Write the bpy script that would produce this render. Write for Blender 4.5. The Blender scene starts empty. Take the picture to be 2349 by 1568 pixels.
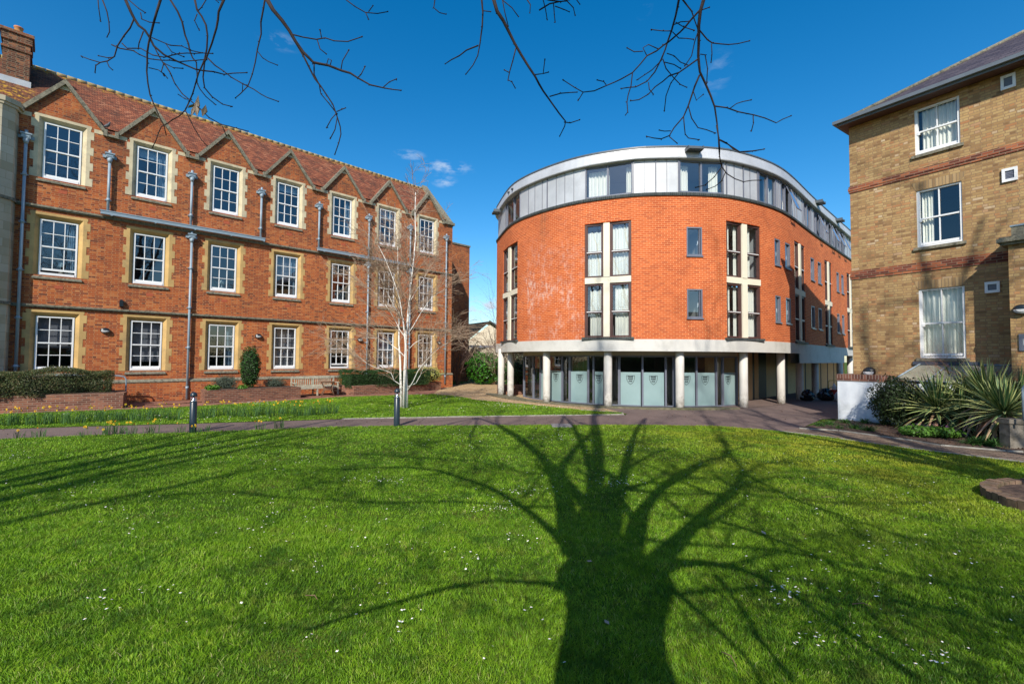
import bpy, math, random
import numpy as np
from mathutils import Matrix, Vector
random.seed(7); RNG = np.random.default_rng(7)
sc = bpy.context.scene
col = sc.collection
rad = math.radians

# ------------------------------------------------------------------ camera
CAM_H = 1.9
FPX = 1060.0; CX = 1174.5; CY = 784.0          # focal length / centre in the measuring grid (2349 x 1568)
pitch = math.atan(38 / FPX); roll = 0.007
fw = np.array([0, math.cos(pitch), math.sin(pitch)])
up0 = np.array([0, -math.sin(pitch), math.cos(pitch)]); rt0 = np.array([1.0, 0, 0])
rt = rt0 * math.cos(roll) + up0 * math.sin(roll)
up = up0 * math.cos(roll) - rt0 * math.sin(roll)
cam_d = bpy.data.cameras.new('camera'); cam = bpy.data.objects.new('camera', cam_d); col.objects.link(cam)
cam_d.sensor_width = 36; cam_d.lens = FPX / 2349 * 36; cam_d.clip_start = 0.05; cam_d.clip_end = 3000
m = Matrix(((rt[0], up[0], -fw[0], 0), (rt[1], up[1], -fw[1], 0), (rt[2], up[2], -fw[2], CAM_H), (0, 0, 0, 1)))
cam.matrix_world = m
sc.camera = cam

# ------------------------------------------------------------------ light
SUN_EL = 37.5; SUN_AZ = 11.0                    # shadows run 11 degrees right of straight ahead
w = bpy.data.worlds.new('World'); sc.world = w; w.use_nodes = True
wt = w.node_tree; wt.nodes.clear()
def wn(t, **k):
    n = wt.nodes.new(t)
    for a, b in k.items(): setattr(n, a, b)
    return n
sky = wn('ShaderNodeTexSky', sky_type='NISHITA', sun_disc=False, sun_elevation=rad(SUN_EL), sun_rotation=rad(180 + SUN_AZ),
         altitude=50, air_density=1.0, dust_density=0.7, ozone_density=2.5)
hsv = wn('ShaderNodeHueSaturation'); hsv.inputs['Saturation'].default_value = 1.44; hsv.inputs['Hue'].default_value = 0.497; hsv.inputs['Value'].default_value = 1.14
wt.links.new(sky.outputs[0], hsv.inputs['Color'])
tc = wn('ShaderNodeTexCoord')
nz = wn('ShaderNodeTexNoise'); nz.inputs['Scale'].default_value = 24; nz.inputs['Detail'].default_value = 6; nz.inputs['Roughness'].default_value = 0.62
mp0 = wn('ShaderNodeMapping'); mp0.inputs['Scale'].default_value = (1, 1, 2.6)
wt.links.new(tc.outputs['Generated'], mp0.inputs[0]); wt.links.new(mp0.outputs[0], nz.inputs['Vector'])
def ray(x, y):
    return fw * FPX + rt * (x - CX) - up * (y - CY)
last = None
# small fair-weather clouds, each an elliptical patch of the sky: (x, y, half width, half height, opacity)
for cx_, cy_, hw, hh, op in [(1022, 384, 80, 20, 1.1), (1020, 416, 36, 18, 1.0), (940, 355, 44, 14, .9), (640, 94, 55, 28, .42), (1645, 168, 40, 60, .3), (1100, 703, 100, 26, 2.5), (1180, 712, 80, 20, 1.3), (1478, 20, 22, 30, .14), (1560,700,300,26,.5)]:
    d0 = ray(cx_, cy_); d0 /= np.linalg.norm(d0)
    d1 = ray(cx_ + hw, cy_); d1 /= np.linalg.norm(d1); d2 = ray(cx_, cy_ + hh); d2 /= np.linalg.norm(d2)
    ax = (d1 - d0); ay = (d2 - d0); rx = np.linalg.norm(ax); ry = np.linalg.norm(ay); ax /= rx; ay /= ry
    sub = wn('ShaderNodeVectorMath', operation='SUBTRACT'); sub.inputs[1].default_value = d0.tolist(); wt.links.new(tc.outputs['Generated'], sub.inputs[0])
    fs = []
    for v, r_ in ((ax, rx), (ay, ry)):
        dt = wn('ShaderNodeVectorMath', operation='DOT_PRODUCT'); dt.inputs[1].default_value = (v / r_).tolist(); wt.links.new(sub.outputs[0], dt.inputs[0])
        pw = wn('ShaderNodeMath', operation='MULTIPLY'); wt.links.new(dt.outputs['Value'], pw.inputs[0]); wt.links.new(dt.outputs['Value'], pw.inputs[1]); fs.append(pw)
    fr_ = wn('ShaderNodeVectorMath', operation='DOT_PRODUCT'); fr_.inputs[1].default_value = d0.tolist(); wt.links.new(tc.outputs['Generated'], fr_.inputs[0])
    ad = wn('ShaderNodeMath', operation='ADD'); wt.links.new(fs[0].outputs[0], ad.inputs[0]); wt.links.new(fs[1].outputs[0], ad.inputs[1])
    inv = wn('ShaderNodeMath', operation='SUBTRACT', use_clamp=True); inv.inputs[0].default_value = 1.0; wt.links.new(ad.outputs[0], inv.inputs[1])
    gt = wn('ShaderNodeMath', operation='GREATER_THAN'); gt.inputs[1].default_value = 0.5; wt.links.new(fr_.outputs['Value'], gt.inputs[0])
    m1 = wn('ShaderNodeMath', operation='MULTIPLY'); wt.links.new(inv.outputs[0], m1.inputs[0]); wt.links.new(gt.outputs[0], m1.inputs[1])
    pwr = wn('ShaderNodeMath', operation='POWER'); wt.links.new(m1.outputs[0], pwr.inputs[0]); pwr.inputs[1].default_value = 1.4
    m2 = wn('ShaderNodeMath', operation='MULTIPLY'); wt.links.new(pwr.outputs[0], m2.inputs[0]); m2.inputs[1].default_value = op
    if last is None: last = m2
    else:
        a2 = wn('ShaderNodeMath', operation='MAXIMUM'); wt.links.new(last.outputs[0], a2.inputs[0]); wt.links.new(m2.outputs[0], a2.inputs[1]); last = a2
cr = wn('ShaderNodeMapRange'); cr.inputs['From Min'].default_value = 0.46; cr.inputs['From Max'].default_value = 0.80; wt.links.new(nz.outputs['Fac'], cr.inputs['Value'])
mm = wn('ShaderNodeMath', operation='MULTIPLY', use_clamp=True); wt.links.new(cr.outputs[0], mm.inputs[0]); wt.links.new(last.outputs[0], mm.inputs[1])
mx = wn('ShaderNodeMix', data_type='RGBA'); wt.links.new(mm.outputs[0], mx.inputs[0]); wt.links.new(hsv.outputs[0], mx.inputs[6]); mx.inputs[7].default_value = (4.4, 5.2, 6.2, 1)
bg = wn('ShaderNodeBackground'); bg.inputs['Strength'].default_value = 0.137
wo = wn('ShaderNodeOutputWorld'); wt.links.new(mx.outputs[2], bg.inputs[0]); wt.links.new(bg.outputs[0], wo.inputs[0])
sd = bpy.data.lights.new('sun', 'SUN'); sd.energy = 5.0; sd.angle = rad(0.5); sd.color = (1.0, 0.945, 0.85)
so = bpy.data.objects.new('sun', sd); col.objects.link(so); so.rotation_euler = (rad(90 - SUN_EL), 0, rad(-SUN_AZ)); so.location = (-20, -60, 60)
sc.view_settings.view_transform = 'Standard'; sc.view_settings.look = 'None'; sc.view_settings.exposure = 0.16; sc.view_settings.gamma = 1.0

# ------------------------------------------------------------------ measuring helpers
def G(x, y, h=0.0):
    d = ray(x, y); t = (h - CAM_H) / d[2]; return (d * t)[:2]
def at(x, y, Y):
    d = ray(x, y); t = Y / d[1]; p = d * t; return np.array([p[0], p[1], p[2] + CAM_H])
def proj(p):
    q = np.array(p, float) - [0, 0, CAM_H]; z = q @ fw
    if z < 0.05: return None
    return CX + FPX * (q @ rt) / z, CY - FPX * (q @ up) / z

# ------------------------------------------------------------------ object helpers
def tag(o, label=None, cat=None, group=None, kind=None):
    if label: o['label'] = label
    if cat: o['category'] = cat
    if group: o['group'] = group
    if kind: o['kind'] = kind
    return o
def empty(name, loc, label, cat, group=None, rz=0):
    o = bpy.data.objects.new(name, None); col.objects.link(o); o.location = loc; o.rotation_euler = (0, 0, rz)
    o.empty_display_size = 0.2
    return tag(o, label, cat, group)
def link(name, me, parent=None):
    o = bpy.data.objects.new(name, me); col.objects.link(o)
    if parent is not None: o.parent = parent
    return o
def copy_tree(o, parent=None):
    c = o.copy(); col.objects.link(c)
    if parent is not None: c.parent = parent
    for ch in list(o.children): copy_tree(ch, c)
    return c
class Frame:
    """vertical plane frame: u along the wall, o outwards, h up"""
    def __init__(s, org, u):
        s.org = np.array(org, float)[:2]; s.u = np.array(u, float) / np.linalg.norm(u); s.n = np.array([s.u[1], -s.u[0]])
    def p(s, u, o, h):
        q = s.org + s.u * u + s.n * o; return (q[0], q[1], h)
    def hit(s, x, y, o=0.0):
        d = ray(x, y); P = s.org + s.n * o; t = (P @ s.n) / (d[:2] @ s.n); q = d * t
        return float((q[:2] - P) @ s.u), float(q[2] + CAM_H)
class MB:
    def __init__(s): s.v = []; s.f = []; s.uv = []; s.m = []; s.sm = []
    def face(s, pts, uv=None, m=0, smooth=False):
        i = len(s.v); s.v += [tuple(map(float, p)) for p in pts]; s.f.append(tuple(range(i, i + len(pts))))
        s.uv += list(uv) if uv is not None else [(0, 0)] * len(pts); s.m.append(m); s.sm.append(smooth)
    def box(s, fr, u0, u1, o0, o1, h0, h1, m=0, skip=''):
        P = fr.p
        if 'f' not in skip: s.face([P(u0, o1, h0), P(u1, o1, h0), P(u1, o1, h1), P(u0, o1, h1)], [(u0, h0), (u1, h0), (u1, h1), (u0, h1)], m)
        if 'b' not in skip: s.face([P(u1, o0, h0), P(u0, o0, h0), P(u0, o0, h1), P(u1, o0, h1)], [(u1, h0), (u0, h0), (u0, h1), (u1, h1)], m)
        s.face([P(u0, o0, h0), P(u0, o1, h0), P(u0, o1, h1), P(u0, o0, h1)], [(o0, h0), (o1, h0), (o1, h1), (o0, h1)], m)
        s.face([P(u1, o1, h0), P(u1, o0, h0), P(u1, o0, h1), P(u1, o1, h1)], [(o1, h0), (o0, h0), (o0, h1), (o1, h1)], m)
        s.face([P(u0, o1, h1), P(u1, o1, h1), P(u1, o0, h1), P(u0, o0, h1)], [(u0, o1), (u1, o1), (u1, o0), (u0, o0)], m)
        s.face([P(u0, o0, h0), P(u1, o0, h0), P(u1, o1, h0), P(u0, o1, h0)], [(u0, o0), (u1, o0), (u1, o1), (u0, o1)], m)
    def tube(s, pts, rs, n=6, m=0, cap=True, smooth=True):
        pts = [np.array(p, float) for p in pts]
        if np.isscalar(rs): rs = [rs] * len(pts)
        rings = []; ref = None
        for i, p in enumerate(pts):
            t = pts[min(i + 1, len(pts) - 1)] - pts[max(i - 1, 0)]; L = np.linalg.norm(t)
            t = t / L if L > 1e-9 else np.array([0, 0, 1.0])
            if ref is None: ref = np.array([1.0, 0, 0]) if abs(t[0]) < .8 else np.array([0, 1.0, 0])
            a = ref - t * (ref @ t); a /= max(np.linalg.norm(a), 1e-9); b = np.cross(t, a); ref = a
            rings.append([p + rs[i] * (a * math.cos(2 * math.pi * k / n) + b * math.sin(2 * math.pi * k / n)) for k in range(n)])
        base = len(s.v)
        for r in rings: s.v += [tuple(q) for q in r]
        for i in range(len(rings) - 1):
            for k in range(n):
                k2 = (k + 1) % n
                s.f.append((base + i * n + k, base + i * n + k2, base + (i + 1) * n + k2, base + (i + 1) * n + k))
                s.uv += [(k / n, i), ((k + 1) / n, i), ((k + 1) / n, i + 1), (k / n, i + 1)]; s.m.append(m); s.sm.append(smooth)
        if cap:
            for r0, rev in ((0, True), (len(rings) - 1, False)):
                idx = [base + r0 * n + k for k in range(n)]
                s.f.append(tuple(idx[::-1] if rev else idx)); s.uv += [(0, 0)] * n; s.m.append(m); s.sm.append(False)
    def lathe(s, c, prof, n=20, m=0):
        """prof: list of (r, z) going up around the vertical axis at c"""
        s.tube([(c[0], c[1], c[2] + z) for r, z in prof], [r for r, z in prof], n=n, m=m)
    def poly_prism(s, pts2, z0, z1, m=0, mtop=None):
        n = len(pts2)
        s.face([(p[0], p[1], z1) for p in pts2], [(p[0], p[1]) for p in pts2], m if mtop is None else mtop)
        s.face([(p[0], p[1], z0) for p in pts2[::-1]], [(p[0], p[1]) for p in pts2[::-1]], m)
        L = 0
        for i in range(n):
            a = pts2[i]; b = pts2[(i + 1) % n]; d = math.dist(a[:2], b[:2])
            s.face([(a[0], a[1], z0), (b[0], b[1], z0), (b[0], b[1], z1), (a[0], a[1], z1)], [(L, z0), (L + d, z0), (L + d, z1), (L, z1)], m); L += d
    def build(s, name, mats, parent=None, off=None):
        me = bpy.data.meshes.new(name); me.from_pydata(s.v, [], s.f)
        if not isinstance(mats, (list, tuple)): mats = [mats]
        for q in mats: me.materials.append(q)
        uvl = me.uv_layers.new(name='UVMap'); uvl.data.foreach_set('uv', np.array(s.uv, dtype=np.float32).ravel())
        me.polygons.foreach_set('material_index', s.m); me.polygons.foreach_set('use_smooth', s.sm); me.update()
        o = link(name, me, parent)
        if off is not None: o.location = (-off[0], -off[1], -off[2])
        return o
def fast(name, verts, faces, mats, parent=None, rnd=None, smooth=False, off=None):
    verts = np.asarray(verts, np.float32); faces = np.asarray(faces, np.int32); k = faces.shape[1]
    me = bpy.data.meshes.new(name); me.vertices.add(len(verts)); me.vertices.foreach_set('co', verts.ravel())
    me.loops.add(faces.size); me.loops.foreach_set('vertex_index', faces.ravel())
    me.polygons.add(len(faces)); me.polygons.foreach_set('loop_start', np.arange(0, faces.size, k, dtype=np.int32))
    try: me.polygons.foreach_set('loop_total', np.full(len(faces), k, np.int32))
    except Exception: pass
    if not isinstance(mats, (list, tuple)): mats = [mats]
    for q in mats: me.materials.append(q)
    me.update(calc_edges=True)
    me.polygons.foreach_set('use_smooth', np.full(len(faces), smooth))
    if rnd is not None:
        at_ = me.attributes.new('rnd', 'FLOAT', 'FACE'); at_.data.foreach_set('value', np.asarray(rnd, np.float32))
    o = link(name, me, parent)
    if off is not None: o.location = (-off[0], -off[1], -off[2])
    return o
def leaves(c, size, droop=0.0, nrm=None, asp=0.5, jit=0.5):
    """rhombic leaves: centres (N,3), sizes (N,) -> verts, quads"""
    N = len(c)
    a = RNG.normal(size=(N, 3)); a[:, 2] -= droop; a /= np.linalg.norm(a, axis=1)[:, None]
    if nrm is None: nn = RNG.normal(size=(N, 3))
    else: nn = nrm + jit * RNG.normal(size=(N, 3))
    nn -= a * (a * nn).sum(1)[:, None]; nn /= np.maximum(np.linalg.norm(nn, axis=1), 1e-6)[:, None]
    b = np.cross(nn, a); s = np.asarray(size)[:, None]
    v = np.stack([c - a * s, c + b * s * asp, c + a * s, c - b * s * asp], 1).reshape(-1, 3)
    f = np.arange(4 * N).reshape(-1, 4); return v, f

# ------------------------------------------------------------------ materials
class NT:
    def __init__(s, name):
        s.mat = bpy.data.materials.new(name); s.mat.use_nodes = True; s.t = s.mat.node_tree; s.t.nodes.clear()
        s.out = s.n('ShaderNodeOutputMaterial')
    def n(s, t, **k):
        q = s.t.nodes.new(t)
        for a, b in k.items():
            if a in ('ins',): continue
            setattr(q, a, b)
        return q
    def set(s, node, **k):
        for a, b in k.items(): node.inputs[a.replace('_', ' ')].default_value = b
        return node
    def l(s, a, b): s.t.links.new(a, b)
    def noise(s, vec, scale, detail=4, rough=.55):
        q = s.n('ShaderNodeTexNoise'); q.inputs['Scale'].default_value = scale; q.inputs['Detail'].default_value = detail; q.inputs['Roughness'].default_value = rough
        if vec is not None: s.l(vec, q.inputs['Vector'])
        return q.outputs['Fac']
    def ramp(s, fac, stops, interp='LINEAR'):
        q = s.n('ShaderNodeValToRGB'); q.color_ramp.interpolation = interp; e = q.color_ramp.elements
        while len(e) < len(stops): e.new(0.5)
        for el, (p, c) in zip(e, stops): el.position = p; el.color = tuple(c) + (1,) if len(c) == 3 else c
        s.l(fac, q.inputs[0]); return q.outputs[0]
    def rng(s, v, a, b, c=0., d=1.):
        q = s.n('ShaderNodeMapRange'); s.l(v, q.inputs['Value'])
        for i, x in zip((1, 2, 3, 4), (a, b, c, d)): q.inputs[i].default_value = x
        return q.outputs[0]
    def math(s, op, a, b=None, clamp=False):
        q = s.n('ShaderNodeMath', operation=op, use_clamp=clamp)
        for i, x in enumerate((a, b)):
            if x is None: continue
            if isinstance(x, (int, float)): q.inputs[i].default_value = x
            else: s.l(x, q.inputs[i])
        return q.outputs[0]
    def mix(s, fac, a, b, mode='MIX'):
        q = s.n('ShaderNodeMix', data_type='RGBA', blend_type=mode)
        for i, x in ((0, fac), (6, a), (7, b)):
            if isinstance(x, (int, float)): q.inputs[i].default_value = x
            elif isinstance(x, (tuple, list)): q.inputs[i].default_value = tuple(x) + ((1,) if len(x) == 3 else ())
            else: s.l(x, q.inputs[i])
        return q.outputs[2]
    def bump(s, h, strength=.3, dist=.01):
        q = s.n('ShaderNodeBump'); q.inputs['Strength'].default_value = strength; q.inputs['Distance'].default_value = dist; s.l(h, q.inputs['Height']); return q.outputs[0]
    def bsdf(s, colr, rough=.8, spec=.3, metal=0., bump=None, **k):
        q = s.n('ShaderNodeBsdfPrincipled')
        if isinstance(colr, (tuple, list)): q.inputs['Base Color'].default_value = tuple(colr) + (1,)
        else: s.l(colr, q.inputs['Base Color'])
        if isinstance(rough, (int, float)): q.inputs['Roughness'].default_value = rough
        else: s.l(rough, q.inputs['Roughness'])
        q.inputs['Specular IOR Level'].default_value = spec; q.inputs['Metallic'].default_value = metal
        for a, b in k.items(): q.inputs[a.replace('_', ' ')].default_value = b
        if bump is not None: s.l(bump, q.inputs['Normal'])
        s.l(q.outputs[0], s.out.inputs[0]); return q
    def pos(s): return s.n('ShaderNodeNewGeometry').outputs['Position']
    def uv(s): return s.n('ShaderNodeTexCoord').outputs['UV']

def mat_plain(name, c, rough=.7, var=.12, scale=3., spec=.3, metal=0., dirt=None, bumps=0.):
    t = NT(name); p = t.pos(); f = t.noise(p, scale, 6, .6)
    c0 = tuple(x * (1 - var) for x in c); c1 = tuple(min(1, x * (1 + var)) for x in c)
    cc = t.ramp(f, [(.3, c0), (.7, c1)])
    if dirt:
        f2 = t.rng(t.noise(p, scale * .6, 7, .7), .5, .72); cc = t.mix(f2, cc, dirt)
    b = t.bump(t.noise(p, scale * 12, 4), bumps, .01) if bumps else None
    t.bsdf(cc, rough, spec, metal, b); return t.mat
def mat_brick(name, pal, mortar, bw=.225, rh=.075, offset=.5, squash=1., sqf=2, ms=.009, stain=None, stain_amt=.6, st=(.5, .72), white=None, bump=.5, rough=.85, post=None):
    t = NT(name); uv = t.uv()
    b = t.n('ShaderNodeTexBrick', offset=offset, squash=squash, squash_frequency=sqf)
    t.set(b, Color1=(0, 0, 0, 1), Color2=(1, 1, 1, 1), Mortar=(.5, .5, .5, 1), Scale=1., Mortar_Size=ms, Mortar_Smooth=.15, Bias=0., Brick_Width=bw, Row_Height=rh)
    t.l(uv, b.inputs['Vector'])
    c = t.ramp(b.outputs['Color'], pal)
    fine = t.noise(uv, 60, 3); c = t.mix(t.rng(fine, .2, .8, 0, .35), c, tuple(x * .55 for x in pal[len(pal) // 2][1]))
    c = t.mix(b.outputs['Fac'], c, mortar)
    big = t.noise(uv, .55, 5, .6); c = t.mix(t.rng(big, .35, .7, 0., .28), c, tuple(x * .5 for x in pal[0][1]))
    if stain:
        mp = t.n('ShaderNodeMapping'); mp.inputs['Scale'].default_value = (1.6, .8, 1); t.l(uv, mp.inputs[0])
        f2 = t.rng(t.noise(mp.outputs[0], 1.3, 8, .72), st[0], st[1], 0, stain_amt); c = t.mix(f2, c, stain)
    if post: c = post(t, uv, c)
    inv = t.math('SUBTRACT', 1.0, b.outputs['Fac'])
    hh = t.math('ADD', inv, t.math('MULTIPLY', fine, .3))
    t.bsdf(c, rough, .2, 0, t.bump(hh, bump, .006)); return t.mat

M = {}
RED_PAL = [(0., (.12, .04, .03)), (.08, (.24, .06, .032)), (.3, (.40, .088, .030)), (.6, (.51, .115, .031)), (.85, (.60, .165, .042)), (1., (.62, .23, .08))]
def red_post(t, uv, c):
    # soot-darkened top storey and gables (old weathered brick)
    sp = t.n('ShaderNodeSeparateXYZ'); t.l(uv, sp.inputs[0])
    f = t.math('MULTIPLY', t.rng(sp.outputs[1], 7.4, 9.5, 0, .45), t.rng(t.noise(uv, 1.1, 6, .7), .38, .62))
    return t.mix(f, c, (.10, .055, .035))
M['red'] = mat_brick('old_red_brick', RED_PAL, (.46, .25, .12), offset=.25, squash=.5, sqf=2, ms=.0065, stain=(.12, .055, .035), stain_amt=.5, st=(.56, .78), post=red_post)
M['red2'] = mat_brick('planter_brick', [(0., (.13, .05, .035)), (.5, (.25, .095, .06)), (1., (.38, .16, .09))], (.30, .22, .16), stain=(.09, .05, .035), stain_amt=.5)
def eff_post(t, uv, c):
    sp = t.n('ShaderNodeSeparateXYZ'); t.l(uv, sp.inputs[0]); a = sp.outputs
    mu = t.math('MULTIPLY', t.rng(a[0], EFF0, EFF0 + .6), t.rng(a[0], EFF1, EFF1 - .6))
    mv = t.math('MULTIPLY', t.rng(a[1], 2.7, 3.4, .45, 1), t.rng(a[1], 7.0, 5.2, .1, 1))
    mp = t.n('ShaderNodeMapping'); mp.inputs['Scale'].default_value = (1.0, .45, 1); t.l(uv, mp.inputs[0])
    n1 = t.math('MULTIPLY', t.rng(t.noise(mp.outputs[0], 1.5, 3, .6), .42, .6), t.rng(t.noise(mp.outputs[0], 7, 8, .75), .47, .62))
    f = t.math('MULTIPLY', t.math('MULTIPLY', t.math('MULTIPLY', mu, mv), n1), .75)
    c = t.mix(f, c, (.72, .56, .48))
    # the dark run of moss below the leaking joint of the ledge
    mp2 = t.n('ShaderNodeMapping'); mp2.inputs['Scale'].default_value = (6, .5, 1); t.l(uv, mp2.inputs[0])
    n2 = t.rng(t.noise(mp2.outputs[0], 1.0, 4, .6), .4, .62)
    g = t.math('MULTIPLY', t.math('MULTIPLY', t.rng(t.math('ABSOLUTE', t.math('SUBTRACT', a[0], DRIP)), .35, 0), t.rng(a[1], 6.6, 8.3)), n2)
    return t.mix(t.math('MULTIPLY', g, .75), c, (.12, .09, .05))
# ------------------------------------------------------------------ plan of the curved building
class Curve:
    def __init__(s, pts, step=.12):
        P = [np.array(p, float) for p in pts]; P = [2 * P[0] - P[1]] + P + [2 * P[-1] - P[-2]]; out = []
        for i in range(1, len(P) - 2):
            for k in range(16):
                t = k / 16; a, b, c, d = P[i - 1], P[i], P[i + 1], P[i + 2]
                out.append(.5 * ((2 * b) + (-a + c) * t + (2 * a - 5 * b + 4 * c - d) * t * t + (-a + 3 * b - 3 * c + d) * t ** 3))
        out.append(P[-2]); q = np.array(out)
        # light smoothing of the traced plan
        for _ in range(30): q[1:-1] = .25 * q[:-2] + .5 * q[1:-1] + .25 * q[2:]
        s.q = q; s.s = np.concatenate([[0], np.cumsum(np.linalg.norm(np.diff(q, axis=0), axis=1))]); s.L = s.s[-1]
    def P(s, u): return np.array([np.interp(u, s.s, s.q[:, 0]), np.interp(u, s.s, s.q[:, 1])])
    def T(s, u):
        a = s.P(min(u + .15, s.L)) - s.P(max(u - .15, 0)); return a / np.linalg.norm(a)
    def p(s, u, o, h):
        t = s.T(u); q = s.P(u) + np.array([t[1], -t[0]]) * o; return (q[0], q[1], h)
    def hit(s, x, y, o=0.0):
        d = ray(x, y); best = None
        us = np.arange(0, s.L, .05); pts = np.array([s.p(u, o, 0)[:2] for u in us]) if o else np.array([s.P(u) for u in us])
        cr = pts[:, 0] * d[1] - pts[:, 1] * d[0]
        for i in range(len(us) - 1):
            if cr[i] * cr[i + 1] <= 0 and cr[i] != cr[i + 1]:
                f = cr[i] / (cr[i] - cr[i + 1]); q = pts[i] + (pts[i + 1] - pts[i]) * f; t = (q @ d[:2]) / (d[:2] @ d[:2])
                if t > 0 and (best is None or t < best[0]): best = (t, us[i] + f * .05)
        if best is None: return None
        return best[1], best[0] * d[2] + CAM_H
CB = Curve([(9, 36), (4, 33), (1.2, 30), (-.35, 27.2), (-.85, 25.4), (-.756, 24.66), (-.243, 22.5), (.31, 21.2), (1.43, 19.8), (2.89, 18.62), (4.67, 17.92), (5.55, 17.79), (6.75, 17.74),
            (8.25, 17.91), (9.25, 18.3), (10.1, 18.73), (11.2, 19.42), (12.58, 20.6), (15.4, 23.4), (19.5, 27.3), (23.5, 31.1), (28, 35.4)])
_SC = {}
def S(x, o=0.0):
    k = (x, o)
    if k not in _SC: _SC[k] = CB.hit(x, 700, o)[0]
    return _SC[k]
def H(x, y, o=0.0): return CB.hit(x, y, o)[1]
EFF0 = S(1192); EFF1 = S(1400); DRIP = S(1247)

M['orange'] = mat_brick('orange_brick', [(0., (.44, .078, .026)), (.25, (.57, .104, .028)), (.7, (.65, .130, .034)), (1., (.72, .165, .045))], (.78, .42, .20), ms=.0065, bump=.25, stain=(.42, .10, .035), stain_amt=.35, st=(.45, .7), post=eff_post)
M['yellow'] = mat_brick('yellow_stock_brick', [(0., (.24, .13, .06)), (.15, (.38, .22, .095)), (.45, (.50, .32, .135)), (.75, (.56, .38, .17)), (.88, (.52, .26, .11)), (.95, (.46, .20, .085)), (1., (.68, .54, .35))], (.33, .21, .115), offset=.25, squash=.5, sqf=2, ms=.009, stain=(.13, .085, .05), stain_amt=.45, st=(.5, .75))
M['bandbrick'] = mat_brick('red_band_brick', [(0., (.09, .03, .025)), (.4, (.22, .06, .04)), (.75, (.42, .12, .05)), (1., (.55, .20, .09))], (.30, .2, .13), offset=.5)
M['soldier'] = mat_brick('arch_brick', [(0., (.26, .16, .08)), (.5, (.44, .29, .14)), (1., (.56, .38, .2))], (.25, .18, .11), bw=.075, rh=.3, offset=0)
M['soldier_red'] = mat_brick('coping_brick', [(0., (.10, .045, .035)), (.5, (.2, .085, .06)), (1., (.34, .15, .1))], (.4, .3, .24), bw=.078, rh=.5, offset=0)
M['ledge'] = mat_brick('dark_sill_brick', [(0., (.03, .038, .04)), (.5, (.05, .06, .062)), (1., (.085, .095, .09))], (.13, .14, .13), bw=.075, rh=.5, offset=0, rough=.6)
def tile_post(t, uv, c):
    sp = t.n('ShaderNodeSeparateXYZ'); t.l(uv, sp.inputs[0])
    n1 = t.noise(uv, 1.6, 8, .75); n2 = t.noise(uv, 7, 6, .7)
    dark = t.math('MULTIPLY', t.rng(n1, .47, .62), t.rng(n2, .35, .6, .3, .9)); c = t.mix(dark, c, (.05, .03, .022))
    left = t.rng(sp.outputs[0], -2.5, -5.5); c = t.mix(t.math('MULTIPLY', left, t.rng(n2, .3, .65, .15, .75)), c, (.06, .035, .025))
    nearr = t.math('MAXIMUM', t.rng(sp.outputs[1], 3.85, 4.2, .0, .7), t.math('MULTIPLY', t.rng(sp.outputs[0], -4.3, -5.6), t.math('MULTIPLY', t.rng(sp.outputs[1], .5, 1.2), t.rng(sp.outputs[1], 2.6, 1.6))))
    ly = t.math('MULTIPLY', nearr, t.rng(t.noise(uv, 5.5, 6, .7), .5, .6)); c = t.mix(ly, c, (.50, .28, .03))
    wh = t.rng(t.noise(uv, 23, 3, .6), .68, .74, 0, .4); return t.mix(wh, c, (.5, .45, .38))
M['tile'] = mat_brick('clay_roof_tile', [(0., (.16, .055, .035)), (.4, (.29, .088, .045)), (.8, (.39, .13, .06)), (1., (.46, .2, .11))], (.10, .035, .022), bw=.17, rh=.1, ms=.009, bump=1., post=tile_post)
M['slate'] = mat_brick('roof_slate', [(0., (.055, .045, .055)), (.5, (.085, .068, .078)), (1., (.13, .105, .11))], (.03, .025, .03), bw=.3, rh=.16, ms=.008, bump=.8, rough=.6)
M['slate_blue'] = mat_brick('blue_roof_slate', [(0., (.05, .075, .09)), (.5, (.075, .105, .12)), (1., (.11, .14, .15))], (.03, .03, .03), bw=.5, rh=.3, ms=.01, bump=.6, rough=.5)
M['stone_pale'] = mat_plain('pale_limestone', (.58, .49, .32), .85, .16, 2.5, dirt=(.30, .27, .2), bumps=.25)
M['stone_tan'] = mat_plain('ochre_stone', (.54, .35, .135), .85, .18, 1.6, dirt=(.32, .22, .11), bumps=.25)
M['stone_grey'] = mat_plain('weathered_coping_stone', (.22, .20, .145), .9, .4, 14, dirt=(.035, .04, .03), bumps=.6)
M['white'] = mat_plain('white_gloss_paint', (.80, .80, .79), .4, .04, 3, .4)
M['lead'] = mat_plain('blue_grey_painted_iron', (.26, .33, .38), .45, .08, 4, .5)
M['render_w'] = mat_plain('pale_painted_concrete', (.62, .60, .55), .75, .05, 2, dirt=(.5, .48, .43))
def mat_column():
    t = NT('column_paint'); p = t.pos(); sp = t.n('ShaderNodeSeparateXYZ'); t.l(p, sp.inputs[0]); c = t.ramp(t.noise(p, 2, 5), [(.3, (.58, .55, .50)), (.7, (.66, .63, .57))])
    f = t.math('MULTIPLY', t.rng(sp.outputs[2], .75, .05), t.rng(t.noise(p, 7, 8, .75), .42, .6)); c = t.mix(t.math('MULTIPLY', f, .8), c, (.20, .17, .12))
    mp = t.n('ShaderNodeMapping'); mp.inputs['Scale'].default_value = (8, 8, .8); t.l(p, mp.inputs[0]); c = t.mix(t.rng(t.noise(mp.outputs[0], 1.5, 5, .6), .55, .8, 0, .35), c, (.42, .39, .34)); t.bsdf(c, .7, .3); return t.mat
M['column'] = mat_column()
M['soffit'] = mat_plain('soffit_paint', (.45, .40, .31), .8, .05, 2)
M['tanwall'] = mat_plain('tan_cladding', (.64, .42, .20), .7, .06, 2)
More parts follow.
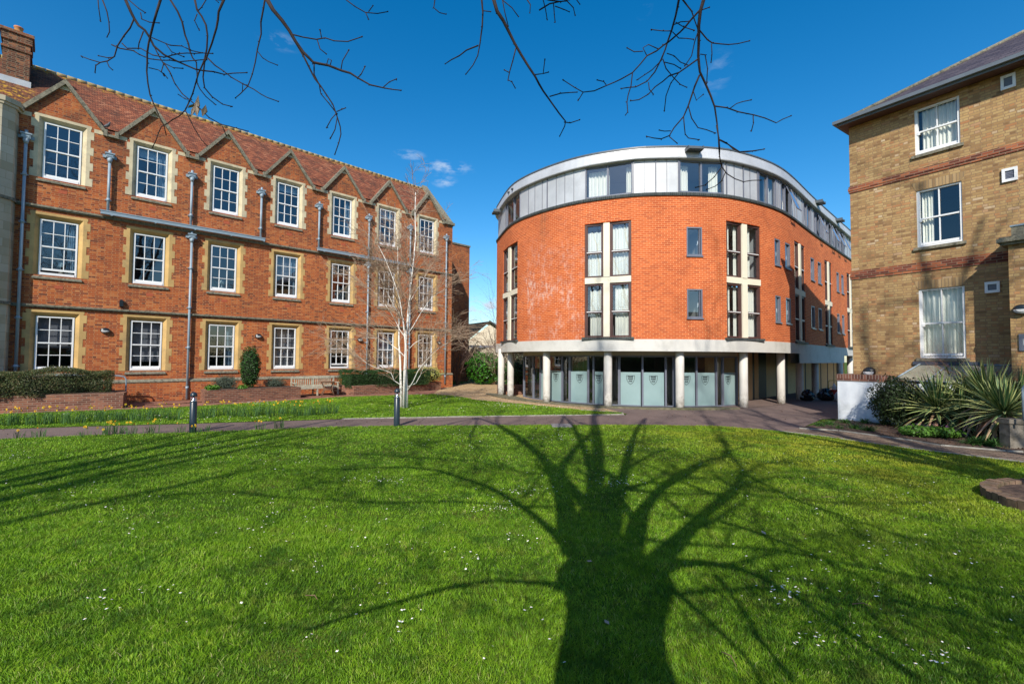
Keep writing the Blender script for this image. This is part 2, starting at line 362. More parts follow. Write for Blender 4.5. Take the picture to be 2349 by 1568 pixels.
M['zinc'] = mat_plain('zinc_sheet', (.50, .51, .52), .5, .12, 1.2, .5, .2, dirt=(.41, .42, .43))
M['darkmetal'] = mat_plain('dark_grey_metal', (.075, .09, .10), .45, .1, 3, .5)
M['framegrey'] = mat_plain('grey_window_metal', (.15, .16, .20), .4, .05, 3, .5)
M['brown'] = mat_plain('dark_brown_frame', (.085, .042, .036), .5, .15, 4, .4)
M['bollard'] = mat_plain('slate_green_powder_coat', (.018, .032, .042), .35, .1, 4, .5)
M['blackmetal'] = mat_plain('black_enamel', (.015, .02, .024), .3, .1, 4, .5)
M['opal'] = mat_plain('opal_lamp_glass', (.62, .62, .62), .3, .03, 4, .5)
M['curtain'] = mat_plain('cream_curtain', (.80, .78, .68), .9, .04, 2)
M['curtain_b'] = mat_plain('grey_blue_curtain', (.42, .48, .52), .9, .08, 2)
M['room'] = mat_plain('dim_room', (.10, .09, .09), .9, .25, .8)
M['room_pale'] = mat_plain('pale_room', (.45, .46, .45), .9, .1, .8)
M['wallwhite'] = mat_plain('white_wall_render', (.74, .77, .80), .8, .05, 1.5, dirt=(.50, .52, .52), bumps=.3)
M['hangtwig'] = mat_plain('dark_hanging_twig', (.038, .026, .024), .85, .3, 9)
M['bark'] = mat_plain('dark_bark', (.075, .052, .042), .9, .35, 9, bumps=.6)
M['twig'] = mat_plain('brown_twig', (.10, .062, .05), .8, .3, 12)
M['birch'] = None
M['birchtwig'] = mat_plain('birch_twig', (.40, .28, .19), .8, .25, 5)
M['paletwig'] = mat_plain('dry_twig', (.36, .28, .21), .85, .3, 3)
M['redtwig'] = mat_plain('reddish_dry_stem', (.30, .14, .09), .85, .3, 6)
M['timber'] = mat_plain('silvered_timber', (.42, .40, .31), .85, .3, 12, dirt=(.2, .19, .14), bumps=.3)
M['timber_d'] = mat_plain('brown_timber', (.20, .12, .075), .8, .3, 12, bumps=.3)
M['soil'] = mat_plain('bark_mulch', (.11, .07, .05), .95, .55, 14, dirt=(.035, .025, .018), bumps=1.)
M['concrete'] = mat_plain('mossy_concrete', (.22, .19, .15), .9, .4, 7, dirt=(.07, .065, .045), bumps=.8)
M['kerbstone'] = mat_plain('edging_stone', (.32, .30, .26), .9, .3, 8)
M['door'] = mat_plain('dark_door', (.03, .022, .018), .5, .1, 3)
M['blackbag'] = mat_plain('black_plastic', (.012, .012, .014), .25, .1, 5, .5)
M['whitebag'] = mat_plain('white_plastic', (.55, .55, .55), .35, .1, 9, .5)
M['redp'] = mat_plain('red_plastic', (.40, .03, .02), .4, .1, 5, .5)
M['yellowp'] = mat_plain('yellow_paint', (.5, .32, .04), .5, .1, 5)
M['terracotta'] = mat_plain('terracotta_pot', (.50, .20, .09), .8, .2, 5, dirt=(.4, .3, .05))
M['blind_d'] = mat_plain('taupe_roller_blind', (.34, .27, .26), .9, .08, 2)
M['airbrick'] = mat_plain('red_air_brick', (.42, .10, .045), .8, .2, 30)
M['cream'] = mat_plain('cream_render', (.70, .60, .44), .85, .06, 1.2, dirt=(.55, .46, .33))
M['black'] = mat_plain('shield_black', (.012, .016, .018), .5, .05, 3)
M['dead'] = mat_plain('dry_pale_leaf', (.42, .33, .25), .8, .2, 8)
M['pigeon'] = mat_plain('pigeon_grey', (.10, .11, .125), .7, .2, 20)
def mat_birch():
    t = NT('birch_bark'); p = t.pos(); mp = t.n('ShaderNodeMapping'); mp.inputs['Scale'].default_value = (6, 6, 22); t.l(p, mp.inputs[0])
    f = t.noise(mp.outputs[0], 1., 3, .6); c = t.ramp(f, [(.26, (.25, .22, .18)), (.34, (.74, .70, .62)), (.7, (.86, .83, .77))]); t.bsdf(c, .7, .3); return t.mat
M['birch'] = mat_birch()
def mat_glass(name, tint=(.80, .86, .88), base=.05, k=1.0):
    t = NT(name); tr = t.n('ShaderNodeBsdfTransparent'); tr.inputs[0].default_value = tuple(tint) + (1,)
    g = t.n('ShaderNodeBsdfGlossy'); g.inputs['Roughness'].default_value = .015; g.inputs[0].default_value = (.95, .97, 1, 1)
    lw = t.n('ShaderNodeLayerWeight'); lw.inputs[0].default_value = .5
    # old panes are never perfectly flat
    b = t.bump(t.noise(t.pos(), .9, 2), .06, .03); t.l(b, g.inputs['Normal'])
    f = t.math('ADD', t.math('MULTIPLY', t.math('ADD', t.math('MULTIPLY', t.math('POWER', lw.outputs['Facing'], 5.0), .9), .04), k), base, clamp=True)
    mxx = t.n('ShaderNodeMixShader'); t.l(f, mxx.inputs[0]); t.l(tr.outputs[0], mxx.inputs[1]); t.l(g.outputs[0], mxx.inputs[2]); t.l(mxx.outputs[0], t.out.inputs[0]); return t.mat
M['glass'] = mat_glass('window_glass', (.60, .70, .76), .07, 1.6)
M['glass_clear'] = mat_glass('clear_glass', (.90, .93, .94), .04, 1.2); M['glass_c'] = mat_glass('flat_window_glass', (.90, .94, .96), .09, 1.5)
M['glass_shop'] = mat_glass('shop_glass', (.82, .87, .86), .08, 1.5)
def mat_frost():
    t = NT('frosted_film'); d = t.n('ShaderNodeBsdfPrincipled'); f = t.noise(t.pos(), .7, 3)
    t.l(t.ramp(f, [(.3, (.26, .38, .39)), (.7, (.34, .47, .47))]), d.inputs['Base Color']); d.inputs['Roughness'].default_value = .28; d.inputs['Specular IOR Level'].default_value = .8
    tr = t.n('ShaderNodeBsdfTransparent'); tr.inputs[0].default_value = (.6, .75, .75, 1)
    mxx = t.n('ShaderNodeMixShader'); mxx.inputs[0].default_value = .82; t.l(tr.outputs[0], mxx.inputs[1]); t.l(d.outputs[0], mxx.inputs[2]); t.l(mxx.outputs[0], t.out.inputs[0]); return t.mat
M['frost'] = mat_frost()
def mat_leaf(name, a, b, rough=.5, trans=.25, c3=None):
    t = NT(name); r = t.n('ShaderNodeAttribute', attribute_name='rnd'); 
    st = [(0., a), (1., b)] if c3 is None else [(0., a), (.7, b), (1., c3)]
    c = t.ramp(r.outputs['Fac'], st); f = t.noise(t.pos(), 1.4, 4, .6); c = t.mix(t.rng(f, .3, .7, 0, .45), c, tuple(x * .55 for x in a))
    q = t.bsdf(c, rough, .3)
    if trans:
        tl = t.n('ShaderNodeBsdfTranslucent'); t.l(c, tl.inputs[0]); mxx = t.n('ShaderNodeMixShader'); mxx.inputs[0].default_value = trans
        t.l(q.outputs[0], mxx.inputs[1]); t.l(tl.outputs[0], mxx.inputs[2]); t.l(mxx.outputs[0], t.out.inputs[0])
    return t.mat
def mat_grass():
    t = NT('grass_blade'); r = t.n('ShaderNodeAttribute', attribute_name='rnd'); p = t.pos()
    c = t.ramp(r.outputs['Fac'], [(0., (.05, .13, .010)), (.3, (.14, .31, .014)), (.6, (.26, .46, .02)), (.85, (.42, .57, .05)), (.93, (.46, .52, .12)), (1., (.66, .58, .30))])
    f = t.noise(p, .5, 7, .7); c = t.mix(t.rng(f, .4, .6, 0, .7), c, (.20, .36, .015))
    f2 = t.noise(p, 1.9, 7, .75); c = t.mix(t.rng(f2, .5, .64, 0, .9), c, (.045, .135, .01))
    sp = t.n('ShaderNodeSeparateXYZ'); t.l(p, sp.inputs[0])
    dry = t.math('MULTIPLY', t.math('MULTIPLY', t.rng(sp.outputs[0], 1.5, 6.), t.rng(sp.outputs[1], 3.5, 9.)), t.rng(t.noise(p, .9, 5, .7), .38, .6)); c = t.mix(t.math('MULTIPLY', dry, .75), c, (.50, .45, .04))
    f3 = t.rng(t.noise(p, 3.4, 6, .7), .55, .68, 0, .4); c = t.mix(f3, c, (.30, .27, .05)); q = t.bsdf(c, .5, .25); tl = t.n('ShaderNodeBsdfTranslucent'); t.l(c, tl.inputs[0]); mxx = t.n('ShaderNodeMixShader'); mxx.inputs[0].default_value = .3
    t.l(q.outputs[0], mxx.inputs[1]); t.l(tl.outputs[0], mxx.inputs[2]); t.l(mxx.outputs[0], t.out.inputs[0]); return t.mat
M['grass'] = mat_grass()
def mat_lawn():
    t = NT('turf'); p = t.pos(); f = t.noise(p, 1.2, 8, .7); c = t.ramp(f, [(.3, (.05, .095, .010)), (.5, (.085, .15, .013)), (.68, (.17, .17, .03))])
    f2 = t.noise(p, 45, 4, .7); c = t.mix(t.rng(f2, .35, .7, 0, .6), c, (.03, .05, .008)); t.bsdf(c, .95, .1, 0, t.bump(f2, .8, .03)); return t.mat
M['lawn'] = mat_lawn()
def mat_tarmac():  # worn reddish tarmac
    t = NT('tarmac'); p = t.pos(); f = t.noise(p, 90, 3, .8); g = t.noise(p, .8, 6, .65)
    c = t.ramp(f, [(.3, (.11, .078, .066)), (.55, (.20, .142, .122)), (.75, (.34, .26, .23))]); c = t.mix(t.rng(g, .35, .7, 0, .5), c, (.10, .072, .062)); v = t.n('ShaderNodeTexVoronoi', feature='DISTANCE_TO_EDGE'); v.inputs['Scale'].default_value = .55; t.l(p, v.inputs['Vector']); c = t.mix(t.math('MULTIPLY', t.rng(v.outputs['Distance'], .012, .0), t.rng(t.noise(p, 3, 5), .5, .6)), c, (.04, .035, .03)); t.bsdf(c, .9, .2, 0, t.bump(f, .5, .006)); return t.mat
M['tarmac'] = mat_tarmac()
def mat_gravel():
    t = NT('golden_gravel'); p = t.pos(); v = t.n('ShaderNodeTexVoronoi'); v.inputs['Scale'].default_value = 38; t.l(p, v.inputs['Vector'])
    sp = t.n('ShaderNodeSeparateColor'); t.l(v.outputs['Color'], sp.inputs[0])
    c = t.ramp(sp.outputs[0], [(0., (.20, .12, .06)), (.4, (.42, .27, .13)), (.8, (.56, .40, .22)), (1., (.7, .58, .42))]); g = t.noise(p, 1.1, 6, .7)
    c = t.mix(t.rng(g, .5, .72, 0, .5), c, (.24, .14, .07)); t.bsdf(c, .9, .2, 0, t.bump(v.outputs['Distance'], .7, .01)); return t.mat
M['gravel'] = mat_gravel()
M['paver'] = mat_brick('brick_paving', [(0., (.15, .10, .075)), (.5, (.25, .175, .125)), (1., (.34, .25, .18))], (.07, .055, .04), bw=.21, rh=.105, ms=.008, stain=(.12, .10, .055), stain_amt=.5)
M['pavement'] = mat_brick('terracotta_paving', [(0., (.20, .085, .06)), (.5, (.31, .14, .095)), (1., (.42, .21, .14))], (.13, .07, .05), bw=.4, rh=.2, ms=.008, stain=(.14, .10, .05), stain_amt=.5)

# ------------------------------------------------------------------ wall grid with openings
def wall_grid(mb, C, us, hs, holes, m=0, o=0.0, rev=.12, mrev=0, straight=True):
    """holes: (u0,u1,h0,h1); C has p(u,o,h)"""
    us = sorted(set([round(u, 4) for u in us] + [round(x, 4) for hh in holes for x in hh[:2]])); hs = sorted(set([round(h, 4) for h in hs] + [round(x, 4) for hh in holes for x in hh[2:4]]))
    for i in range(len(us) - 1):
        uc = (us[i] + us[i + 1]) / 2
        run = None
        for j in range(len(hs) - 1):
            hc = (hs[j] + hs[j + 1]) / 2
            inside = any(a < uc < b and c < hc < d for a, b, c, d in holes)
            if inside: continue
            a, b, c, d = us[i], us[i + 1], hs[j], hs[j + 1]
            mb.face([C.p(a, o, c), C.p(b, o, c), C.p(b, o, d), C.p(a, o, d)], [(a, c), (b, c), (b, d), (a, d)], m)
    for a, b, c, d in holes:
        mb.face([C.p(a, o, c), C.p(a, o, d), C.p(a, o - rev, d), C.p(a, o - rev, c)], [(a, c), (a, d), (a - rev, d), (a - rev, c)], mrev)
        mb.face([C.p(b, o, d), C.p(b, o, c), C.p(b, o - rev, c), C.p(b, o - rev, d)], [(b, d), (b, c), (b + rev, c), (b + rev, d)], mrev)
        ks = [u for u in us if a <= u <= b]
        for k in range(len(ks) - 1):
            x, y = ks[k], ks[k + 1]
            mb.face([C.p(x, o, d), C.p(y, o, d), C.p(y, o - rev, d), C.p(x, o - rev, d)], [(x, d), (y, d), (y, d + rev), (x, d + rev)], mrev)
            mb.face([C.p(y, o, c), C.p(x, o, c), C.p(x, o - rev, c), C.p(y, o - rev, c)], [(y, c), (x, c), (x, c - rev), (y, c - rev)], mrev)
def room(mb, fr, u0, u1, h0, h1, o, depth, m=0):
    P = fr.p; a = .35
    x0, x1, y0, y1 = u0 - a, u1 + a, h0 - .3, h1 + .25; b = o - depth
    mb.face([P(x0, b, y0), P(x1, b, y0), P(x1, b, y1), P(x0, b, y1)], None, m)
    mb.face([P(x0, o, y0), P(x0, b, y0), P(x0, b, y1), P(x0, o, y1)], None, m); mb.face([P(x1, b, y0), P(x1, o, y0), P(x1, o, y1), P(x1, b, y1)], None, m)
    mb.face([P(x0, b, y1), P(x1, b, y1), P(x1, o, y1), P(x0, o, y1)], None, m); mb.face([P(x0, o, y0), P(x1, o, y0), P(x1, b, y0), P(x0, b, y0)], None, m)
def curtain(name, fr, u0, u1, o, h0, h1, mat, parent, folds=9, amp=.03, ragged=0.0):
    mb = MB(); n = max(8, folds * 6); ph = random.random() * 6
    f = lambda u: amp * (math.sin((u - u0) / max(u1 - u0, .01) * folds * 6.283 + ph) + .5 * math.sin(u * 37 + ph))
    us = np.linspace(u0, u1, n)
    for i in range(n - 1):
        a, b = us[i], us[i + 1]; ta = h1 + ragged * math.sin((a - u0) / max(u1 - u0, .01) * folds * 3.1 + ph); tb = h1 + ragged * math.sin((b - u0) / max(u1 - u0, .01) * folds * 3.1 + ph)
        mb.face([fr.p(a, o + f(a), h0), fr.p(b, o + f(b), h0), fr.p(b, o + f(b), tb), fr.p(a, o + f(a), ta)], None, 0, True)
    return mb.build(name, mat, parent)

# ================================================================== LEFT: long red brick building
LF = Frame(G(432, 916), (.7071, .7071))
red = empty('brick_hall', (0, 0, 0), 'long three-storey old red brick building with seven small gables and white sash windows', 'building')
CS = [-7.0, -4.25, -1.52, 1.22, 4.0, 6.85, 9.65, 12.43]
FLO = [(1.31, 3.36, 'tan'), (4.91, 7.0, 'tan'), (8.55, 10.68, 'pale')]
WH = .52; EAVE = 10.87; APEX = 12.36; SP = .14
holes = [(c - WH - SP, c + WH + SP, a - .02, b + SP) for c in CS for a, b, _ in FLO]
U0, U1 = -9.0, 14.41
feet = []          # coping profile of the gabled wall head
for c in CS: feet += [(c - 1.12, EAVE), (c, APEX), (c + 1.12, EAVE)]
def wtop(u):
    for c in CS:
        if abs(u - c) < 1.12: return EAVE + (APEX - EAVE) * (1 - abs(u - c) / 1.12)
    return EAVE
mb = MB()
us = sorted([U0, U1] + [x for c in CS for x in (c - 1.12, c, c + 1.12)])
wall_grid(mb, LF, us, [0, .86, EAVE], holes, 0, 0, .16, 0)
for c in CS: mb.face([LF.p(c - 1.12, 0, EAVE), LF.p(c + 1.12, 0, EAVE), LF.p(c, 0, APEX)], [(c - 1.12, EAVE), (c + 1.12, EAVE), (c, APEX)], 0)
mb.face([LF.p(U1, 0, 0), LF.p(U1, -6.2, 0), LF.p(U1, -6.2, EAVE), LF.p(U1, 0, EAVE)], [(0, 0), (6.2, 0), (6.2, EAVE), (0, EAVE)], 0)
mb.face([LF.p(U1, 0, EAVE), LF.p(U1, -6.2, EAVE), LF.p(U1, -3.1, 14.1)], [(0, EAVE), (6.2, EAVE), (3.1, 14.1)], 0)
mb.face([LF.p(U0, -6.2, 0), LF.p(U0, 0, 0), LF.p(U0, 0, EAVE), LF.p(U0, -6.2, EAVE)], [(0, 0), (6.2, 0), (6.2, EAVE), (0, EAVE)], 0)
mb.face([LF.p(U1, -6.2, 0), LF.p(U0, -6.2, 0), LF.p(U0, -6.2, EAVE), LF.p(U1, -6.2, EAVE)], None, 0)
# brick plinth standing a little proud
mb.box(LF, U0, U1 + .08, 0.002, .09, 0, .80, 0)
mb.build('wall', M['red'], red)
mb = MB()
mb.box(LF, U0, U1 + .1, 0, .11, .80, .84, 0)
P = LF.p
mb.face([P(U0, .11, .84), P(U1 + .1, .11, .84), P(U1 + .1, .003, .93), P(U0, .003, .93)], None, 0)
mb.build('plinth_course', M['stone_grey'], red)
for h in (3.74, 7.44):
    mb = MB(); mb.box(LF, U0, U1 + .07, .002, .10, h - .03, h + .04, 0); mb.box(LF, U0, U1 + .03, .002, .06, h - .075, h - .03, 0); mb.build('string_course', M['stone_grey'], red)
# window surrounds, frames, panes
for ci, c in enumerate(CS):
    for fi, (a, b, stn) in enumerate(FLO):
        ms_ = M['stone_' + stn]; mb = MB(); hw = WH + SP; pr = .008
        # quoined jambs
        h = a - .02; k = 0
        while h < b + SP - .01:
            h2 = min(h + .31, b + SP); wd = .11 if k % 2 else .205
            mb.box(LF, c - hw - wd, c - hw, .001, pr, h, h2, 0, 'b'); mb.box(LF, c + hw, c + hw + wd, .001, pr, h, h2, 0, 'b'); h = h2; k += 1
        mb.box(LF, c - hw - .13, c + hw + .13, .001, pr + .001, b + SP, b + SP + .10, 0, 'b')
        # splayed inner reveal
        q = .165; e = pr
        A = [(c - hw, a - .02), (c - hw, b + SP), (c + hw, b + SP), (c + hw, a - .02)]; B = [(c - WH, a - .02), (c - WH, b), (c + WH, b), (c + WH, a - .02)]
        mid = [(c - hw + .06, a - .02), (c - hw + .06, b + SP - .06), (c + hw - .06, b + SP - .06), (c + hw - .06, a - .02)]
        for i in range(3):
            for (X, ox), (Y, oy) in (((A, e), (mid, -.06)), ((mid, -.06), (B, -q + .02)),):
                mb.face([P(X[i][0], ox, X[i][1]), P(X[i + 1][0], ox, X[i + 1][1]), P(Y[i + 1][0], oy, Y[i + 1][1]), P(Y[i][0], oy, Y[i][1])], None, 0)
        mb.build('window_surround', ms_, red)
        # sash window
        mb = MB(); o0, o1 = -.17, -.10; t_ = .055
        u0, u1 = c - WH, c + WH
        mb.box(LF, u0, u0 + t_, o0, o1, a, b); mb.box(LF, u1 - t_, u1, o0, o1, a, b); mb.box(LF, u0 + t_, u1 - t_, o0, o1, b - .05, b); mb.box(LF, u0 + t_, u1 - t_, o0, o1 + .02, a, a + .09)
        mid_ = (a + b) / 2 + .03
        raised = .09 if (fi == 0 and ci in (5,)) or (fi == 1 and ci == 1) else 0.0
        mb.box(LF, u0 + t_, u1 - t_, o0 - .02, o1 - .012, mid_ - .025, mid_ + .025)
        bt = a + .09 + raised
        mb.box(LF, u0 + t_, u1 - t_, o0 - .035, o1 - .03, bt, bt + .075)
        iw = (u1 - u0 - 2 * t_)
        for k in (1, 2):
            x = u0 + t_ + iw * k / 3
            mb.box(LF, x - .013, x + .013, o0 + .035, o1 - .012, mid_ + .025, b - .05); mb.box(LF, x - .013, x + .013, o0 - .03, o1 - .035, bt + .075, mid_ - .025)
        for lo, hi, oo in ((mid_ + .025, b - .05, 0), (bt + .075, mid_ - .025, -.023)):
            y = (lo + hi) / 2
            for k in range(3):
                mb.box(LF, u0 + t_ + iw * k / 3 + .013, u0 + t_ + iw * (k + 1) / 3 - .013, o0 + .034 + oo, o1 - .013 + oo, y - .012, y + .012)
        wf = mb.build('window', M['white'], red)
        g = MB(); g.face([P(u0 + t_, -.152, mid_), P(u1 - t_, -.152, mid_), P(u1 - t_, -.152, b - .05), P(u0 + t_, -.152, b - .05)]); g.face([P(u0 + t_, -.175, bt), P(u1 - t_, -.175, bt), P(u1 - t_, -.175, mid_), P(u0 + t_, -.175, mid_)])
        g.build('pane', M['glass'], wf)
        if (ci * 3 + fi) % 2 == 0 and fi == 2:
            g = MB(); z = random.uniform(.15, .5); g.box(LF, u0 + t_, u1 - t_, -.30, -.29, b - .05 - z, b - .05); g.build('blind', M['curtain_b'], wf)
        if fi == 0 and ci in (1, 2, 4, 6) or fi == 1 and ci in (4, 7):
            g = MB(); z = (b - a) * (1.0, .55, .8, .4)[(ci + fi) % 4]; g.box(LF, u0 + t_, u1 - t_, -.30, -.29, b - .05 - z, b - .05); g.build('blind', M['blind_d'], wf)
        if fi == 1 and ci in (1, 3, 5):
            g = MB(); x = c + random.uniform(-.25, .25); q0 = P(x, -.34, a + .12); g.lathe(q0, [(.05, 0), (.065, .06), (.03, .12), (.012, .16), (.012, .26), (.09, .27), (.055, .42)], 12); g.build('window_lamp', M['curtain'], wf)
        if (ci * 5 + fi) % 3 == 0: curtain('curtain', LF, u1 - .3, u1 - .06, -.28, a + .1, b - .1, M['curtain_b'], wf, 4)
        # stone sill
        sm = MB(); z = a
        sm.face([P(c - hw + .05, -.10, z), P(c + hw - .05, -.10, z), P(c + hw + .02, .05, z - .11), P(c - hw - .02, .05, z - .11)]); sm.face([P(c - hw - .02, .05, z - .11), P(c + hw + .02, .05, z - .11), P(c + hw + .02, .05, z - .17), P(c - hw - .02, .05, z - .17)])
        sm.face([P(c - hw - .02, .05, z - .17), P(c + hw + .02, .05, z - .17), P(c + hw + .02, 0, z - .17), P(c - hw - .02, 0, z - .17)]); 
        for sgn in (-1, 1): sm.face([P(c + sgn * (hw + .02), .05, z - .17), P(c + sgn * (hw + .02), .05, z - .11), P(c + sgn * (hw - .05), -.10, z), P(c + sgn * (hw + .02), 0, z - .17)])
        sm.build('sill', M['stone_grey'], wf)
        if fi > 0 and ci > 0:
            vb = MB(); vb.box(LF, c - .12 + .05, c + .12 + .05, .002, .008, a - .5, a - .37); vb.build('air_brick', M['airbrick'], red)
mb = MB()
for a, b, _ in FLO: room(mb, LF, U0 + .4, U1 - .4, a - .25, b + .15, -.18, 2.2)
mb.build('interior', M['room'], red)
# gable copings with kneelers and the small roofs behind
sl = math.hypot(1.12, APEX - EAVE); dx, dz = 1.12 / sl, (APEX - EAVE) / sl
for c in CS:
    mb = MB()
    for sg in (-1, 1):
        # slab along the slope: outer edge line raised, section .15 wide x (.12 proud)
        a0 = (c + sg * 1.14, EAVE); a1 = (c, APEX)
        nx, nz_ = sg * dz, dx      # normal of the slope, up/out
        lo, hi = -.055, .07
        pts = []
        for (x, z) in (a0, a1):
            for tt in (lo, hi):
                if (x, z) == a1: X, Z = c, APEX + tt / dx
                else: X, Z = x + nx * tt, z + nz_ * tt
                pts.append((X, Z))
        (b0, t0, b1, t1) = pts
        F_, Bk = .12, -.18
        q = [b0, b1, t1, t0]
        mb.face([P(x, F_, z) for x, z in q]); mb.face([P(x, Bk, z) for x, z in q[::-1]])
        mb.face([P(t0[0], F_, t0[1]), P(t1[0], F_, t1[1]), P(t1[0], Bk, t1[1]), P(t0[0], Bk, t0[1])]); mb.face([P(b0[0], F_, b0[1]), P(b0[0], Bk, b0[1]), P(b1[0], Bk, b1[1]), P(b1[0], F_, b1[1])])
        mb.face([P(b0[0], F_, b0[1]), P(t0[0], F_, t0[1]), P(t0[0], Bk, t0[1]), P(b0[0], Bk, b0[1])])
        k0 = c + sg * 1.13; k1 = c + sg * 1.25
        mb.box(LF, min(k0, k1), max(k0, k1), -.16, .135, EAVE - .20, EAVE + .06)
    mb.build('gable_coping', M['stone_grey'], red)
    for sg in (-1, 1):
        kb = MB(); kb.box(LF, min(c + sg * .86, c + sg * 1.12), max(c + sg * .86, c + sg * 1.12), .001, .009, EAVE - .16, EAVE - .01, 0, 'b'); kb.build('kneeler_stone', M['stone_pale'], red)
    kb = MB(); kb.face([P(c - .19, .009, APEX - .30), P(c + .19, .009, APEX - .30), P(c, .009, APEX - .06)])
    kb.build('apex_stone', M['stone_pale'], red)
    mb = MB(); d = -(APEX - .02 - EAVE) / .985; zt = APEX - .02
    sl2 = math.hypot(1.12, zt - EAVE)
    for sg in (-1, 1):
        mb.face([P(c + sg * 1.12, -.02, EAVE), P(c, -.02, zt), P(c, d, zt)], [(0, 0), (0, sl2), (abs(d), sl2)])
    mb.build('gable_roof', M['tile'], red)
for i in range(len(CS) - 1):
    a = CS[i] + 1.25; b = CS[i + 1] - 1.25
    mb = MB(); mb.box(LF, a - .001, b + .001, -.1, .125, EAVE - .195, EAVE - .10); mb.build('gutter_stone', M['stone_grey'], red)
mb = MB(); mb.box(LF, CS[-1] + 1.25, U1 + .1, -.3, .13, EAVE - .15, EAVE + .02); mb.build('corner_coping', M['stone_grey'], red)
RZ = 13.93; RD = -3.1; sr = math.hypot(3.1, RZ - EAVE)
mb = MB(); UR = 14.05
mb.face([P(U0, -.05, EAVE - .02), P(UR, -.05, EAVE - .02), P(UR, RD, RZ), P(U0, RD, RZ)], [(U0, 0), (UR, 0), (UR, sr), (U0, sr)])
mb.face([P(UR, 2 * RD, EAVE - .02), P(U0, 2 * RD, EAVE - .02), P(U0, RD, RZ), P(UR, RD, RZ)], [(U0, 0), (UR, 0), (UR, sr), (U0, sr)])
mb.build('roof', M['tile'], red)
mb = MB(); u = U0
while u < UR - .1:
    mb.tube([P(u, RD, RZ + .0), P(min(u + .31, UR), RD, RZ + .0)], [.10, .095], 8); u += .32
mb.build('ridge_tiles', mat_plain('lichened_ridge_tile', (.30, .24, .13), .9, .3, 8, dirt=(.45, .30, .04)), red)
# stone coping of the far end gable
mb = MB()
zz = [(0.0, EAVE + .1), (RD, RZ + .28), (2 * RD, EAVE + .1)]
for (o0, h0), (o1, h1) in zip(zz[:-1], zz[1:]):
    for (ua, ub) in ((14.03, 14.43),):
        A = [P(ua, o0, h0), P(ub, o0, h0), P(ub, o1, h1), P(ua, o1, h1)]; B = [P(ua, o0, h0 - .35), P(ub, o0, h0 - .35), P(ub, o1, h1 - .35), P(ua, o1, h1 - .35)]
        mb.face(A); mb.face([B[0], A[0], A[3], B[3]]); mb.face([A[1], B[1], B[2], A[2]]); mb.face([A[0], B[0], B[1], A[1]])
mb.build('end_coping', M['stone_grey'], red)
# rainwater goods
def hopper(mb, u, h, wide=.34):
    mb.box(LF, u - .12, u + .12, .03, .21, h - .14, h, 0); mb.box(LF, u - .15, u + .15, .02, .24, h, h + .05, 0); mb.box(LF, u - wide / 1.6, u + wide / 1.6, .015, .05, h - .13, h - .01, 0)
    mb.tube([P(u, .12, h - .34), P(u, .12, h - .14)], [.055, .10], 8)
    mb.box(LF, u - .09, u + .09, .21, .225, h - .1, h - .04, 0)
def pipe(u, h0, h1, shoe=True, hop=True):
    mb = MB()
    mb.tube([P(u, .12, h0), P(u, .12, h1 - .3)], .048, 10)
    h = h0 + .5
    while h < h1 - .5:
        mb.tube([P(u, .12, h - .06), P(u, .12, h + .06)], .062, 10); mb.box(LF, u - .10, u + .10, .01, .06, h - .015, h + .02, 0); h += 1.75
    if hop: hopper(mb, u, h1); mb.tube([P(u, .12, h1), P(u, .12, h1 + .17)], [.05, .05], 8)
    return mb
pipes = [(-5.22, 1.0, 9.95), (-2.9, 7.62, 9.95), (2.69, 7.62, 9.95), (5.5, 7.62, 9.95), (8.35, 7.62, 9.95), (11.1, 7.62, 9.95), (13.84, .22, 9.87), (-.14, 7.62, 9.95)]
for u, h0, h1 in pipes: pipe(u, h0, h1).build('downpipe', M['lead'], red)
for u in (-.08, 8.35, 11.12): pipe(u, .03 if u < 0 else .5, 7.25).build('downpipe', M['lead'], red)
for a, b in ((-3.12, 2.85), (5.42, 11.2)):
    mb = MB(); mb.box(LF, a, b, .11, .27, 7.50, 7.62); mb.box(LF, a - .02, b + .02, .10, .285, 7.62, 7.655)
    for k in range(int((b - a) / 1.4) + 1): mb.box(LF, a + .3 + 1.4 * k, a + .36 + 1.4 * k, .105, .275, 7.47, 7.50)
    mb.build('gutter', M['lead'], red)
def oval_lamp(fr, u, h, parent, R=.15, rh=.11):
    mb = MB(); n = 20; rings = [(1, .0), (1, .06), (.86, .10), (.5, .135), (.0, .145)]
    for k in range(len(rings) - 1):
        for i in range(n):
            a, b = 2 * math.pi * i / n, 2 * math.pi * (i + 1) / n; (r0, o0), (r1, o1) = rings[k], rings[k + 1]
            lower = math.sin((a + b) / 2) < -.05
            mm_ = 1 if (lower and k >= 2) else 0
            mb.face([fr.p(u + R * r0 * math.cos(a), .01 + o0, h + rh * r0 * math.sin(a)), fr.p(u + R * r0 * math.cos(b), .01 + o0, h + rh * r0 * math.sin(b)), fr.p(u + R * r1 * math.cos(b), .01 + o1, h + rh * r1 * math.sin(b)), fr.p(u + R * r1 * math.cos(a), .01 + o1, h + rh * r1 * math.sin(a))], None, mm_, True)
    mb.build('bulkhead_lamp', [M['blackmetal'], M['opal']], parent)
for u in (-2.84, 2.73, 7.96, 13.40): oval_lamp(LF, u, 2.9, red)
mb = MB(); mb.box(LF, -2.44, -2.32, .01, .13, 3.9, 4.12); mb.box(LF, -2.42, -2.34, .02, .11, 4.12, 4.17); mb.tube([P(-2.38, .06, 3.78), P(-2.38, .06, 3.9)], .012, 6); mb.build('alarm_box', M['blackmetal'], red)
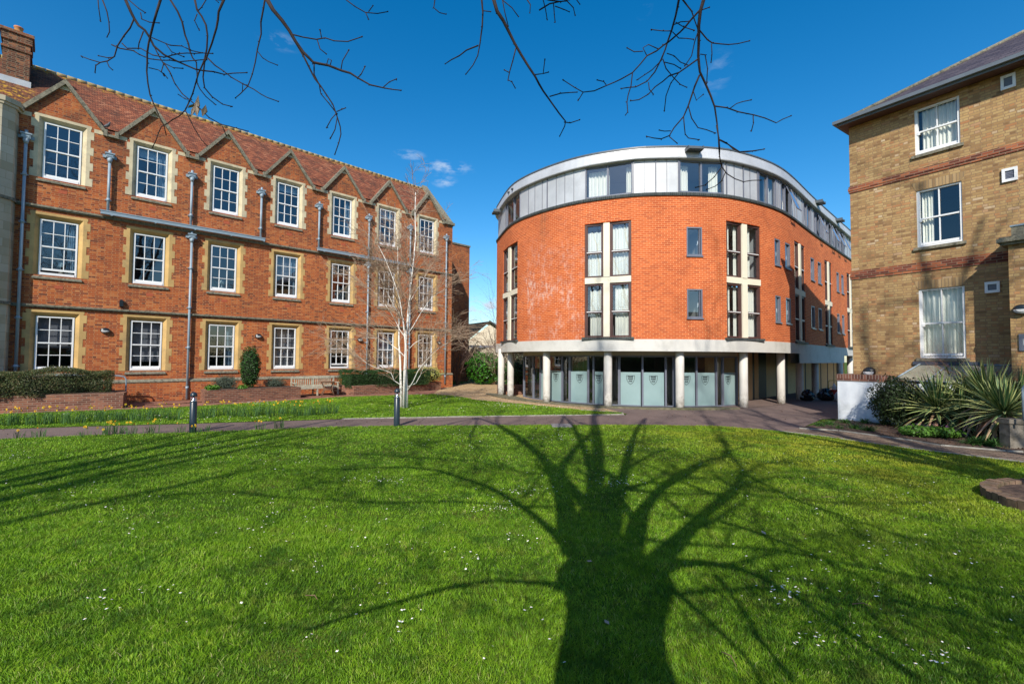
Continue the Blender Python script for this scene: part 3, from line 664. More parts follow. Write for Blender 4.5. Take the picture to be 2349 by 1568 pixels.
# octagonal stone turret at the left end
mb = MB(); pr_ = [LF.p(-6.95, .0, 0), LF.p(-6.75, .42, 0), LF.p(-6.35, .62, 0), LF.p(-5.80, .62, 0), LF.p(-5.50, .38, 0), LF.p(-5.42, .0, 0)]
pr2 = [(p_[0], p_[1]) for p_ in pr_]
mb.poly_prism(pr2, 0, 10.7)
cc_ = np.mean(pr2, axis=0)
def grow2(f): return [tuple(cc_ + (np.array(p_) - cc_) * f) for p_ in pr2]
mb.poly_prism(grow2(1.1), 10.7, 10.8); mb.poly_prism(grow2(1.2), 10.8, 10.98)
mb.build('turret', mat_brick('ashlar', [(0., (.45, .38, .25)), (.5, (.58, .50, .36)), (1., (.66, .60, .46))], (.36, .3, .2), bw=.55, rh=.3, ms=.006, stain=(.38, .29, .14), stain_amt=.4), red)
mb = MB()
for h in (3.74, 7.44): mb.poly_prism(grow2(1.1), h - .06, h + .05)
mb.build('turret_moulding', M['stone_grey'], red)
# chimney on the front slope
ch = MB(); o_ = -1.6; u0, u1 = -6.0, -5.27
ch.box(LF, u0, u1, o_ - .95, o_, 11.7, 14.05); ch.box(LF, u0 - .05, u1 + .05, o_ - 1.0, o_ + .05, 13.72, 13.80); ch.box(LF, u0 - .05, u1 + .05, o_ - 1., o_ + .05, 14.05, 14.35); ch.box(LF, u0 - .1, u1 + .1, o_ - 1.05, o_ + .1, 14.35, 14.47)
cm = ch.build('chimney', mat_brick('sooty_brick', [(0., (.045, .025, .02)), (.4, (.14, .055, .035)), (.8, (.30, .10, .045)), (1., (.4, .17, .08))], (.22, .17, .11), offset=.25, squash=.5, sqf=2), red)
pt = MB(); c3 = LF.p(-5.62, o_ - .3, 14.47); pt.lathe(c3, [(.12, 0), (.13, .12), (.115, .26), (.14, .28), (.14, .32), (.10, .33)], 14); pt.build('chimney_pot', M['terracotta'], cm)
fl = MB(); fl.box(LF, u0 - .06, u1 + .06, o_ + .001, o_ + .03, 12.35, 12.62); fl.build('lead_flashing', mat_plain('lead_sheet', (.42, .45, .47), .5, .1, 4, .5), cm)

# rear wing beyond the right hand corner
blk = empty('rear_block', (0, 0, 0), 'plain red brick block with flat top behind the right corner of the gabled building', 'building')
BF = Frame(np.array(LF.p(14.41, -5.5, 0)[:2]), LF.u)
mb = MB(); mb.box(BF, -3, 6.05, -6, 0, 0, 11.25); mb.build('wall', M['red'], blk)
mb = MB(); mb.box(BF, -3, 6.1, -6, .06, 11.25, 11.38); mb.build('coping', M['stone_grey'], blk)
# ================================================================== MIDDLE: curved apartment building
M['mullion'] = mat_plain('cream_mullion_paint', (.78, .72, .56), .7, .04, 2)
cur = empty('curved_block', (0, 0, 0), 'curved orange brick apartment building with a zinc top storey standing on round white columns', 'building')
HB0, HB1, HBR, HZ1, HF = 2.22, 2.68, 8.29, 9.72, 10.16
def chord(x0, x1, o=0.0):
    s0, s1 = S(x0), S(x1); a = np.array(CB.p(s0, o, 0)[:2]); b = np.array(CB.p(s1, o, 0)[:2]); return Frame(a, b - a), float(np.linalg.norm(b - a)), s0, s1
tall = [(1153.6, 1186.5), (1341, 1448.5), (1667.4, 1745.8), (1824.2, 1847.5), (1893, 1909), (1943.5, 1959)]
small = [(1576, 1612), (1778.6, 1791.5), (1802.8, 1814.5), (1861, 1869.5), (1877.5, 1885.5), (1920, 1926), (1931, 1936.6)]
T0, T1 = 2.77, 7.36
holes = [(S(a), S(b), T0, T1) for a, b in tall]
for a, b in small: holes += [(S(a), S(b), 5.93, 7.05), (S(a), S(b), 3.51, 4.63)]
fine = list(np.arange(0, CB.L, .3)) + [CB.L]
mb = MB(); wall_grid(mb, CB, fine, [HB1, HBR], holes, 0, 0, .14, 0); mb.build('wall', M['orange'], cur)
# pale ring beam
mb = MB(); SB = S(1829)
for i in range(len(fine) - 1):
    a, b = fine[i], fine[i + 1]; lo = HB0 if (a + b) / 2 < SB or (a + b) / 2 > S(1934) else 1.78
    mb.face([CB.p(a, .02, lo), CB.p(b, .02, lo), CB.p(b, .02, HB1), CB.p(a, .02, HB1)], [(a, lo), (b, lo), (b, HB1), (a, HB1)])
    mb.face([CB.p(a, .02, HB1), CB.p(b, .02, HB1), CB.p(b, -.1, HB1 + .004), CB.p(a, -.1, HB1 + .004)])
    mb.face([CB.p(b, .02, lo), CB.p(a, .02, lo), CB.p(a, -.35, lo), CB.p(b, -.35, lo)]); mb.face([CB.p(b, -.35, lo), CB.p(a, -.35, lo), CB.p(a, -.35, 2.5), CB.p(b, -.35, 2.5)])
mb.build('ring_beam', M['render_w'], cur)
# soffit, with shallow ribs between columns and glazing
mb = MB()
for i in range(len(fine) - 1):
    a, b = fine[i], fine[i + 1]
    mb.face([CB.p(b, -.35, 2.4), CB.p(a, -.35, 2.4), CB.p(a, -7, 2.4), CB.p(b, -7, 2.4)])
mb.build('soffit', M['soffit'], cur)
# dark brick ledge
mb = MB()
for i in range(len(fine) - 1):
    a, b = fine[i], fine[i + 1]
    pr = [(0.0, HBR - .02), (.05, HBR - .02), (.065, HBR + .05), (.02, HBR + .11), (-.10, HBR + .13)]
    for (o0, h0), (o1, h1) in zip(pr[:-1], pr[1:]):
        mb.face([CB.p(a, o0, h0), CB.p(b, o0, h0), CB.p(b, o1, h1), CB.p(a, o1, h1)], [(a, h0), (b, h0), (b, h1), (a, h1)])
mb.build('ledge', M['ledge'], cur)
# zinc storey
ZO = -.06; Z0 = HBR + .12
zwin = [(1156.7, 1189.7, 1171.5), (1341, 1452, 1393.5), (1560.4, 1665, 1613.5), (1745.8, 1786, 1768), (1797, 1819.5, 1808), (1849, 1866, 1857), (1872, 1884, 1878), (1885, 1896, 1890.5), (1898.5, 1912.5, 1905.5), (1915.5, 1925.5, 1920), (1928, 1940, 1934)]
holes = [(S(a), S(b), Z0 + .02, HZ1 - .02) for a, b, c in zwin]
mb = MB(); wall_grid(mb, CB, fine, [Z0, HZ1], holes, 0, ZO, .1, 0)
for i in range(len(fine) - 1):
    a, b = fine[i], fine[i + 1]
    pr = [(ZO, HZ1), (.10, HZ1), (.11, HZ1 + .03), (.03, HF)]
    for (o0, h0), (o1, h1) in zip(pr[:-1], pr[1:]):
        mb.face([CB.p(a, o0, h0), CB.p(b, o0, h0), CB.p(b, o1, h1), CB.p(a, o1, h1)], None, 0, False)
mb.build('zinc_storey', M['zinc'], cur)
mb = MB()
for i in range(len(fine) - 1):
    a, b = fine[i], fine[i + 1]
    pr = [(.035, HF), (.055, HF + .005), (.05, HF + .065), (-.1, HF + .085), (-1.2, HF + .1)]
    for (o0, h0), (o1, h1) in zip(pr[:-1], pr[1:]): mb.face([CB.p(a, o0, h0), CB.p(b, o0, h0), CB.p(b, o1, h1), CB.p(a, o1, h1)])
u = 1.0
while u < CB.L - 1:
    mb.face([CB.p(u, .058, HF), CB.p(u + .05, .058, HF), CB.p(u + .05, .054, HF + .066), CB.p(u, .054, HF + .066)]); u += 1.55
mb.build('roof_edge', M['darkmetal'], cur)
mb = MB(); pl = [CB.p(s_, -.8, 0)[:2] for s_ in np.arange(0, CB.L, 1.0)] + [(36, 48), (20, 48)]
mb.face([(p_[0], p_[1], HF + .09) for p_ in pl]); mb.face([(p_[0], p_[1], 2.42) for p_ in pl]); mb.build('roof', M['darkmetal'], cur)
# seams
seam = [1161, 1209, 1224, 1241, 1253, 1273.5, 1293.5, 1314.5, 1454, 1480, 1506, 1532, 1559, 1671, 1689.5, 1710, 1726, 1743, 1789, 1793, 1822, 1829, 1834, 1846, 1868.5, 1942, 1948, 1954]
for k, x in enumerate(seam):
    s_ = S(x); wd = .03 if x in (1253, 1506, 1710, 1454, 1559, 1671, 1743) else .012; pr = .05 if wd > .02 else .025
    fr, L, a, b = chord(x - 1, x + 1, ZO); mb = MB(); mb.box(fr, L / 2 - wd / 2, L / 2 + wd / 2, 0, pr, Z0 + .01, HZ1 - .01); mb.build('standing_seam', M['framegrey'], cur)
# zinc storey windows
for k, (a, b, c) in enumerate(zwin):
    fr, L, s0, s1 = chord(a, b, ZO); mid = float(np.dot(np.array(CB.p(S(c), ZO, 0)[:2]) - fr.org, fr.u))
    mb = MB(); h0, h1 = Z0 + .02, HZ1 - .02; t = .05
    mb.box(fr, 0, t, -.07, .03, h0, h1); mb.box(fr, L - t, L, -.07, .03, h0, h1); mb.box(fr, t, L - t, -.07, .01, h1 - t, h1); mb.box(fr, t, L - t, -.07, .01, h0, h0 + t)
    mb.box(fr, mid - .035, mid + .035, -.07, .02, h0 + t, h1 - t)
    wf = mb.build('window', M['framegrey'], cur)
    openl = k in (4, 6, 8, 9, 10)
    g = MB(); g.face([fr.p(t, -.04, h0 + t), fr.p(mid - .035, -.04, h0 + t), fr.p(mid - .035, -.04, h1 - t), fr.p(t, -.04, h1 - t)])
    if not openl: g.face([fr.p(mid + .035, -.04, h0 + t), fr.p(L - t, -.04, h0 + t), fr.p(L - t, -.04, h1 - t), fr.p(mid + .035, -.04, h1 - t)])
    g.build('pane', M['glass_c'], wf)
    if openl:   # top hung sash pushed out at the bottom
        x0, x1 = mid + .03, L - t + .02; ob = .42; sh = MB()
        def tp(u, tt, e): return fr.p(u, .02 + (ob) * tt + e, h1 - t - (h1 - h0 - 2 * t) * tt * .97)
        for (ua, ub, ta, tb) in ((x0, x0 + .05, 0, 1), (x1 - .05, x1, 0, 1), (x0, x1, 0, .05), (x0, x1, .95, 1)):
            A = [tp(ua, ta, .03), tp(ub, ta, .03), tp(ub, tb, .03), tp(ua, tb, .03)]; B = [tp(ua, ta, 0), tp(ub, ta, 0), tp(ub, tb, 0), tp(ua, tb, 0)]
            sh.face(A[::-1]); sh.face(B)
            for i in range(4): j = (i + 1) % 4; sh.face([A[i], A[j], B[j], B[i]])
        so_ = sh.build('open_sash', M['framegrey'], wf)
        g = MB(); g.face([tp(x0 + .05, .05, .015), tp(x1 - .05, .05, .015), tp(x1 - .05, .95, .015), tp(x0 + .05, .95, .015)]); g.build('sash_pane', M['glass_c'], wf)
    rm = MB(); room(rm, fr, 0, L, h0, h1, -.1, 2.6); rm.build('interior', M['room_pale'], wf)
    if k == 1: curtain('curtain', fr, .1, .95, -.25, h0, h1 - .12, M['curtain'], wf, 6); curtain('curtain', fr, L - .28, L - .05, -.25, h0, h1 - .1, M['curtain'], wf, 3)
    elif k == 2: curtain('curtain', fr, .06, .5, -.25, h0, h1 - .12, M['curtain'], wf, 4); curtain('curtain', fr, mid + .45, L - .1, -.25, h0, h1 - .1, M['curtain'], wf, 5)
    elif k > 2: curtain('curtain', fr, mid + .1, L - .1, -.25, h0, h1 - .1, M['curtain'], wf, 3)
# tall windows: two storeys, two lights each, cream mullion and spandrel
def light(fr, u0, u1, h0, h1, tr, parent, mat, curt=None, open_=False):
    mb = MB(); t = .075; o0, o1 = -.13, -.03
    mb.box(fr, u0, u0 + t, o0, o1, h0, h1); mb.box(fr, u1 - t, u1, o0, o1, h0, h1); mb.box(fr, u0 + t, u1 - t, o0, o1, h1 - t, h1); mb.box(fr, u0 + t, u1 - t, o0, o1, h0, h0 + t * .8)
    if tr: mb.box(fr, u0 + t, u1 - t, o0, o1 + .01, tr - .05, tr + .04)
    i = .03
    if tr:
        for (a, b) in ((tr + .04, h1 - t), (h0 + t * .8, tr - .05)):
            mb.box(fr, u0 + t, u0 + t + i, o0, o1 - .03, a, b); mb.box(fr, u1 - t - i, u1 - t, o0, o1 - .03, a, b)
    wf = mb.build('window', mat, parent)
    if tr: db = MB(); db.box(fr, u0 + t, u1 - t, o1 + .011, o1 + .022, tr - .012, tr + .015); db.build('drip_bar', M['white'], wf)
    g = MB(); g.face([fr.p(u0 + t, -.09, h0), fr.p(u1 - t, -.09, h0), fr.p(u1 - t, -.09, h1), fr.p(u0 + t, -.09, h1)]); g.build('pane', M['glass_c'], wf)
    if curt:
        for (a, b, z0, z1, rg) in curt: curtain('curtain', fr, u0 + t + (u1 - u0 - 2 * t) * a, u0 + t + (u1 - u0 - 2 * t) * b, -.22, h0 + (h1 - h0) * z0, h0 + (h1 - h0) * z1, M['curtain'], wf, max(2, int(5 * (b - a) + 1)), .022, rg)
    return wf
for k, (a, b) in enumerate(tall):
    fr, L, s0, s1 = chord(a, b)
    if k == 0: m0, m1 = L * .40, L * .56
    elif k == 1: m0, m1 = L * .413, L * .548
    elif k == 2: m0, m1 = L * .44, L * .585
    else: m0, m1 = L * .43, L * .57
    sp0, sp1 = 4.93, 5.17
    mb = MB(); mb.box(fr, m0, m1, -.12, .03, T0 + .02, sp0); mb.box(fr, m0, m1, -.12, .03, sp1, T1 - .02); mb.box(fr, 0.01, L - .01, -.12, .012, sp0, sp1)
    mb.build('cream_mullion', M['mullion'], cur)
    for (u0, u1, side) in ((.01, m0, 0), (m1, L - .01, 1)):
        for (h0, h1, tr, up_) in ((T0, sp0, 3.79, 0), (sp1, T1, 6.19, 1)):
            if k == 0: cv = [(0., 1., 0, 1, 0)] if side == 0 and up_ else [(.5, 1., 0, 1, 0)]
            elif k == 1: cv = [(0, 1, 0, .86, .02)] if up_ and side == 0 else [(0, 1, 0, .93, .03)] if up_ else [(.18, 1, 0, .88, .03)] if side == 0 else [(.15, 1, 0, .96, .02)]
            elif k == 2: cv = [(0, .4, 0, 1, 0), (.75, 1, 0, 1, 0)] if side == 0 else [(0, .55, 0, 1, 0)] if up_ else [(0, .9, 0, .98, .02)]
            else: cv = [(0., .5, 0, 1, 0)] if (k + side + up_) % 2 else None
            light(fr, u0, u1, h0 + .01, h1 - .01, tr, cur, M['brown'], cv)
    sb = MB(); sb.box(fr, -.10, L + .10, -.05, .10, T0 - .09, T0 - .005); sb.build('sill', M['ledge'], cur)
    rm = MB()
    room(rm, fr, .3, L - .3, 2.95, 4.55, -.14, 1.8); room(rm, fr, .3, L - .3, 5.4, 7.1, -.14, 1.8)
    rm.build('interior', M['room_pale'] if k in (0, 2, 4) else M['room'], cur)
for k, (a, b) in enumerate(small):
    fr, L, s0, s1 = chord(a, b)
    for j, (h0, h1) in enumerate(((5.93, 7.05), (3.51, 4.63))):
        mb = MB(); t = .055; o0, o1 = -.11, -.005
        mb.box(fr, 0, t, o0, o1, h0, h1); mb.box(fr, L - t, L, o0, o1, h0, h1); mb.box(fr, t, L - t, o0, o1, h1 - t, h1); mb.box(fr, t, L - t, o0, o1, h0, h0 + t)
        mb.box(fr, L - t - .06, L - t - .035, o0, o1 - .02, h0 + t, h1 - t)
        wf = mb.build('window', M['framegrey'], cur)
        sb = MB(); sb.box(fr, -.02, L + .02, 0.002, .05, h0 - .055, h0 - .002); sb.build('sill', M['framegrey'], wf)
        g = MB(); g.face([fr.p(t, -.07, h0 + t), fr.p(L - t, -.07, h0 + t), fr.p(L - t, -.07, h1 - t), fr.p(t, -.07, h1 - t)]); g.build('pane', M['glass_c'], wf)
        hd = MB(); hd.tube([fr.p(L - .17, -.10, h0 + .42), fr.p(L - .13, -.12, h0 + .5), fr.p(L - .13, -.12, h0 + .6)], .012, 5); hd.build('handle', M['white'], wf)
        rm = MB(); room(rm, fr, .3, L - .3, h0 + .3, h1 - .25, -.12, 1.4); rm.build('interior', M['room_pale'], wf)
# floodlights hung from the fascia
for x, y in ((1590, 0), (1875, 0), (1921, 0), (1139.5, 1)):
    if x > 1150: fr, L, a, b = chord(x - 1, x + 1, .06); h = 9.99
    else: fr, L, a, b = chord(1146, 1148, .06); h = 9.62
    mb = MB(); mb.box(fr, -.28, .28, .02, .34, h - .03, h + .03); mb.box(fr, -.30, -.27, -.05, .34, h - .05, h + .09); mb.box(fr, .27, .30, -.05, .34, h - .05, h + .09); mb.build('floodlight', M['darkmetal'], cur)
for x in (1171, 1179.5):
    fr, L, a, b = chord(x - 1, x + 1, .06); mb = MB(); mb.box(fr, -.04, .04, .0, .10, 9.86, 9.95); mb.build('cable_bracket', M['blackmetal'], cur)
# columns
CI = -.36
# ground floor glazing
GO = -.95
gx = [1202, 1223.5, 1240, 1289.5, 1307, 1349, 1361, 1386, 1420, 1472.5, 1526, 1545, 1596.5, 1641.5, 1657, 1689]
def gs(x): return CB.hit(x, 700, GO)[0]
fr_mb = MB(); HG = 2.06
ss = [gs(x) for x in gx]
for i, s_ in enumerate(ss):
    a = np.array(CB.p(s_ - .05, GO, 0)[:2]); b = np.array(CB.p(s_ + .05, GO, 0)[:2]); fr = Frame(a, b - a); wd = .036 if i not in (4, 8, 11) else .05
    fr_mb.box(fr, .05 - wd, .05 + wd, -.08, .02, 0, HG)
for i in range(len(ss) - 1):
    a = np.array(CB.p(ss[i], GO, 0)[:2]); b = np.array(CB.p(ss[i + 1], GO, 0)[:2]); fr = Frame(a, b - a); L = float(np.linalg.norm(b - a))
    fr_mb.box(fr, .05, L - .05, -.08, .015, HG - .06, HG); fr_mb.box(fr, .05, L - .05, -.08, .015, 0, .05)
    hb_ = MB(); hb_.box(fr, 0, L, -.12, .01, HG, 2.41); hb_.build('head_beam', M['soffit'], cur)
glz = fr_mb.build('shopfront', M['framegrey'], cur)
frosted = {2: [], 3: [], 5: [], 6: [], 8: [], 9: [], 11: [], 12: [], 14: []}
SHX = {2: 1237, 3: 1274, 5: 1329, 6: 1373.5, 8: 1446.3, 9: 1499, 11: 1575, 12: 1619, 14: 1674}
SHC = []
for i in range(len(ss) - 1):
    a = np.array(CB.p(ss[i], GO, 0)[:2]); b = np.array(CB.p(ss[i + 1], GO, 0)[:2]); fr = Frame(a, b - a); L = float(np.linalg.norm(b - a))
    g = MB(); g.face([fr.p(.05, -.03, .05), fr.p(L - .05, -.03, .05), fr.p(L - .05, -.03, HG - .06), fr.p(.05, -.03, HG - .06)]); g.build('pane', M['glass_shop'], glz)
    if gx[i] in (1223.5, 1240, 1307, 1349, 1361, 1420, 1472.5, 1545, 1596.5, 1657) and gx[i] not in (1223.5, 1349):
        g = MB(); g.box(fr, .06, L - .06, -.025, -.02, .05, 1.38); g.build('frosted_film', M['frost'], glz)
# crests: a shield with three walking lions on each frosted pane
SH = [(-1, .55), (1, .55), (1, 0), (.92, -.45), (.7, -.95), (.38, -1.3), (0, -1.55), (-.38, -1.3), (-.7, -.95), (-.92, -.45), (-1, 0)]
LION = [(-.82, .02), (-.70, .16), (-.52, .20), (-.42, .10), (-.30, .13), (.05, .10), (.35, .15), (.55, .10), (.62, .22), (.80, .24), (.74, .14), (.70, .0), (.62, -.08), (.66, -.2), (.52, -.22), (.46, -.08), (.2, -.04), (.12, -.2), (-.04, -.2), (.02, -.05), (-.25, -.03), (-.28, -.2), (-.44, -.2), (-.40, -.04), (-.55, .0), (-.66, -.12), (-.8, -.12)]
def crest(fr, uc, hc, W, parent):
    mb = MB(); o = .012; Hs = W * 1.06
    def q(x, y): return fr.p(uc + x * W, o, hc + (y + .5) * Hs)
    n = len(SH)
    for s1, s2 in ((1., .93), (.86, .83)):
        for i in range(n):
            a, b = SH[i], SH[(i + 1) % n]; cy = -.4
            f = lambda p_, s_: q(p_[0] * s_, cy + (p_[1] - cy) * s_)
            mb.face([f(a, s1), f(b, s1), f(b, s2), f(a, s2)])
    for cy, k in ((.22, .78), (-.25, .74), (-.78, .52)):
        for sgn in (1,):
            P_ = [(x * k, cy + y * 1.05 * (1 if k > .6 else .9)) for x, y in LION]
            mb.face([q(*p_) for p_ in P_])
            for dx_ in (-.55, -.15, .3, .6): mb.face([q(dx_ * k - .06, cy + .30), q(dx_ * k + .07, cy + .30), q(dx_ * k + .02, cy + .21)])
    mb.build('crest', M['black'], parent)
for x in (1274, 1329, 1373.5, 1446.3, 1499, 1575, 1619, 1671):
    s_ = CB.hit(x, 870, GO - .03 + .02)[0]; j = max(i for i in range(len(ss)) if ss[i] < s_); a = np.array(CB.p(ss[j], GO, 0)[:2]); b = np.array(CB.p(ss[j + 1], GO, 0)[:2]); fr = Frame(a, b - a)
    uc = float(np.dot(np.array(CB.p(s_, GO, 0)[:2]) - fr.org, fr.u)); L = float(np.linalg.norm(b - a)); uc = min(max(uc, .27), L - .25)
    crest(Frame(fr.org - fr.n * .028, fr.u), uc, 1.06, .17, glz)
# inside the glazed room, the end return and the tan rear wall of the undercroft
mb = MB()
IN = [s_ for s_ in np.arange(ss[0], ss[-1], .5)] + [ss[-1]]
for i in range(len(IN) - 1): mb.face([CB.p(IN[i], -4.2, 0), CB.p(IN[i + 1], -4.2, 0), CB.p(IN[i + 1], -4.2, 2.4), CB.p(IN[i], -4.2, 2.4)])
for e in (ss[-1] + .10,): mb.face([CB.p(e, GO - .1, 0), CB.p(e, -4.2, 0), CB.p(e, -4.2, 2.4), CB.p(e, GO - .1, 2.4)])
for i in range(len(IN) - 1): mb.face([CB.p(IN[i], GO - .1, .012), CB.p(IN[i + 1], GO - .1, .012), CB.p(IN[i + 1], -4.2, .012), CB.p(IN[i], -4.2, .012)])
mb.build('interior', M['room'], cur)
mb = MB(); s_ = ss[0]; a = np.array(CB.p(s_, GO, 0)[:2]); b = np.array(CB.p(s_, -4.2, 0)[:2]); fr = Frame(b, a - b); L = float(np.linalg.norm(a - b))
mb.box(fr, 0, L, -.05, .0, HG - .06, 2.4); 
for u in np.linspace(0, L - .06, 6): mb.box(fr, u, u + .06, -.05, 0, 0, HG - .06)
rs = mb.build('end_screen', M['framegrey'], cur)
g = MB(); g.face([fr.p(0, -.02, 0), fr.p(L, -.02, 0), fr.p(L, -.02, HG - .06), fr.p(0, -.02, HG - .06)]); g.build('end_pane', M['glass_shop'], rs)
# tan cladding and doors deeper in the undercroft (right part)
TW = -1.9; s0 = S(1694); mb = MB()
e0 = ss[-1] + .10; c0_ = CB.p(e0, GO, 0); c1_ = CB.p(s0 + .4, TW, 0)
mb.face([(c0_[0], c0_[1], 0), (c1_[0], c1_[1], 0), (c1_[0], c1_[1], 2.4), (c0_[0], c0_[1], 2.4)]); mb.build('return_wall', M['tanwall'], cur); mb = MB()
segs = np.arange(s0 + .4, CB.L - 1, .45)
for i in range(len(segs) - 1):
    a = np.array(CB.p(segs[i], TW - .004 * i, 0)[:2]); b = np.array(CB.p(segs[i + 1], TW, 0)[:2]); fr = Frame(a, b - a); L = float(np.linalg.norm(b - a)) + .01
    if i % 4 in (2,) or 11 < i < 15 or 18 < i < 22: dm = MB(); dm.box(fr, 0, L, -.15, -.05, 0, 2.4); dm.build('door', M['door'], cur)
    else: mb.box(fr, 0, L, -.15, 0, .12 if i < 6 else 0, 2.4)
mb.build('undercroft_wall', M['tanwall'], cur)
for x in (1150.5, 1172.5, 1254.5, 1394.5, 1558.5, 1703.8, 1789, 1831.8, 1867, 1923.5, 1947):
    if x < 1160: c_ = at(1150.0, 800, 23.9)[:2]
    else: c_ = np.array(CB.p(CB.hit(x, 700, CI)[0], CI, 0)[:2])
    mb = MB(); top = 1.79 if 1860 < x < 1930 else 2.39
    mb.lathe((c_[0], c_[1], 0), [(.162, -.05), (.162, .3), (.162, 1.1), (.162, top)], 28); mb.build('column', M['column'], cur)
# low brick steps beside the first columns and the dark kerb around the building
mb = MB(); c_ = at(1197, 800, 23.4)[:2]; fr = Frame(c_, (1, .15))
for k in range(3): mb.box(fr, -1.0, .9, -1.4 - k * .32, -1.1 - k * .32, 0, .16 * (k + 1))
stp = mb.build('brick_steps', M['red2']); tag(stp, 'three low brick steps under the left end of the curved building', 'steps')

# ================================================================== RIGHT: yellow brick house
C0 = (11.22, 15.2); RF = Frame(C0, (.549, -.836))
yb = empty('stock_brick_building', (0, 0, 0), 'tall yellow stock brick building with red brick bands, sash windows and a slate roof', 'building')
WN = [(1.71, 2.72, 8.10, 9.50), (1.71, 2.72, 5.30, 7.02), (1.71, 2.72, 2.0, 4.04)]
mb = MB(); wall_grid(mb, RF, [0, 7.5], [0, 7.46, 7.68, 9.68], WN, 0, 0, .09, 0)
P = RF.p
mb.face([P(0, -8, 0), P(0, 0, 0), P(0, 0, 9.68), P(0, -8, 9.68)], [(0, 0), (8, 0), (8, 9.68), (0, 9.68)], 0)
mb.face([P(7.5, 0, 0), P(7.5, -8, 0), P(7.5, -8, 9.68), P(7.5, 0, 9.68)], None, 0); mb.face([P(7.5, -8, 0), P(0, -8, 0), P(0, -8, 9.68), P(7.5, -8, 9.68)], None, 0)
mb.build('wall', M['yellow'], yb)
for h0, h1 in ((7.46, 7.68), (4.57, 4.85)):
    mb = MB(); mb.box(RF, -.03, 7.5, -8, .025, h0, h1); mb.box(RF, -.045, 7.5, -8, .04, h0 + .075 if h1 - h0 > .25 else h0 + .07, h0 + .15); mb.build('brick_band', M['bandbrick'], yb)
for k, (u0, u1, h0, h1) in enumerate(WN):
    mb = MB()   # flat arch of radiating bricks
    if k:
        e = .11; mb.face([P(u0, .006, h1), P(u1, .006, h1), P(u1 + e, .006, h1 + .26), P(u0 - e, .006, h1 + .26)], [(0, 0), (u1 - u0, 0), (u1 - u0 + e, .26), (-e, .26)]); mb.build('flat_arch', M['soldier'], yb)
    mb = MB(); t = .055; o0, o1 = -.13, -.045
    mb.box(RF, u0, u0 + t + .015, o0, o1 + .02, h0, h1); mb.box(RF, u1 - t, u1, o0, o1 + .02, h0, h1); mb.box(RF, u0 + t, u1 - t, o0, o1 + .015, h1 - .045, h1); mb.box(RF, u0 + t, u1 - t, o0, o1 + .03, h0, h0 + .05)
    md = (h0 + h1) / 2; mb.box(RF, u0 + t, u1 - t, o0 + .01, o1, md - .022, md + .022); mb.box(RF, u0 + t, u1 - t, o0, o1 - .02, h0 + .07, h0 + .14)
    uc = (u0 + u1) / 2; mb.box(RF, uc - .014, uc + .014, o0 + .04, o1 - .005, md + .022, h1 - .045); mb.box(RF, uc - .014, uc + .014, o0 + .02, o1 - .025, h0 + .14, md - .022)
    mb.box(RF, u0 + .06, u0 + .12, o1 + .001, o1 + .03, md - .09, md - .02)
    wf = mb.build('window', M['white'], yb)
    g = MB(); g.face([P(u0 + t, -.10, h0 + .1), P(u1 - t, -.10, h0 + .1), P(u1 - t, -.10, h1 - .04), P(u0 + t, -.10, h1 - .04)]); g.build('pane', M['glass_clear'], wf)
    sm = MB(); sm.box(RF, u0 - .08, u1 + .07, -.08, .06, h0 - .085, h0 - .002); sm.build('sill', M['stone_grey'], wf)
    if k == 0: curtain('curtain', RF, u0 + .12, u1 - .06, -.2, h0, h1 - .03, M['curtain'], wf, 9, .03)
    if k == 1: curtain('curtain', RF, u0 + .06, u0 + .34, -.2, h0, h1 - .03, M['curtain'], wf, 4, .03)
    if k == 2: curtain('curtain', RF, u0 + .06, u1 - .06, -.2, h0, h1 - .03, M['curtain'], wf, 8, .035)
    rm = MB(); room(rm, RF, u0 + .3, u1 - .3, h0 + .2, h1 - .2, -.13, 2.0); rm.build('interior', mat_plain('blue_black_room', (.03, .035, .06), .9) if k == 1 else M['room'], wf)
for (u0, u1, h0, h1) in ((3.55, 3.83, 9.2, 9.58), (3.52, 3.81, 6.70, 7.06), (3.13, 3.42, 3.77, 4.07)):
    mb = MB(); n = 5; cx_, cz_ = (u0 + u1) / 2, (h0 + h1) / 2
    mb.box(RF, u0, u1, .002, .05, h0, h0 + .07); mb.box(RF, u0, u1, .002, .05, h1 - .07, h1); mb.box(RF, u0, u0 + .06, .002, .05, h0 + .07, h1 - .07); mb.box(RF, u1 - .06, u1, .002, .05, h0 + .07, h1 - .07)
    vt = mb.build('vent_cowl', M['white'], yb); g = MB(); g.box(RF, u0 + .06, u1 - .06, .002, .02, h0 + .07, h1 - .07)
    for q_ in range(4): g.box(RF, u0 + .06, u1 - .06, .02, .03, h0 + .09 + q_ * .04, h0 + .105 + q_ * .04)
    g.build('grille', M['framegrey'], vt)
# hipped slate roof with deep eaves
TP = math.tan(rad(33)); EO = .45; EL = .14; E0 = 9.70
mb = MB(); Rr = 4.2
A = P(-EL, EO, E0 + .06); B = P(7.5, EO, E0 + .06); Cc = P(7.5, EO - Rr, E0 + .06 + Rr * TP); D = P(-EL + Rr, EO - Rr, E0 + .06 + Rr * TP); sl_ = math.hypot(Rr, Rr * TP)
mb.face([A, B, Cc, D], [(-EL, 0), (7.5, 0), (7.5, sl_), (-EL + Rr, sl_)]); E = P(-EL, -8.2, E0 + .06); mb.face([E, A, D, P(-EL + Rr, -4.2, E0 + .06 + Rr * TP)], [(0, 0), (8.6, 0), (4.4, sl_), (4.2, sl_)])
mb.face([B, P(7.5, -8.2, E0 + .06), Cc]); mb.face([P(7.5, -8.2, E0 + .06), E, D, Cc])
mb.build('roof', M['slate'], yb)
mb = MB(); mb.tube([A, D, Cc], [.075, .075, .075], 8)
u = 0
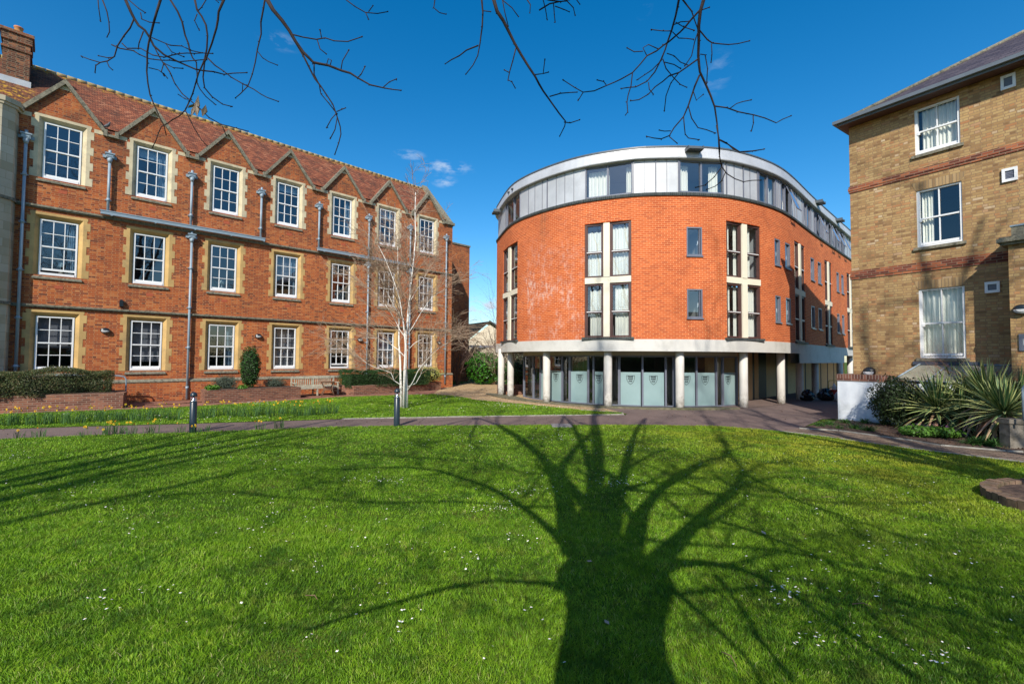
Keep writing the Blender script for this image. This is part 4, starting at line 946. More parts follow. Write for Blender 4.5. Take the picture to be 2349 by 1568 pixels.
mb.build('hip_tiles', M['stone_grey'], yb)
mb = MB(); mb.box(RF, -EL, 7.5, -8.2, EO, E0 - .03, E0 + .02); mb.build('eaves_soffit', M['brown'], yb)
mb = MB(); mb.box(RF, -EL - .02, 7.5, EO, EO + .02, E0 - .05, E0 + .10); mb.box(RF, -EL - .02, 7.5, EO + .02, EO + .12, E0 + .02, E0 + .12); mb.box(RF, -EL - .12, -EL - .02, -8, EO + .12, E0 + .02, E0 + .12); mb.build('gutter', mat_plain('dark_gutter', (.13, .155, .18), .5), yb)
# projecting porch at the right edge
pc = MB(); pc.box(RF, 3.72, 7.5, .002, .8, 0, 4.86); pc.build('porch', M['yellow'], yb)
mb = MB(); mb.box(RF, 3.60, 7.5, .002, .90, 4.86, 4.93); mb.box(RF, 3.54, 7.5, .002, .97, 4.93, 5.02); mb.box(RF, 3.58, 7.5, .002, .93, 5.02, 5.06); mb.box(RF, 3.78, 7.5, .002, .78, 5.06, 5.32); mb.build('porch_cornice', M['stone_grey'], yb)
mb = MB(); mb.box(RF, 3.76, 7.5, .002, .80, 5.32, 5.36); mb.build('porch_flashing', M['lead'], yb)
PF = Frame(np.array(RF.p(0, .8, 0)[:2]), RF.u); oval_lamp(PF, 3.93, 3.21, yb, .16, .125)
oval_lamp(RF, .45, 1.56, yb, .17, .15)
mb = MB(); mb.box(PF, 3.86, 4.15, .002, .03, 2.18, 2.6); bx_ = mb.build('notice_plaque', M['framegrey'], yb)
mb = MB()
for r_ in range(5): mb.box(PF, 3.93, 3.99 + .02 * (r_ % 2), .031, .034, 2.45 - r_ * .03, 2.465 - r_ * .03)
mb.build('plaque_writing', M['white'], bx_)
# white garden wall with brick coping in front of the light well
ww = empty('white_garden_wall', RF.p(0, .75, 0), 'low white rendered wall with a dark brick coping by the path', 'wall')
off = ww.location
mb = MB(); mb.box(RF, -.17, 2.6, .55, .75, -.1, 1.265); mb.box(RF, -.17, .03, -.4, .55, -.1, 1.265); mb.build('render', M['wallwhite'], ww, off)
mb = MB(); mb.box(RF, -.19, 1.26, .53, .775, 1.34, 1.475); mb.box(RF, -.19, .05, -.4, .53, 1.34, 1.475); mb.build('brick_coping', M['soldier_red'], ww, off)
mb = MB(); mb.box(RF, -.185, 1.26, .535, .77, 1.268, 1.338); mb.build('stretcher_course', mat_brick('coping_stretcher', [(0., (.10, .045, .035)), (.5, (.2, .085, .06)), (1., (.34, .15, .1))], (.4, .3, .24), bw=.225, rh=.075, offset=0), ww, off)
# sloping glazed cover over the well
gc = empty('lightwell_cover', RF.p(1.3, .4, 1.3), 'sloping lead-edged glass cover below the ground floor window', 'skylight'); off = gc.location
mb = MB(); a, b = 1.27, 4.0; u1_ = 1.72
top0 = P(u1_, .02, 1.90); 
g = MB(); g.face([P(a, .78, 1.32), P(b, .78, 1.32), P(b, .02, 1.80), P(u1_, .02, 1.80)]); g.build('glazing', mat_plain('dusty_wired_glass', (.26, .25, .19), .25, .2, 3, .6), gc, off)
def bar(p0, p1, r=.02): mb.tube([p0, p1], [r, r], 6)
bar(P(a, .78, 1.34), P(u1_, .03, 1.83), .024); bar(P(a, .78, 1.33), P(b, .78, 1.33)); bar(P(u1_, .03, 1.82), P(b, .03, 1.82)); bar(P(2.05, .78, 1.335), P(2.35, .03, 1.825)); bar(P(2.9, .78, 1.335), P(3.1, .03, 1.825))
mb.build('glazing_bars', M['lead'], gc, off)
mb = MB(); mb.box(RF, 1.55, 3.0, .003, .05, 1.80, 1.90); mb.build('lead_apron', mat_plain('dark_lead', (.06, .075, .10), .5), gc, off)
# distant cream house
hs = empty('cream_house', (0, 0, 0), 'small cream rendered house with a slate roof beyond the gap', 'house')
Q = lambda x, y, Y: at(x, y, Y)
mb = MB(); Yh = 55.
ap = at(1118.5, 744, Yh); rg = at(1123.5, 743, Yh); 
# gable end faces the sun, side face in shade; corner at x=1118
X0 = at(1119, 800, Yh)[0]; zt = at(1119, 745, Yh)[2]; XR = at(1180, 800, Yh + 1)[0]
he = at(1140, 800, Yh)[2]
HFm = Frame((X0, Yh), (1, .12)); W_ = 5.4; zl = zt - 3.4
mb.face([HFm.p(0, 0, 0), HFm.p(W_, 0, 0), HFm.p(W_, 0, zl), HFm.p(.25, 0, zt), HFm.p(0, 0, zt - .1)])
mb.face([HFm.p(-.01, -.0, 0), HFm.p(0, 0, zt - .1), HFm.p(-4.0, -1.5, zt - 3.2), HFm.p(-4.0, -1.5, 0)][::-1])
mb.build('wall', M['cream'], hs)
mb = MB(); zr = zt + .55
mb.face([HFm.p(.3, .12, zr - .1), HFm.p(-5.2, .0, zr - .9), HFm.p(-5.6, -.2, zt - 4.2), HFm.p(-4.1, -1.2, zt - 3.3)][::-1]); mb.face([HFm.p(.2, .15, zr), HFm.p(W_ + .2, .15, zl + .25), HFm.p(W_ + .2, -6, zl + .25), HFm.p(.2, -6, zr)][::-1])
mb.face([HFm.p(.2, .2, zr), HFm.p(.2, .2, zr - .22), HFm.p(W_ + .2, .2, zl), HFm.p(W_ + .2, .2, zl + .25)])
mb.build('roof', M['slate_blue'], hs)
mb = MB(); hb = at(1119, 792, Yh)[2]; mb.box(HFm, -4, W_ + 3, .02, .08, hb - .25, hb); mb.build('dark_band', M['framegrey'], hs)
# ================================================================== GROUND
def sheet(name, pts, z, mat, label=None, uvrot=None):
    mb = MB()
    def uvf(p_):
        if uvrot is None: return (p_[0], p_[1])
        c, s_ = math.cos(uvrot), math.sin(uvrot); return (p_[0] * c + p_[1] * s_, -p_[0] * s_ + p_[1] * c)
    mb.face([(p_[0], p_[1], z) for p_ in pts], [uvf(p_) for p_ in pts]); o = mb.build(name, mat); tag(o, label, name.replace('_', ' '), kind='structure'); return o
sheet('ground', [(-400, -300), (400, -300), (400, 600), (-400, 600)], -.02, M['lawn'], 'wide flat grassy ground under the whole site')
near = [G(*p_) for p_ in [(0, 1007), (200, 998), (440, 991), (600, 985), (750, 979), (900, 976), (1174, 974.5), (1500, 974), (1650, 977), (1780, 987.5), (1899, 1002), (2009, 1018), (2142, 1035), (2349, 1060)]]
nearlawn = [(-14, 9.9)] + [tuple(p_) for p_ in near] + [(11.5, 6.5), (11.5, -6), (-14, -6)]
far = [G(*p_) for p_ in [(0, 983.3), (188, 977.4), (403, 971.8), (631, 965), (784, 960.4), (1161, 954), (1431.4, 950.5), (1429, 946), (1333.7, 939.8), (1211.7, 927), (1161, 923), (1089.6, 916.5), (1044.6, 907.8), (994, 903.6), (784, 910), (631, 920.2), (456.5, 931), (282, 939), (161, 943), (0, 949.8)]]
farlawn = [(-18, 11.6)] + [tuple(p_) for p_ in far] + [(-22, 13.5)]
sheet('lawn', nearlawn, 0, M['lawn'], 'large foreground lawn with tree shadows across it')
sheet('far_lawn', farlawn, .0, M['lawn'], 'strip of lawn between the tarmac path and the red brick building')
path = [(-14, 9.5), (-18, 11.2)] + [tuple(p_) for p_ in far[:7]] + [tuple(G(1440, 948)), tuple(G(1380, 941)), tuple(G(1300, 935)), tuple(G(1380, 929)), (9.5, 17.6), (13, 20), (24, 31), (30, 28), (17, 18), (10.1, 15.2)] + [tuple(G(*p_)) for p_ in [(1925, 962), (1833.7, 982.5)]] + [tuple(p_) for p_ in near[::-1][4:]]
path = [(-14, 9.9), (-18, 11.6)] + [tuple(p_) for p_ in far[:7]] + [tuple(G(1440, 948)), tuple(G(1385, 941)), tuple(G(1300, 934)), (4.4, 18.3), (8.0, 18.6), (13, 22), (24, 33), (32, 30), (19, 18), (10.15, 15.2), tuple(G(1833.7, 982.5))] + [tuple(p_) for p_ in near[::-1][4:]]
sheet('tarmac_path', path, -.008, M['tarmac'], 'reddish tarmac path crossing between the two lawns')
gv = [tuple(G(*p_)) for p_ in [(1440, 948), (1429, 946), (1333.7, 939.8), (1211.7, 927), (1089.6, 916.5), (1044.6, 907.8), (994, 903.6), (1000, 897), (1030, 884)]] + [tuple(LF.p(14.2, .5, 0)[:2]), tuple(LF.p(16, -2, 0)[:2]), tuple(LF.p(22, -5, 0)[:2]), (2, 40), (3, 30), (1.5, 22), tuple(G(1300, 930)), tuple(G(1380, 934))]
sheet('gravel_path', gv, -.004, M['gravel'], 'golden gravel path curving between the brick buildings')
pv = [LF.p(-9, 0, 0)[:2], LF.p(14.2, 0, 0)[:2], tuple(G(1030, 884)), tuple(G(994, 903.6)), tuple(G(784, 910)), tuple(G(631, 920.2)), tuple(G(456, 931)), tuple(G(282, 939)), tuple(G(0, 950)), (-22, 13.5)]
sheet('pavement', pv, -.012, M['pavement'], 'terracotta paving along the foot of the red brick building', rad(45))
bp = [tuple(G(*p_)) for p_ in [(1833.7, 982.5), (1923.7, 987.4), (2021, 1000.8), (2094, 1010.5), (2157, 1021.4), (2310, 1034.8), (2349, 1037)]] + [(13, 8.5), (11.5, 6.5)] + [tuple(p_) for p_ in near[::-1][:5]]
sheet('brick_path', bp, -.004, M['paver'], 'narrow brick paved path beside the planted border', rad(-58))
bed = [tuple(G(*p_)) for p_ in [(1833.7, 982.5), (1923.7, 987.4), (2021, 1000.8), (2094, 1010.5), (2157, 1021.4), (2310, 1034.8)]] + [(13, 9.5), (15, 11.5), (12, 15.2), (10.4, 15.0), tuple(G(1925, 966))]
sheet('planting_bed', bed, .03, M['soil'], 'mulched planting bed in front of the white wall')
uf = [tuple(CB.p(s_, -.2, 0)[:2]) for s_ in np.arange(S(1690), CB.L, .6)] + [tuple(CB.p(s_, -8, 0)[:2]) for s_ in np.arange(S(1690), CB.L, .6)[::-1]]
sheet('paved_floor', uf, .003, M['tarmac'], 'dark paving under the curved building')
# far grass strip beyond the gravel
sheet('grass_strip', [G(1100, 874.5), G(1300, 878), G(1300, 884), G(1150, 881), G(1085, 877)], .012, M['lawn'], 'thin grass strip behind the gravel')
# edging stones
mb = MB()
def edging(pts, wd=.06, h=.015):
    for i in range(len(pts) - 1):
        a, b = np.array(pts[i]), np.array(pts[i + 1]); L = np.linalg.norm(b - a); n = max(1, int(L / .6)); fr = Frame(a, b - a)
        for k in range(n): mb.box(fr, L * k / n + .006, L * (k + 1) / n - .006, -wd, 0, -.03, h + .004 * ((k * 7) % 3))
edging([tuple(p_) for p_ in near[9:]]); edging([tuple(p_) for p_ in far[4:9]]); edging(bp[:7], .07, .03)
tag(mb.build('path_edging', M['kerbstone']), 'small pale edging stones along the lawn and path edges', 'edging', kind='structure')
# dark kerb following the curved building
mb = MB(); s0, s1 = S(1146) - .5, S(1700); KO = .12
ks = np.arange(s0, s1, .3)
for i in range(len(ks) - 1):
    a, b = ks[i], ks[i + 1]; w0 = KO + .5 * max(0, 1 - (a - s0) / 4.0); w1 = KO + .5 * max(0, 1 - (b - s0) / 4.0)
    mb.face([CB.p(a, w0, -.01), CB.p(b, w1, -.01), CB.p(b, w1, .05), CB.p(a, w0, .05)]); mb.face([CB.p(a, w0, .05), CB.p(b, w1, .05), CB.p(b, w1 - .14, .06), CB.p(a, w0 - .14, .06)])
    mb.face([CB.p(a, w0 - .14, .06), CB.p(b, w1 - .14, .06), CB.p(b, -.7, .008), CB.p(a, -.7, .008)])
tag(mb.build('building_kerb', mat_plain('mossy_kerb', (.16, .14, .09), .9, .4, 6, dirt=(.07, .09, .03), bumps=.5)), 'dark mossy kerb round the foot of the curved building', 'kerb', kind='structure')
# slab in the lawn
c_ = G(1288, 977); fr = Frame(c_, (1, 0)); mb = MB(); mb.box(fr, -.28, .28, -.28, .25, -.01, .035); mb.box(fr, -.24, .24, -.24, .21, .035, .042)
tag(mb.build('inspection_cover', mat_plain('worn_metal_cover', (.22, .21, .20), .6, .2, 8, .5)), 'grey square inspection cover set in the lawn', 'manhole cover')

# ================================================================== GRASS
def inpoly(x, y, poly):
    x = np.asarray(x); y = np.asarray(y); c = np.zeros(x.shape, bool); n = len(poly)
    for i in range(n):
        x1, y1 = poly[i]; x2, y2 = poly[(i + 1) % n]
        if y1 == y2: continue
        k = ((y1 > y) != (y2 > y)) & (x < (x2 - x1) * (y - y1) / (y2 - y1) + x1); c ^= k
    return c
def vnoise(x, y, s, seed):
    r = np.random.default_rng(seed); g = r.random((64, 64)); X = x / s; Y = y / s; i = np.floor(X).astype(int); j = np.floor(Y).astype(int); fx = X - i; fy = Y - j
    fx = fx * fx * (3 - 2 * fx); fy = fy * fy * (3 - 2 * fy); a = lambda p_, q_: g[p_ % 64, q_ % 64]
    return (a(i, j) * (1 - fx) + a(i + 1, j) * fx) * (1 - fy) + (a(i, j + 1) * (1 - fx) + a(i + 1, j + 1) * fx) * fy
def blades(poly, y0, y1, dens, hgt, wid, xm=1.2, xlim=None):
    area_x = xm * y1 + .5; A = 2 * area_x * (y1 - y0); N = int(A * dens); x = RNG.uniform(-area_x, area_x, N); y = RNG.uniform(y0, y1, N)
    k = (np.abs(x) < xm * y + .4) & inpoly(x + RNG.normal(0, .02, N), y + RNG.normal(0, .02, N), poly); x, y = x[k], y[k]; N = len(x)
    n1 = vnoise(x, y, .16, 1); n2 = vnoise(x, y, .7, 2); n3 = vnoise(x, y, .05, 5)
    h = hgt * (.45 + .5 * n1 + .5 * n2) * RNG.uniform(.6, 1.25, N); tuft = RNG.random(N) < .015; h = np.where(tuft, h * 1.7, h)
    a = RNG.uniform(0, 2 * np.pi, N); lean = RNG.uniform(.2, 1.5, N) * h; la = a + RNG.normal(0, .5, N) + 4 * vnoise(x, y, .3, 3)
    wx, wy = np.cos(a) * wid / 2, np.sin(a) * wid / 2; z = np.zeros(N)
    dx_, dy_ = np.cos(la) * lean, np.sin(la) * lean
    v = np.stack([np.stack([x - wx, y - wy, z], 1), np.stack([x + wx, y + wy, z], 1), np.stack([x + wx * .75 + dx_ * .4, y + wy * .75 + dy_ * .4, h * .62], 1), np.stack([x - wx * .75 + dx_ * .4, y - wy * .75 + dy_ * .4, h * .62], 1),
                  np.stack([x + dx_, y + dy_, h], 1)], 1).reshape(-1, 3)
    b = np.arange(N) * 5; f = np.stack([b, b + 1, b + 2], 1); g = np.stack([b, b + 2, b + 3], 1); t = np.stack([b + 3, b + 2, b + 4], 1)
    r = np.clip(.12 + .55 * RNG.random(N) + .5 * (n3 - .5) + .35 * (n2 - .5), 0, .93); r = np.where(RNG.random(N) < .035, RNG.uniform(.93, 1, N), r)
    return v, np.concatenate([f, g, t]), np.concatenate([r, r, r])
def blades_all(name, specs, label):
    V = []; F = []; R_ = []; o = 0
    for s_ in specs:
        v, f, r = blades(*s_); V.append(v); F.append(f + o); R_.append(r); o += len(v)
    ob = fast(name, np.concatenate(V), np.concatenate(F), M['grass'], rnd=np.concatenate(R_)); return tag(ob, label, 'grass', kind='stuff')
GD = 1.0
blades_all('grass', [(nearlawn, 2.2, 3.6, 12500 * GD, .027, .0042), (nearlawn, 3.6, 5.5, 7000 * GD, .031, .0052), (nearlawn, 5.5, 8.5, 3200 * GD, .030, .0075), (nearlawn, 8.5, 14.2, 1300 * GD, .028, .012)], 'mown spring grass of the foreground lawn with longer tufts')
blades_all('grass', [(farlawn, 10.5, 30, 700 * GD, .032, .017, 1.25)], 'mown grass of the strip beyond the tarmac path')
# daisies
def daisies(name, pts, label, size=.0092, mat=None, hh=.045):
    mb_v = []; F = []; R_ = []; o = 0
    for (x, y) in pts:
        h = hh * random.uniform(.7, 1.3); s_ = size * random.uniform(.7, 1.35); tx, ty = random.gauss(0, .25), random.gauss(-.15, .25); n = 8; r = []
        for k in range(n):
            a = 2 * math.pi * k / n; rr = s_ * (1 if k % 2 else .8); px, py = rr * math.cos(a), rr * math.sin(a); mb_v.append((x + px, y + py, h + px * tx + py * ty + .0))
        mb_v.append((x, y, h + .003))
        for k in range(n): F.append((o + k, o + (k + 1) % n, o + n)); R_.append(0)
        o += n + 1
        for k in range(6):
            a = 2 * math.pi * k / 6; px, py = s_ * .33 * math.cos(a), s_ * .33 * math.sin(a); mb_v.append((x + px, y + py, h + .0045 + px * tx + py * ty))
        mb_v.append((x, y, h + .007))
        for k in range(6): F.append((o + k, o + (k + 1) % 6, o + 6)); R_.append(1)
        o += 7
    me = fast(name, mb_v, F, [mat_plain('daisy_petal', (.86, .85, .82), .6, .03), mat_plain('daisy_eye', (.7, .45, .03), .6, .1)])
    me.data.polygons.foreach_set('material_index', np.array(R_, np.int32)); return tag(me, label, 'daisies', kind='stuff')
pts = []
clus = [(1830, 805, 0, 0)]
for cx_, cy_, sx, sy, n in [(1130, 1170, 50, 12, 44), (1190, 1130, 60, 14, 40), (870, 1105, 60, 8, 40), (1200, 1240, 60, 20, 16), (480, 1020, 60, 6, 22), (30, 1048, 40, 12, 26), (1290, 1010, 60, 10, 40), (1080, 1000, 60, 12, 60), (1420, 1110, 60, 14, 40), (1430, 1030, 90, 14, 40), (600, 1210, 80, 30, 14), (240, 1395, 60, 25, 12), (385, 1360, 40, 12, 6), (1790, 1370, 80, 30, 22), (1810, 1350, 40, 22, 12), (2130, 1520, 60, 26, 16), (1870, 1480, 60, 30, 12),
                              (1000, 1025, 150, 12, 40), (1700, 1060, 250, 40, 60), (1950, 1250, 250, 80, 40), (560, 1050, 250, 40, 60), (1500, 1100, 300, 60, 60), (800, 1250, 300, 100, 50), (900, 1400, 350, 120, 26), (2100, 1400, 200, 110, 30), (150, 1130, 120, 40, 30), (300, 1200, 200, 60, 20), (2050, 1140, 200, 40, 30), (860, 985, 200, 6, 40), (1300, 985, 260, 8, 50), (1080, 1290, 30, 16, 8), (690, 1060, 60, 10, 14), (950, 1450, 60, 30, 6)]:
    for _ in range(n):
        x, y = random.gauss(cx_, sx * .6), random.gauss(cy_, sy * .6)
        if 978 < y < 1560 and -10 < x < 2360:
            g = G(x, y)
            if inpoly(np.array([g[0]]), np.array([g[1]]), nearlawn)[0]: pts.append(tuple(g))
daisies('daisies', pts, 'white daisies scattered over the foreground lawn')
pts = []
for cx_, cy_, sx, sy, n in [(560, 925, 120, 3, 170), (750, 913, 120, 3, 70), (940, 906, 80, 3, 50), (1040, 915, 60, 4, 60), (1150, 930, 60, 4, 110), (1240, 935, 60, 4, 70), (300, 955, 250, 8, 120), (900, 935, 200, 12, 60), (450, 960, 200, 6, 50)]:
    for _ in range(n):
        g = G(random.gauss(cx_, sx * .6), random.gauss(cy_, sy * .7))
        if inpoly(np.array([g[0]]), np.array([g[1]]), farlawn)[0]: pts.append(tuple(g))
daisies('daisies', pts, 'white daisies thick along the far edge of the strip lawn', .018)

# fallen leaves and sticks
for i, (x, y, s_) in enumerate([(1352, 1297, .05), (1392, 1440, .035), (1027, 1217, 0), (780, 1223, .04), (1752, 1230, .045)]):
    if not s_: continue
    g = G(x, y); v, f = leaves(np.array([[0, 0, 0.]]), [s_], nrm=np.array([[0, 0, 1.]]), jit=.15); v = v * [1, 1, .3]
    o = fast('fallen_leaf', v + [0, 0, .045], f, M['dead']); o.location = (g[0], g[1], 0)
    tag(o, ['pale dry leaf lying in the trunk shadow on the lawn', 'small dry leaf low in the trunk shadow near the front', '', 'dry leaf on the sunny grass left of the tree shadow', 'dry leaf on the grass right of the tree shadow'][i], 'leaf', 'dry leaves on the lawn')
for i, (x, y, x2, y2) in enumerate([(1885, 1147, 1915, 1150), (1655, 1510, 1690, 1545), (1955, 1398, 2000, 1404), (700, 1378, 728, 1388)]):
    a, b = G(x, y), G(x2, y2); mb = MB(); mid = (a + b) / 2 + [.02, .015]; mb.tube([(a[0], a[1], .045), (mid[0], mid[1], .055), (b[0], b[1], .045)], [.0035, .004, .002], 5)
    tag(mb.build('fallen_stick', M['timber_d']), ['pale stick on the lawn towards the right hand border', 'thin stick beside the trunk shadow near the front', 'reddish stick on the lawn at the right', 'short twig on the lawn at the lower left'][i], 'stick', 'sticks on the lawn')

# ================================================================== PLANTS
def daff(loc, n, hgt, label, group, flowers=3, spread=.12, orange=False):
    r = empty('daffodil_clump', (loc[0], loc[1], 0), label, 'daffodils', group); V = []; F = []; R_ = []; o = 0
    mb = MB(); st = MB(); pe = MB()
    for _ in range(n):
        a = random.uniform(0, 6.28); rr = spread * random.random() ** .5; x, y = rr * math.cos(a), rr * math.sin(a); la = a + random.gauss(0, .6); ln = random.uniform(.05, .45) * hgt; w_ = .012
        wx, wy = -math.sin(la + 1.2) * w_ / 2, math.cos(la + 1.2) * w_ / 2; h = hgt * random.uniform(.6, 1.1)
        p0 = (x, y, 0); p1 = (x + math.cos(la) * ln * .35, y + math.sin(la) * ln * .35, h * .65); p2 = (x + math.cos(la) * ln, y + math.sin(la) * ln, h)
        V += [(p0[0] - wx, p0[1] - wy, 0), (p0[0] + wx, p0[1] + wy, 0), (p1[0] + wx, p1[1] + wy, p1[2]), (p1[0] - wx, p1[1] - wy, p1[2]), (p2[0], p2[1], p2[2])]
        F += [(o, o + 1, o + 2), (o, o + 2, o + 3), (o + 3, o + 2, o + 4)]; R_ += [random.random()] * 3; o += 5
    fast('leaves', V, F, M['daffleaf'], r, R_)
    for _ in range(flowers):
        a = random.uniform(0, 6.28); rr = spread * random.random(); x, y = rr * math.cos(a), rr * math.sin(a); h = hgt * random.uniform(1.0, 1.35); fa = random.uniform(0, 6.28); x2, y2 = x + .03 * math.cos(fa), y + .03 * math.sin(fa)
        st.tube([(x, y, 0), (x, y, h * .9), (x2, y2, h)], .003, 4); nrm = np.array([math.cos(fa), math.sin(fa), .1]); nrm /= np.linalg.norm(nrm); A = np.cross(nrm, [0, 0, 1.]); A /= np.linalg.norm(A); B = np.cross(A, nrm); c = np.array([x2, y2, h]); s_ = .034
        for k in range(6):
            t = k * math.pi / 3; t1 = t - .42; t2 = t + .42; q = lambda tt, rr_, e=0: c + (A * math.cos(tt) + B * math.sin(tt)) * rr_ + nrm * e
            pe.face([q(t, 0, .004), q(t1, s_ * .6, .002), q(t, s_), q(t2, s_ * .6, .002)])
        pe.tube([c, c + nrm * .02], [.008, .014], 7, 1, cap=False)
    if flowers: st.build('stem', M['daffstem'], r); pe.build('flower', [M['petal'], M['trumpet']], r)
    return r
M['daffleaf'] = mat_leaf('daffodil_leaf', (.05, .12, .03), (.12, .25, .07)); M['daffstem'] = mat_plain('flower_stem', (.12, .24, .05), .6); M['petal'] = mat_plain('daffodil_petal', (.85, .58, .03), .6, .1, 30); M['trumpet'] = mat_plain('daffodil_trumpet', (.8, .30, .01), .6, .1, 30)
where = ['by the path near the left edge', 'second from the left edge beside the path', 'left of the middle of the path edge group', 'beside the path with two flowers', 'tallest of the path edge group', 'dense leaves on the path edge', 'between the tall clump and the bollard', 'with nodding flowers before the bollard', 'single stem near the bollard', 'low tuft just left of the tall dark bollard', 'touching the foot of the left bollard', 'right of the left bollard', 'between the two bollards at the lawn edge', 'last clump to the right before the bare lawn edge']
for i, (x, y, n, h, f) in enumerate([(42, 1004, 16, .16, 1), (90, 1002, 22, .2, 1), (197, 1000, 10, .17, 3), (232, 999, 6, .14, 2), (252, 996, 34, .24, 5), (270, 994, 26, .22, 3), (302, 995, 18, .22, 4), (340, 993, 20, .22, 2), (353, 992, 6, .26, 1), (415, 991, 14, .18, 1), (446, 993, 10, .15, 3), (468, 989, 16, .18, 0), (598, 985, 20, .2, 3), (640, 982, 30, .22, 1)]):
    daff(G(x, y), n, h, 'yellow daffodil clump ' + where[i], 'daffodils along the near edge of the tarmac path', f)
dl = ['left end', 'second', 'third', 'fourth', 'fifth', 'sixth', 'seventh', 'eighth']
bx = [(12, 975), (45, 973), (90, 970), (128, 972), (165, 968), (205, 968), (240, 966), (290, 962), (318, 964), (350, 958), (385, 962), (402, 957), (470, 955), (503, 950), (545, 951), (575, 953), (605, 948), (632, 950), (672, 946), (712, 943), (745, 941), (780, 939), (820, 939)]
bx = [(x, y - 2) for x, y in bx]
for i, (x, y) in enumerate([(8, 976), (50, 973), (88, 974), (128, 971), (168, 972), (210, 966), (250, 967), (288, 962), (325, 965), (362, 959), (398, 963), (470, 958), (505, 953), (540, 956), (575, 955), (603, 951), (632, 955), (660, 949), (692, 953), (728, 951), (757, 948)]):
    L_ = 'leafy daffodil clump in the far border, number %d of the row' % (i + 1)
    desc = ['at the left edge of the photo', 'next to the clump at the left edge', 'below the dense hedge end', 'in front of the brick planter left part', 'in front of the middle of the left planter', 'under the right part of the left planter', 'before the right end of the left planter', 'just right of the left planter corner', 'half way from planter to bollard', 'left of the tall downpipe', 'close left of the dark bollard', 'close right of the dark bollard', 'before the corner of the middle planter', 'second right of the bollard planter corner', 'in front of the column shaped shrub', 'right of the column shaped shrub', 'before the right half of the middle planter', 'dark leafy before the timber bench', 'in front of the garden table', 'next to last on the right', 'last on the right of the row'][i]
    daff(G(x, y), 70, .36, 'leafy daffodil clump of the far row, ' + desc, 'daffodil clumps in the border beyond the path', 5, .26)
def shrub(name, c, r, n, size, mat, label, cat, core=.8, coremat=None, group=None, flat=1.0, asp=.5, droop=0, parts=None, lump=.25, box=False, rz=0):
    root = empty(name, (c[0], c[1], c[2]), label, cat, group, rz); r = np.array(r, float)
    d = RNG.normal(size=(n, 3)); d /= np.linalg.norm(d, axis=1)[:, None]
    if box: d = d / np.max(np.abs(d) ** 1., axis=1)[:, None] * .5 + d * .5
    ph = np.sin(d[:, 0] * 5 + 1) * np.sin(d[:, 1] * 6 + 2) * np.sin(d[:, 2] * 5) ; lum = 1 + lump * ph + lump * .5 * np.sin(d[:, 0] * 13) * np.sin(d[:, 2] * 11 + d[:, 1] * 9)
    rad_ = (RNG.random(n) ** .35)[:, None]; p_ = d * lum[:, None] * rad_ * r
    p_[:, 2] += r[2] * .98; k = p_[:, 2] > .0; p_, d = p_[k], d[k]
    v, f = leaves(p_, size * RNG.uniform(.6, 1.3, len(p_)), nrm=d + [0, 0, .4], asp=asp, jit=.7, droop=droop)
    fast('foliage', v, f, mat, root, RNG.random(len(f)))
    if core:
        mb = MB(); n1, n2 = 10, 14
        for i in range(n1):
            for j in range(n2):
                q = []
                for (a, b) in ((i, j), (i, j + 1), (i + 1, j + 1), (i + 1, j)):
                    t = math.pi * a / n1; ph = 2 * math.pi * b / n2; dd = np.array([math.sin(t) * math.cos(ph), math.sin(t) * math.sin(ph), math.cos(t)])
                    if box: dd = dd / np.max(np.abs(dd)) * .5 + dd * .5
                    q.append(tuple(dd * r * core + [0, 0, r[2] * .98]))
                mb.face(q[::-1])
        mb.build('dark_core', coremat or M['hedgecore'], root)
    return root
M['hedgecore'] = mat_plain('dark_core_fill', (.02, .022, .012), .95, .4, 12)  # solid dark filler added inside the foliage to stop see-through
M['leaf_dark'] = mat_leaf('dark_hedge_leaf', (.018, .05, .012), (.05, .13, .03)); M['leaf_yew'] = mat_leaf('greyish_hedge_leaf', (.05, .07, .025), (.14, .18, .06), c3=(.22, .13, .06))
M['leaf_box'] = mat_leaf('box_leaf', (.022, .06, .014), (.06, .16, .03)); M['leaf_var'] = mat_leaf('variegated_leaf', (.40, .46, .08), (.72, .68, .20), c3=(.80, .76, .40)); M['leaf_laurel'] = mat_leaf('glossy_laurel_leaf', (.03, .12, .015), (.10, .32, .03), .35)
M['leaf_lav'] = mat_leaf('lavender_leaf', (.07, .10, .07), (.17, .21, .15)); M['leaf_green'] = mat_leaf('bright_leaf', (.07, .18, .02), (.18, .36, .05)); M['leaf_shade'] = mat_leaf('dark_shrub_leaf', (.015, .03, .01), (.05, .085, .025))
# planters: raised brick beds
def planter(poly, h, label, soil=True):
    c = np.mean(np.array(poly), axis=0); r = empty('brick_planter', (c[0], c[1], 0), label, 'planter', 'raised brick planters'); off = r.location
    mb = MB(); mb.poly_prism(poly, -.01, h - .075); mb.build('brick_wall', M['red2'], r, off)
    g = [tuple(c + (np.array(p_) - c) * (1 + .012 / max(.3, np.linalg.norm(np.array(p_) - c)))) for p_ in poly]
    mb = MB(); mb.poly_prism(g, h - .075, h); mb.build('coping', M['soldier_red'] if False else M['red2'], r, off)
    g2 = [tuple(c + (np.array(p_) - c) * .9) for p_ in poly]; mb = MB(); mb.poly_prism(g2, h - .01, h + .02); mb.build('soil', M['soil'], r, off)
LP = lambda u, o: tuple(LF.p(u, o, 0)[:2])
planter([LP(-9, 1.9), LP(-5.46, 1.9), LP(-2.42, 2.42), LP(-2.25, 1.7), LP(-2.25, .55), LP(-9, .45)], .55, 'long raised brick planter under the hedge at the left edge')
planter([LP(.08, 2.56), LP(3.99, 2.15), LP(3.99, .75), LP(.3, .75)], .50, 'raised brick planter with the column shrub and lavender')
planter([LP(6.56, 2.24), LP(12.41, 1.66), LP(12.41, .6), LP(6.15, .6)], .46, 'raised brick planter under the clipped hedge behind the birch')
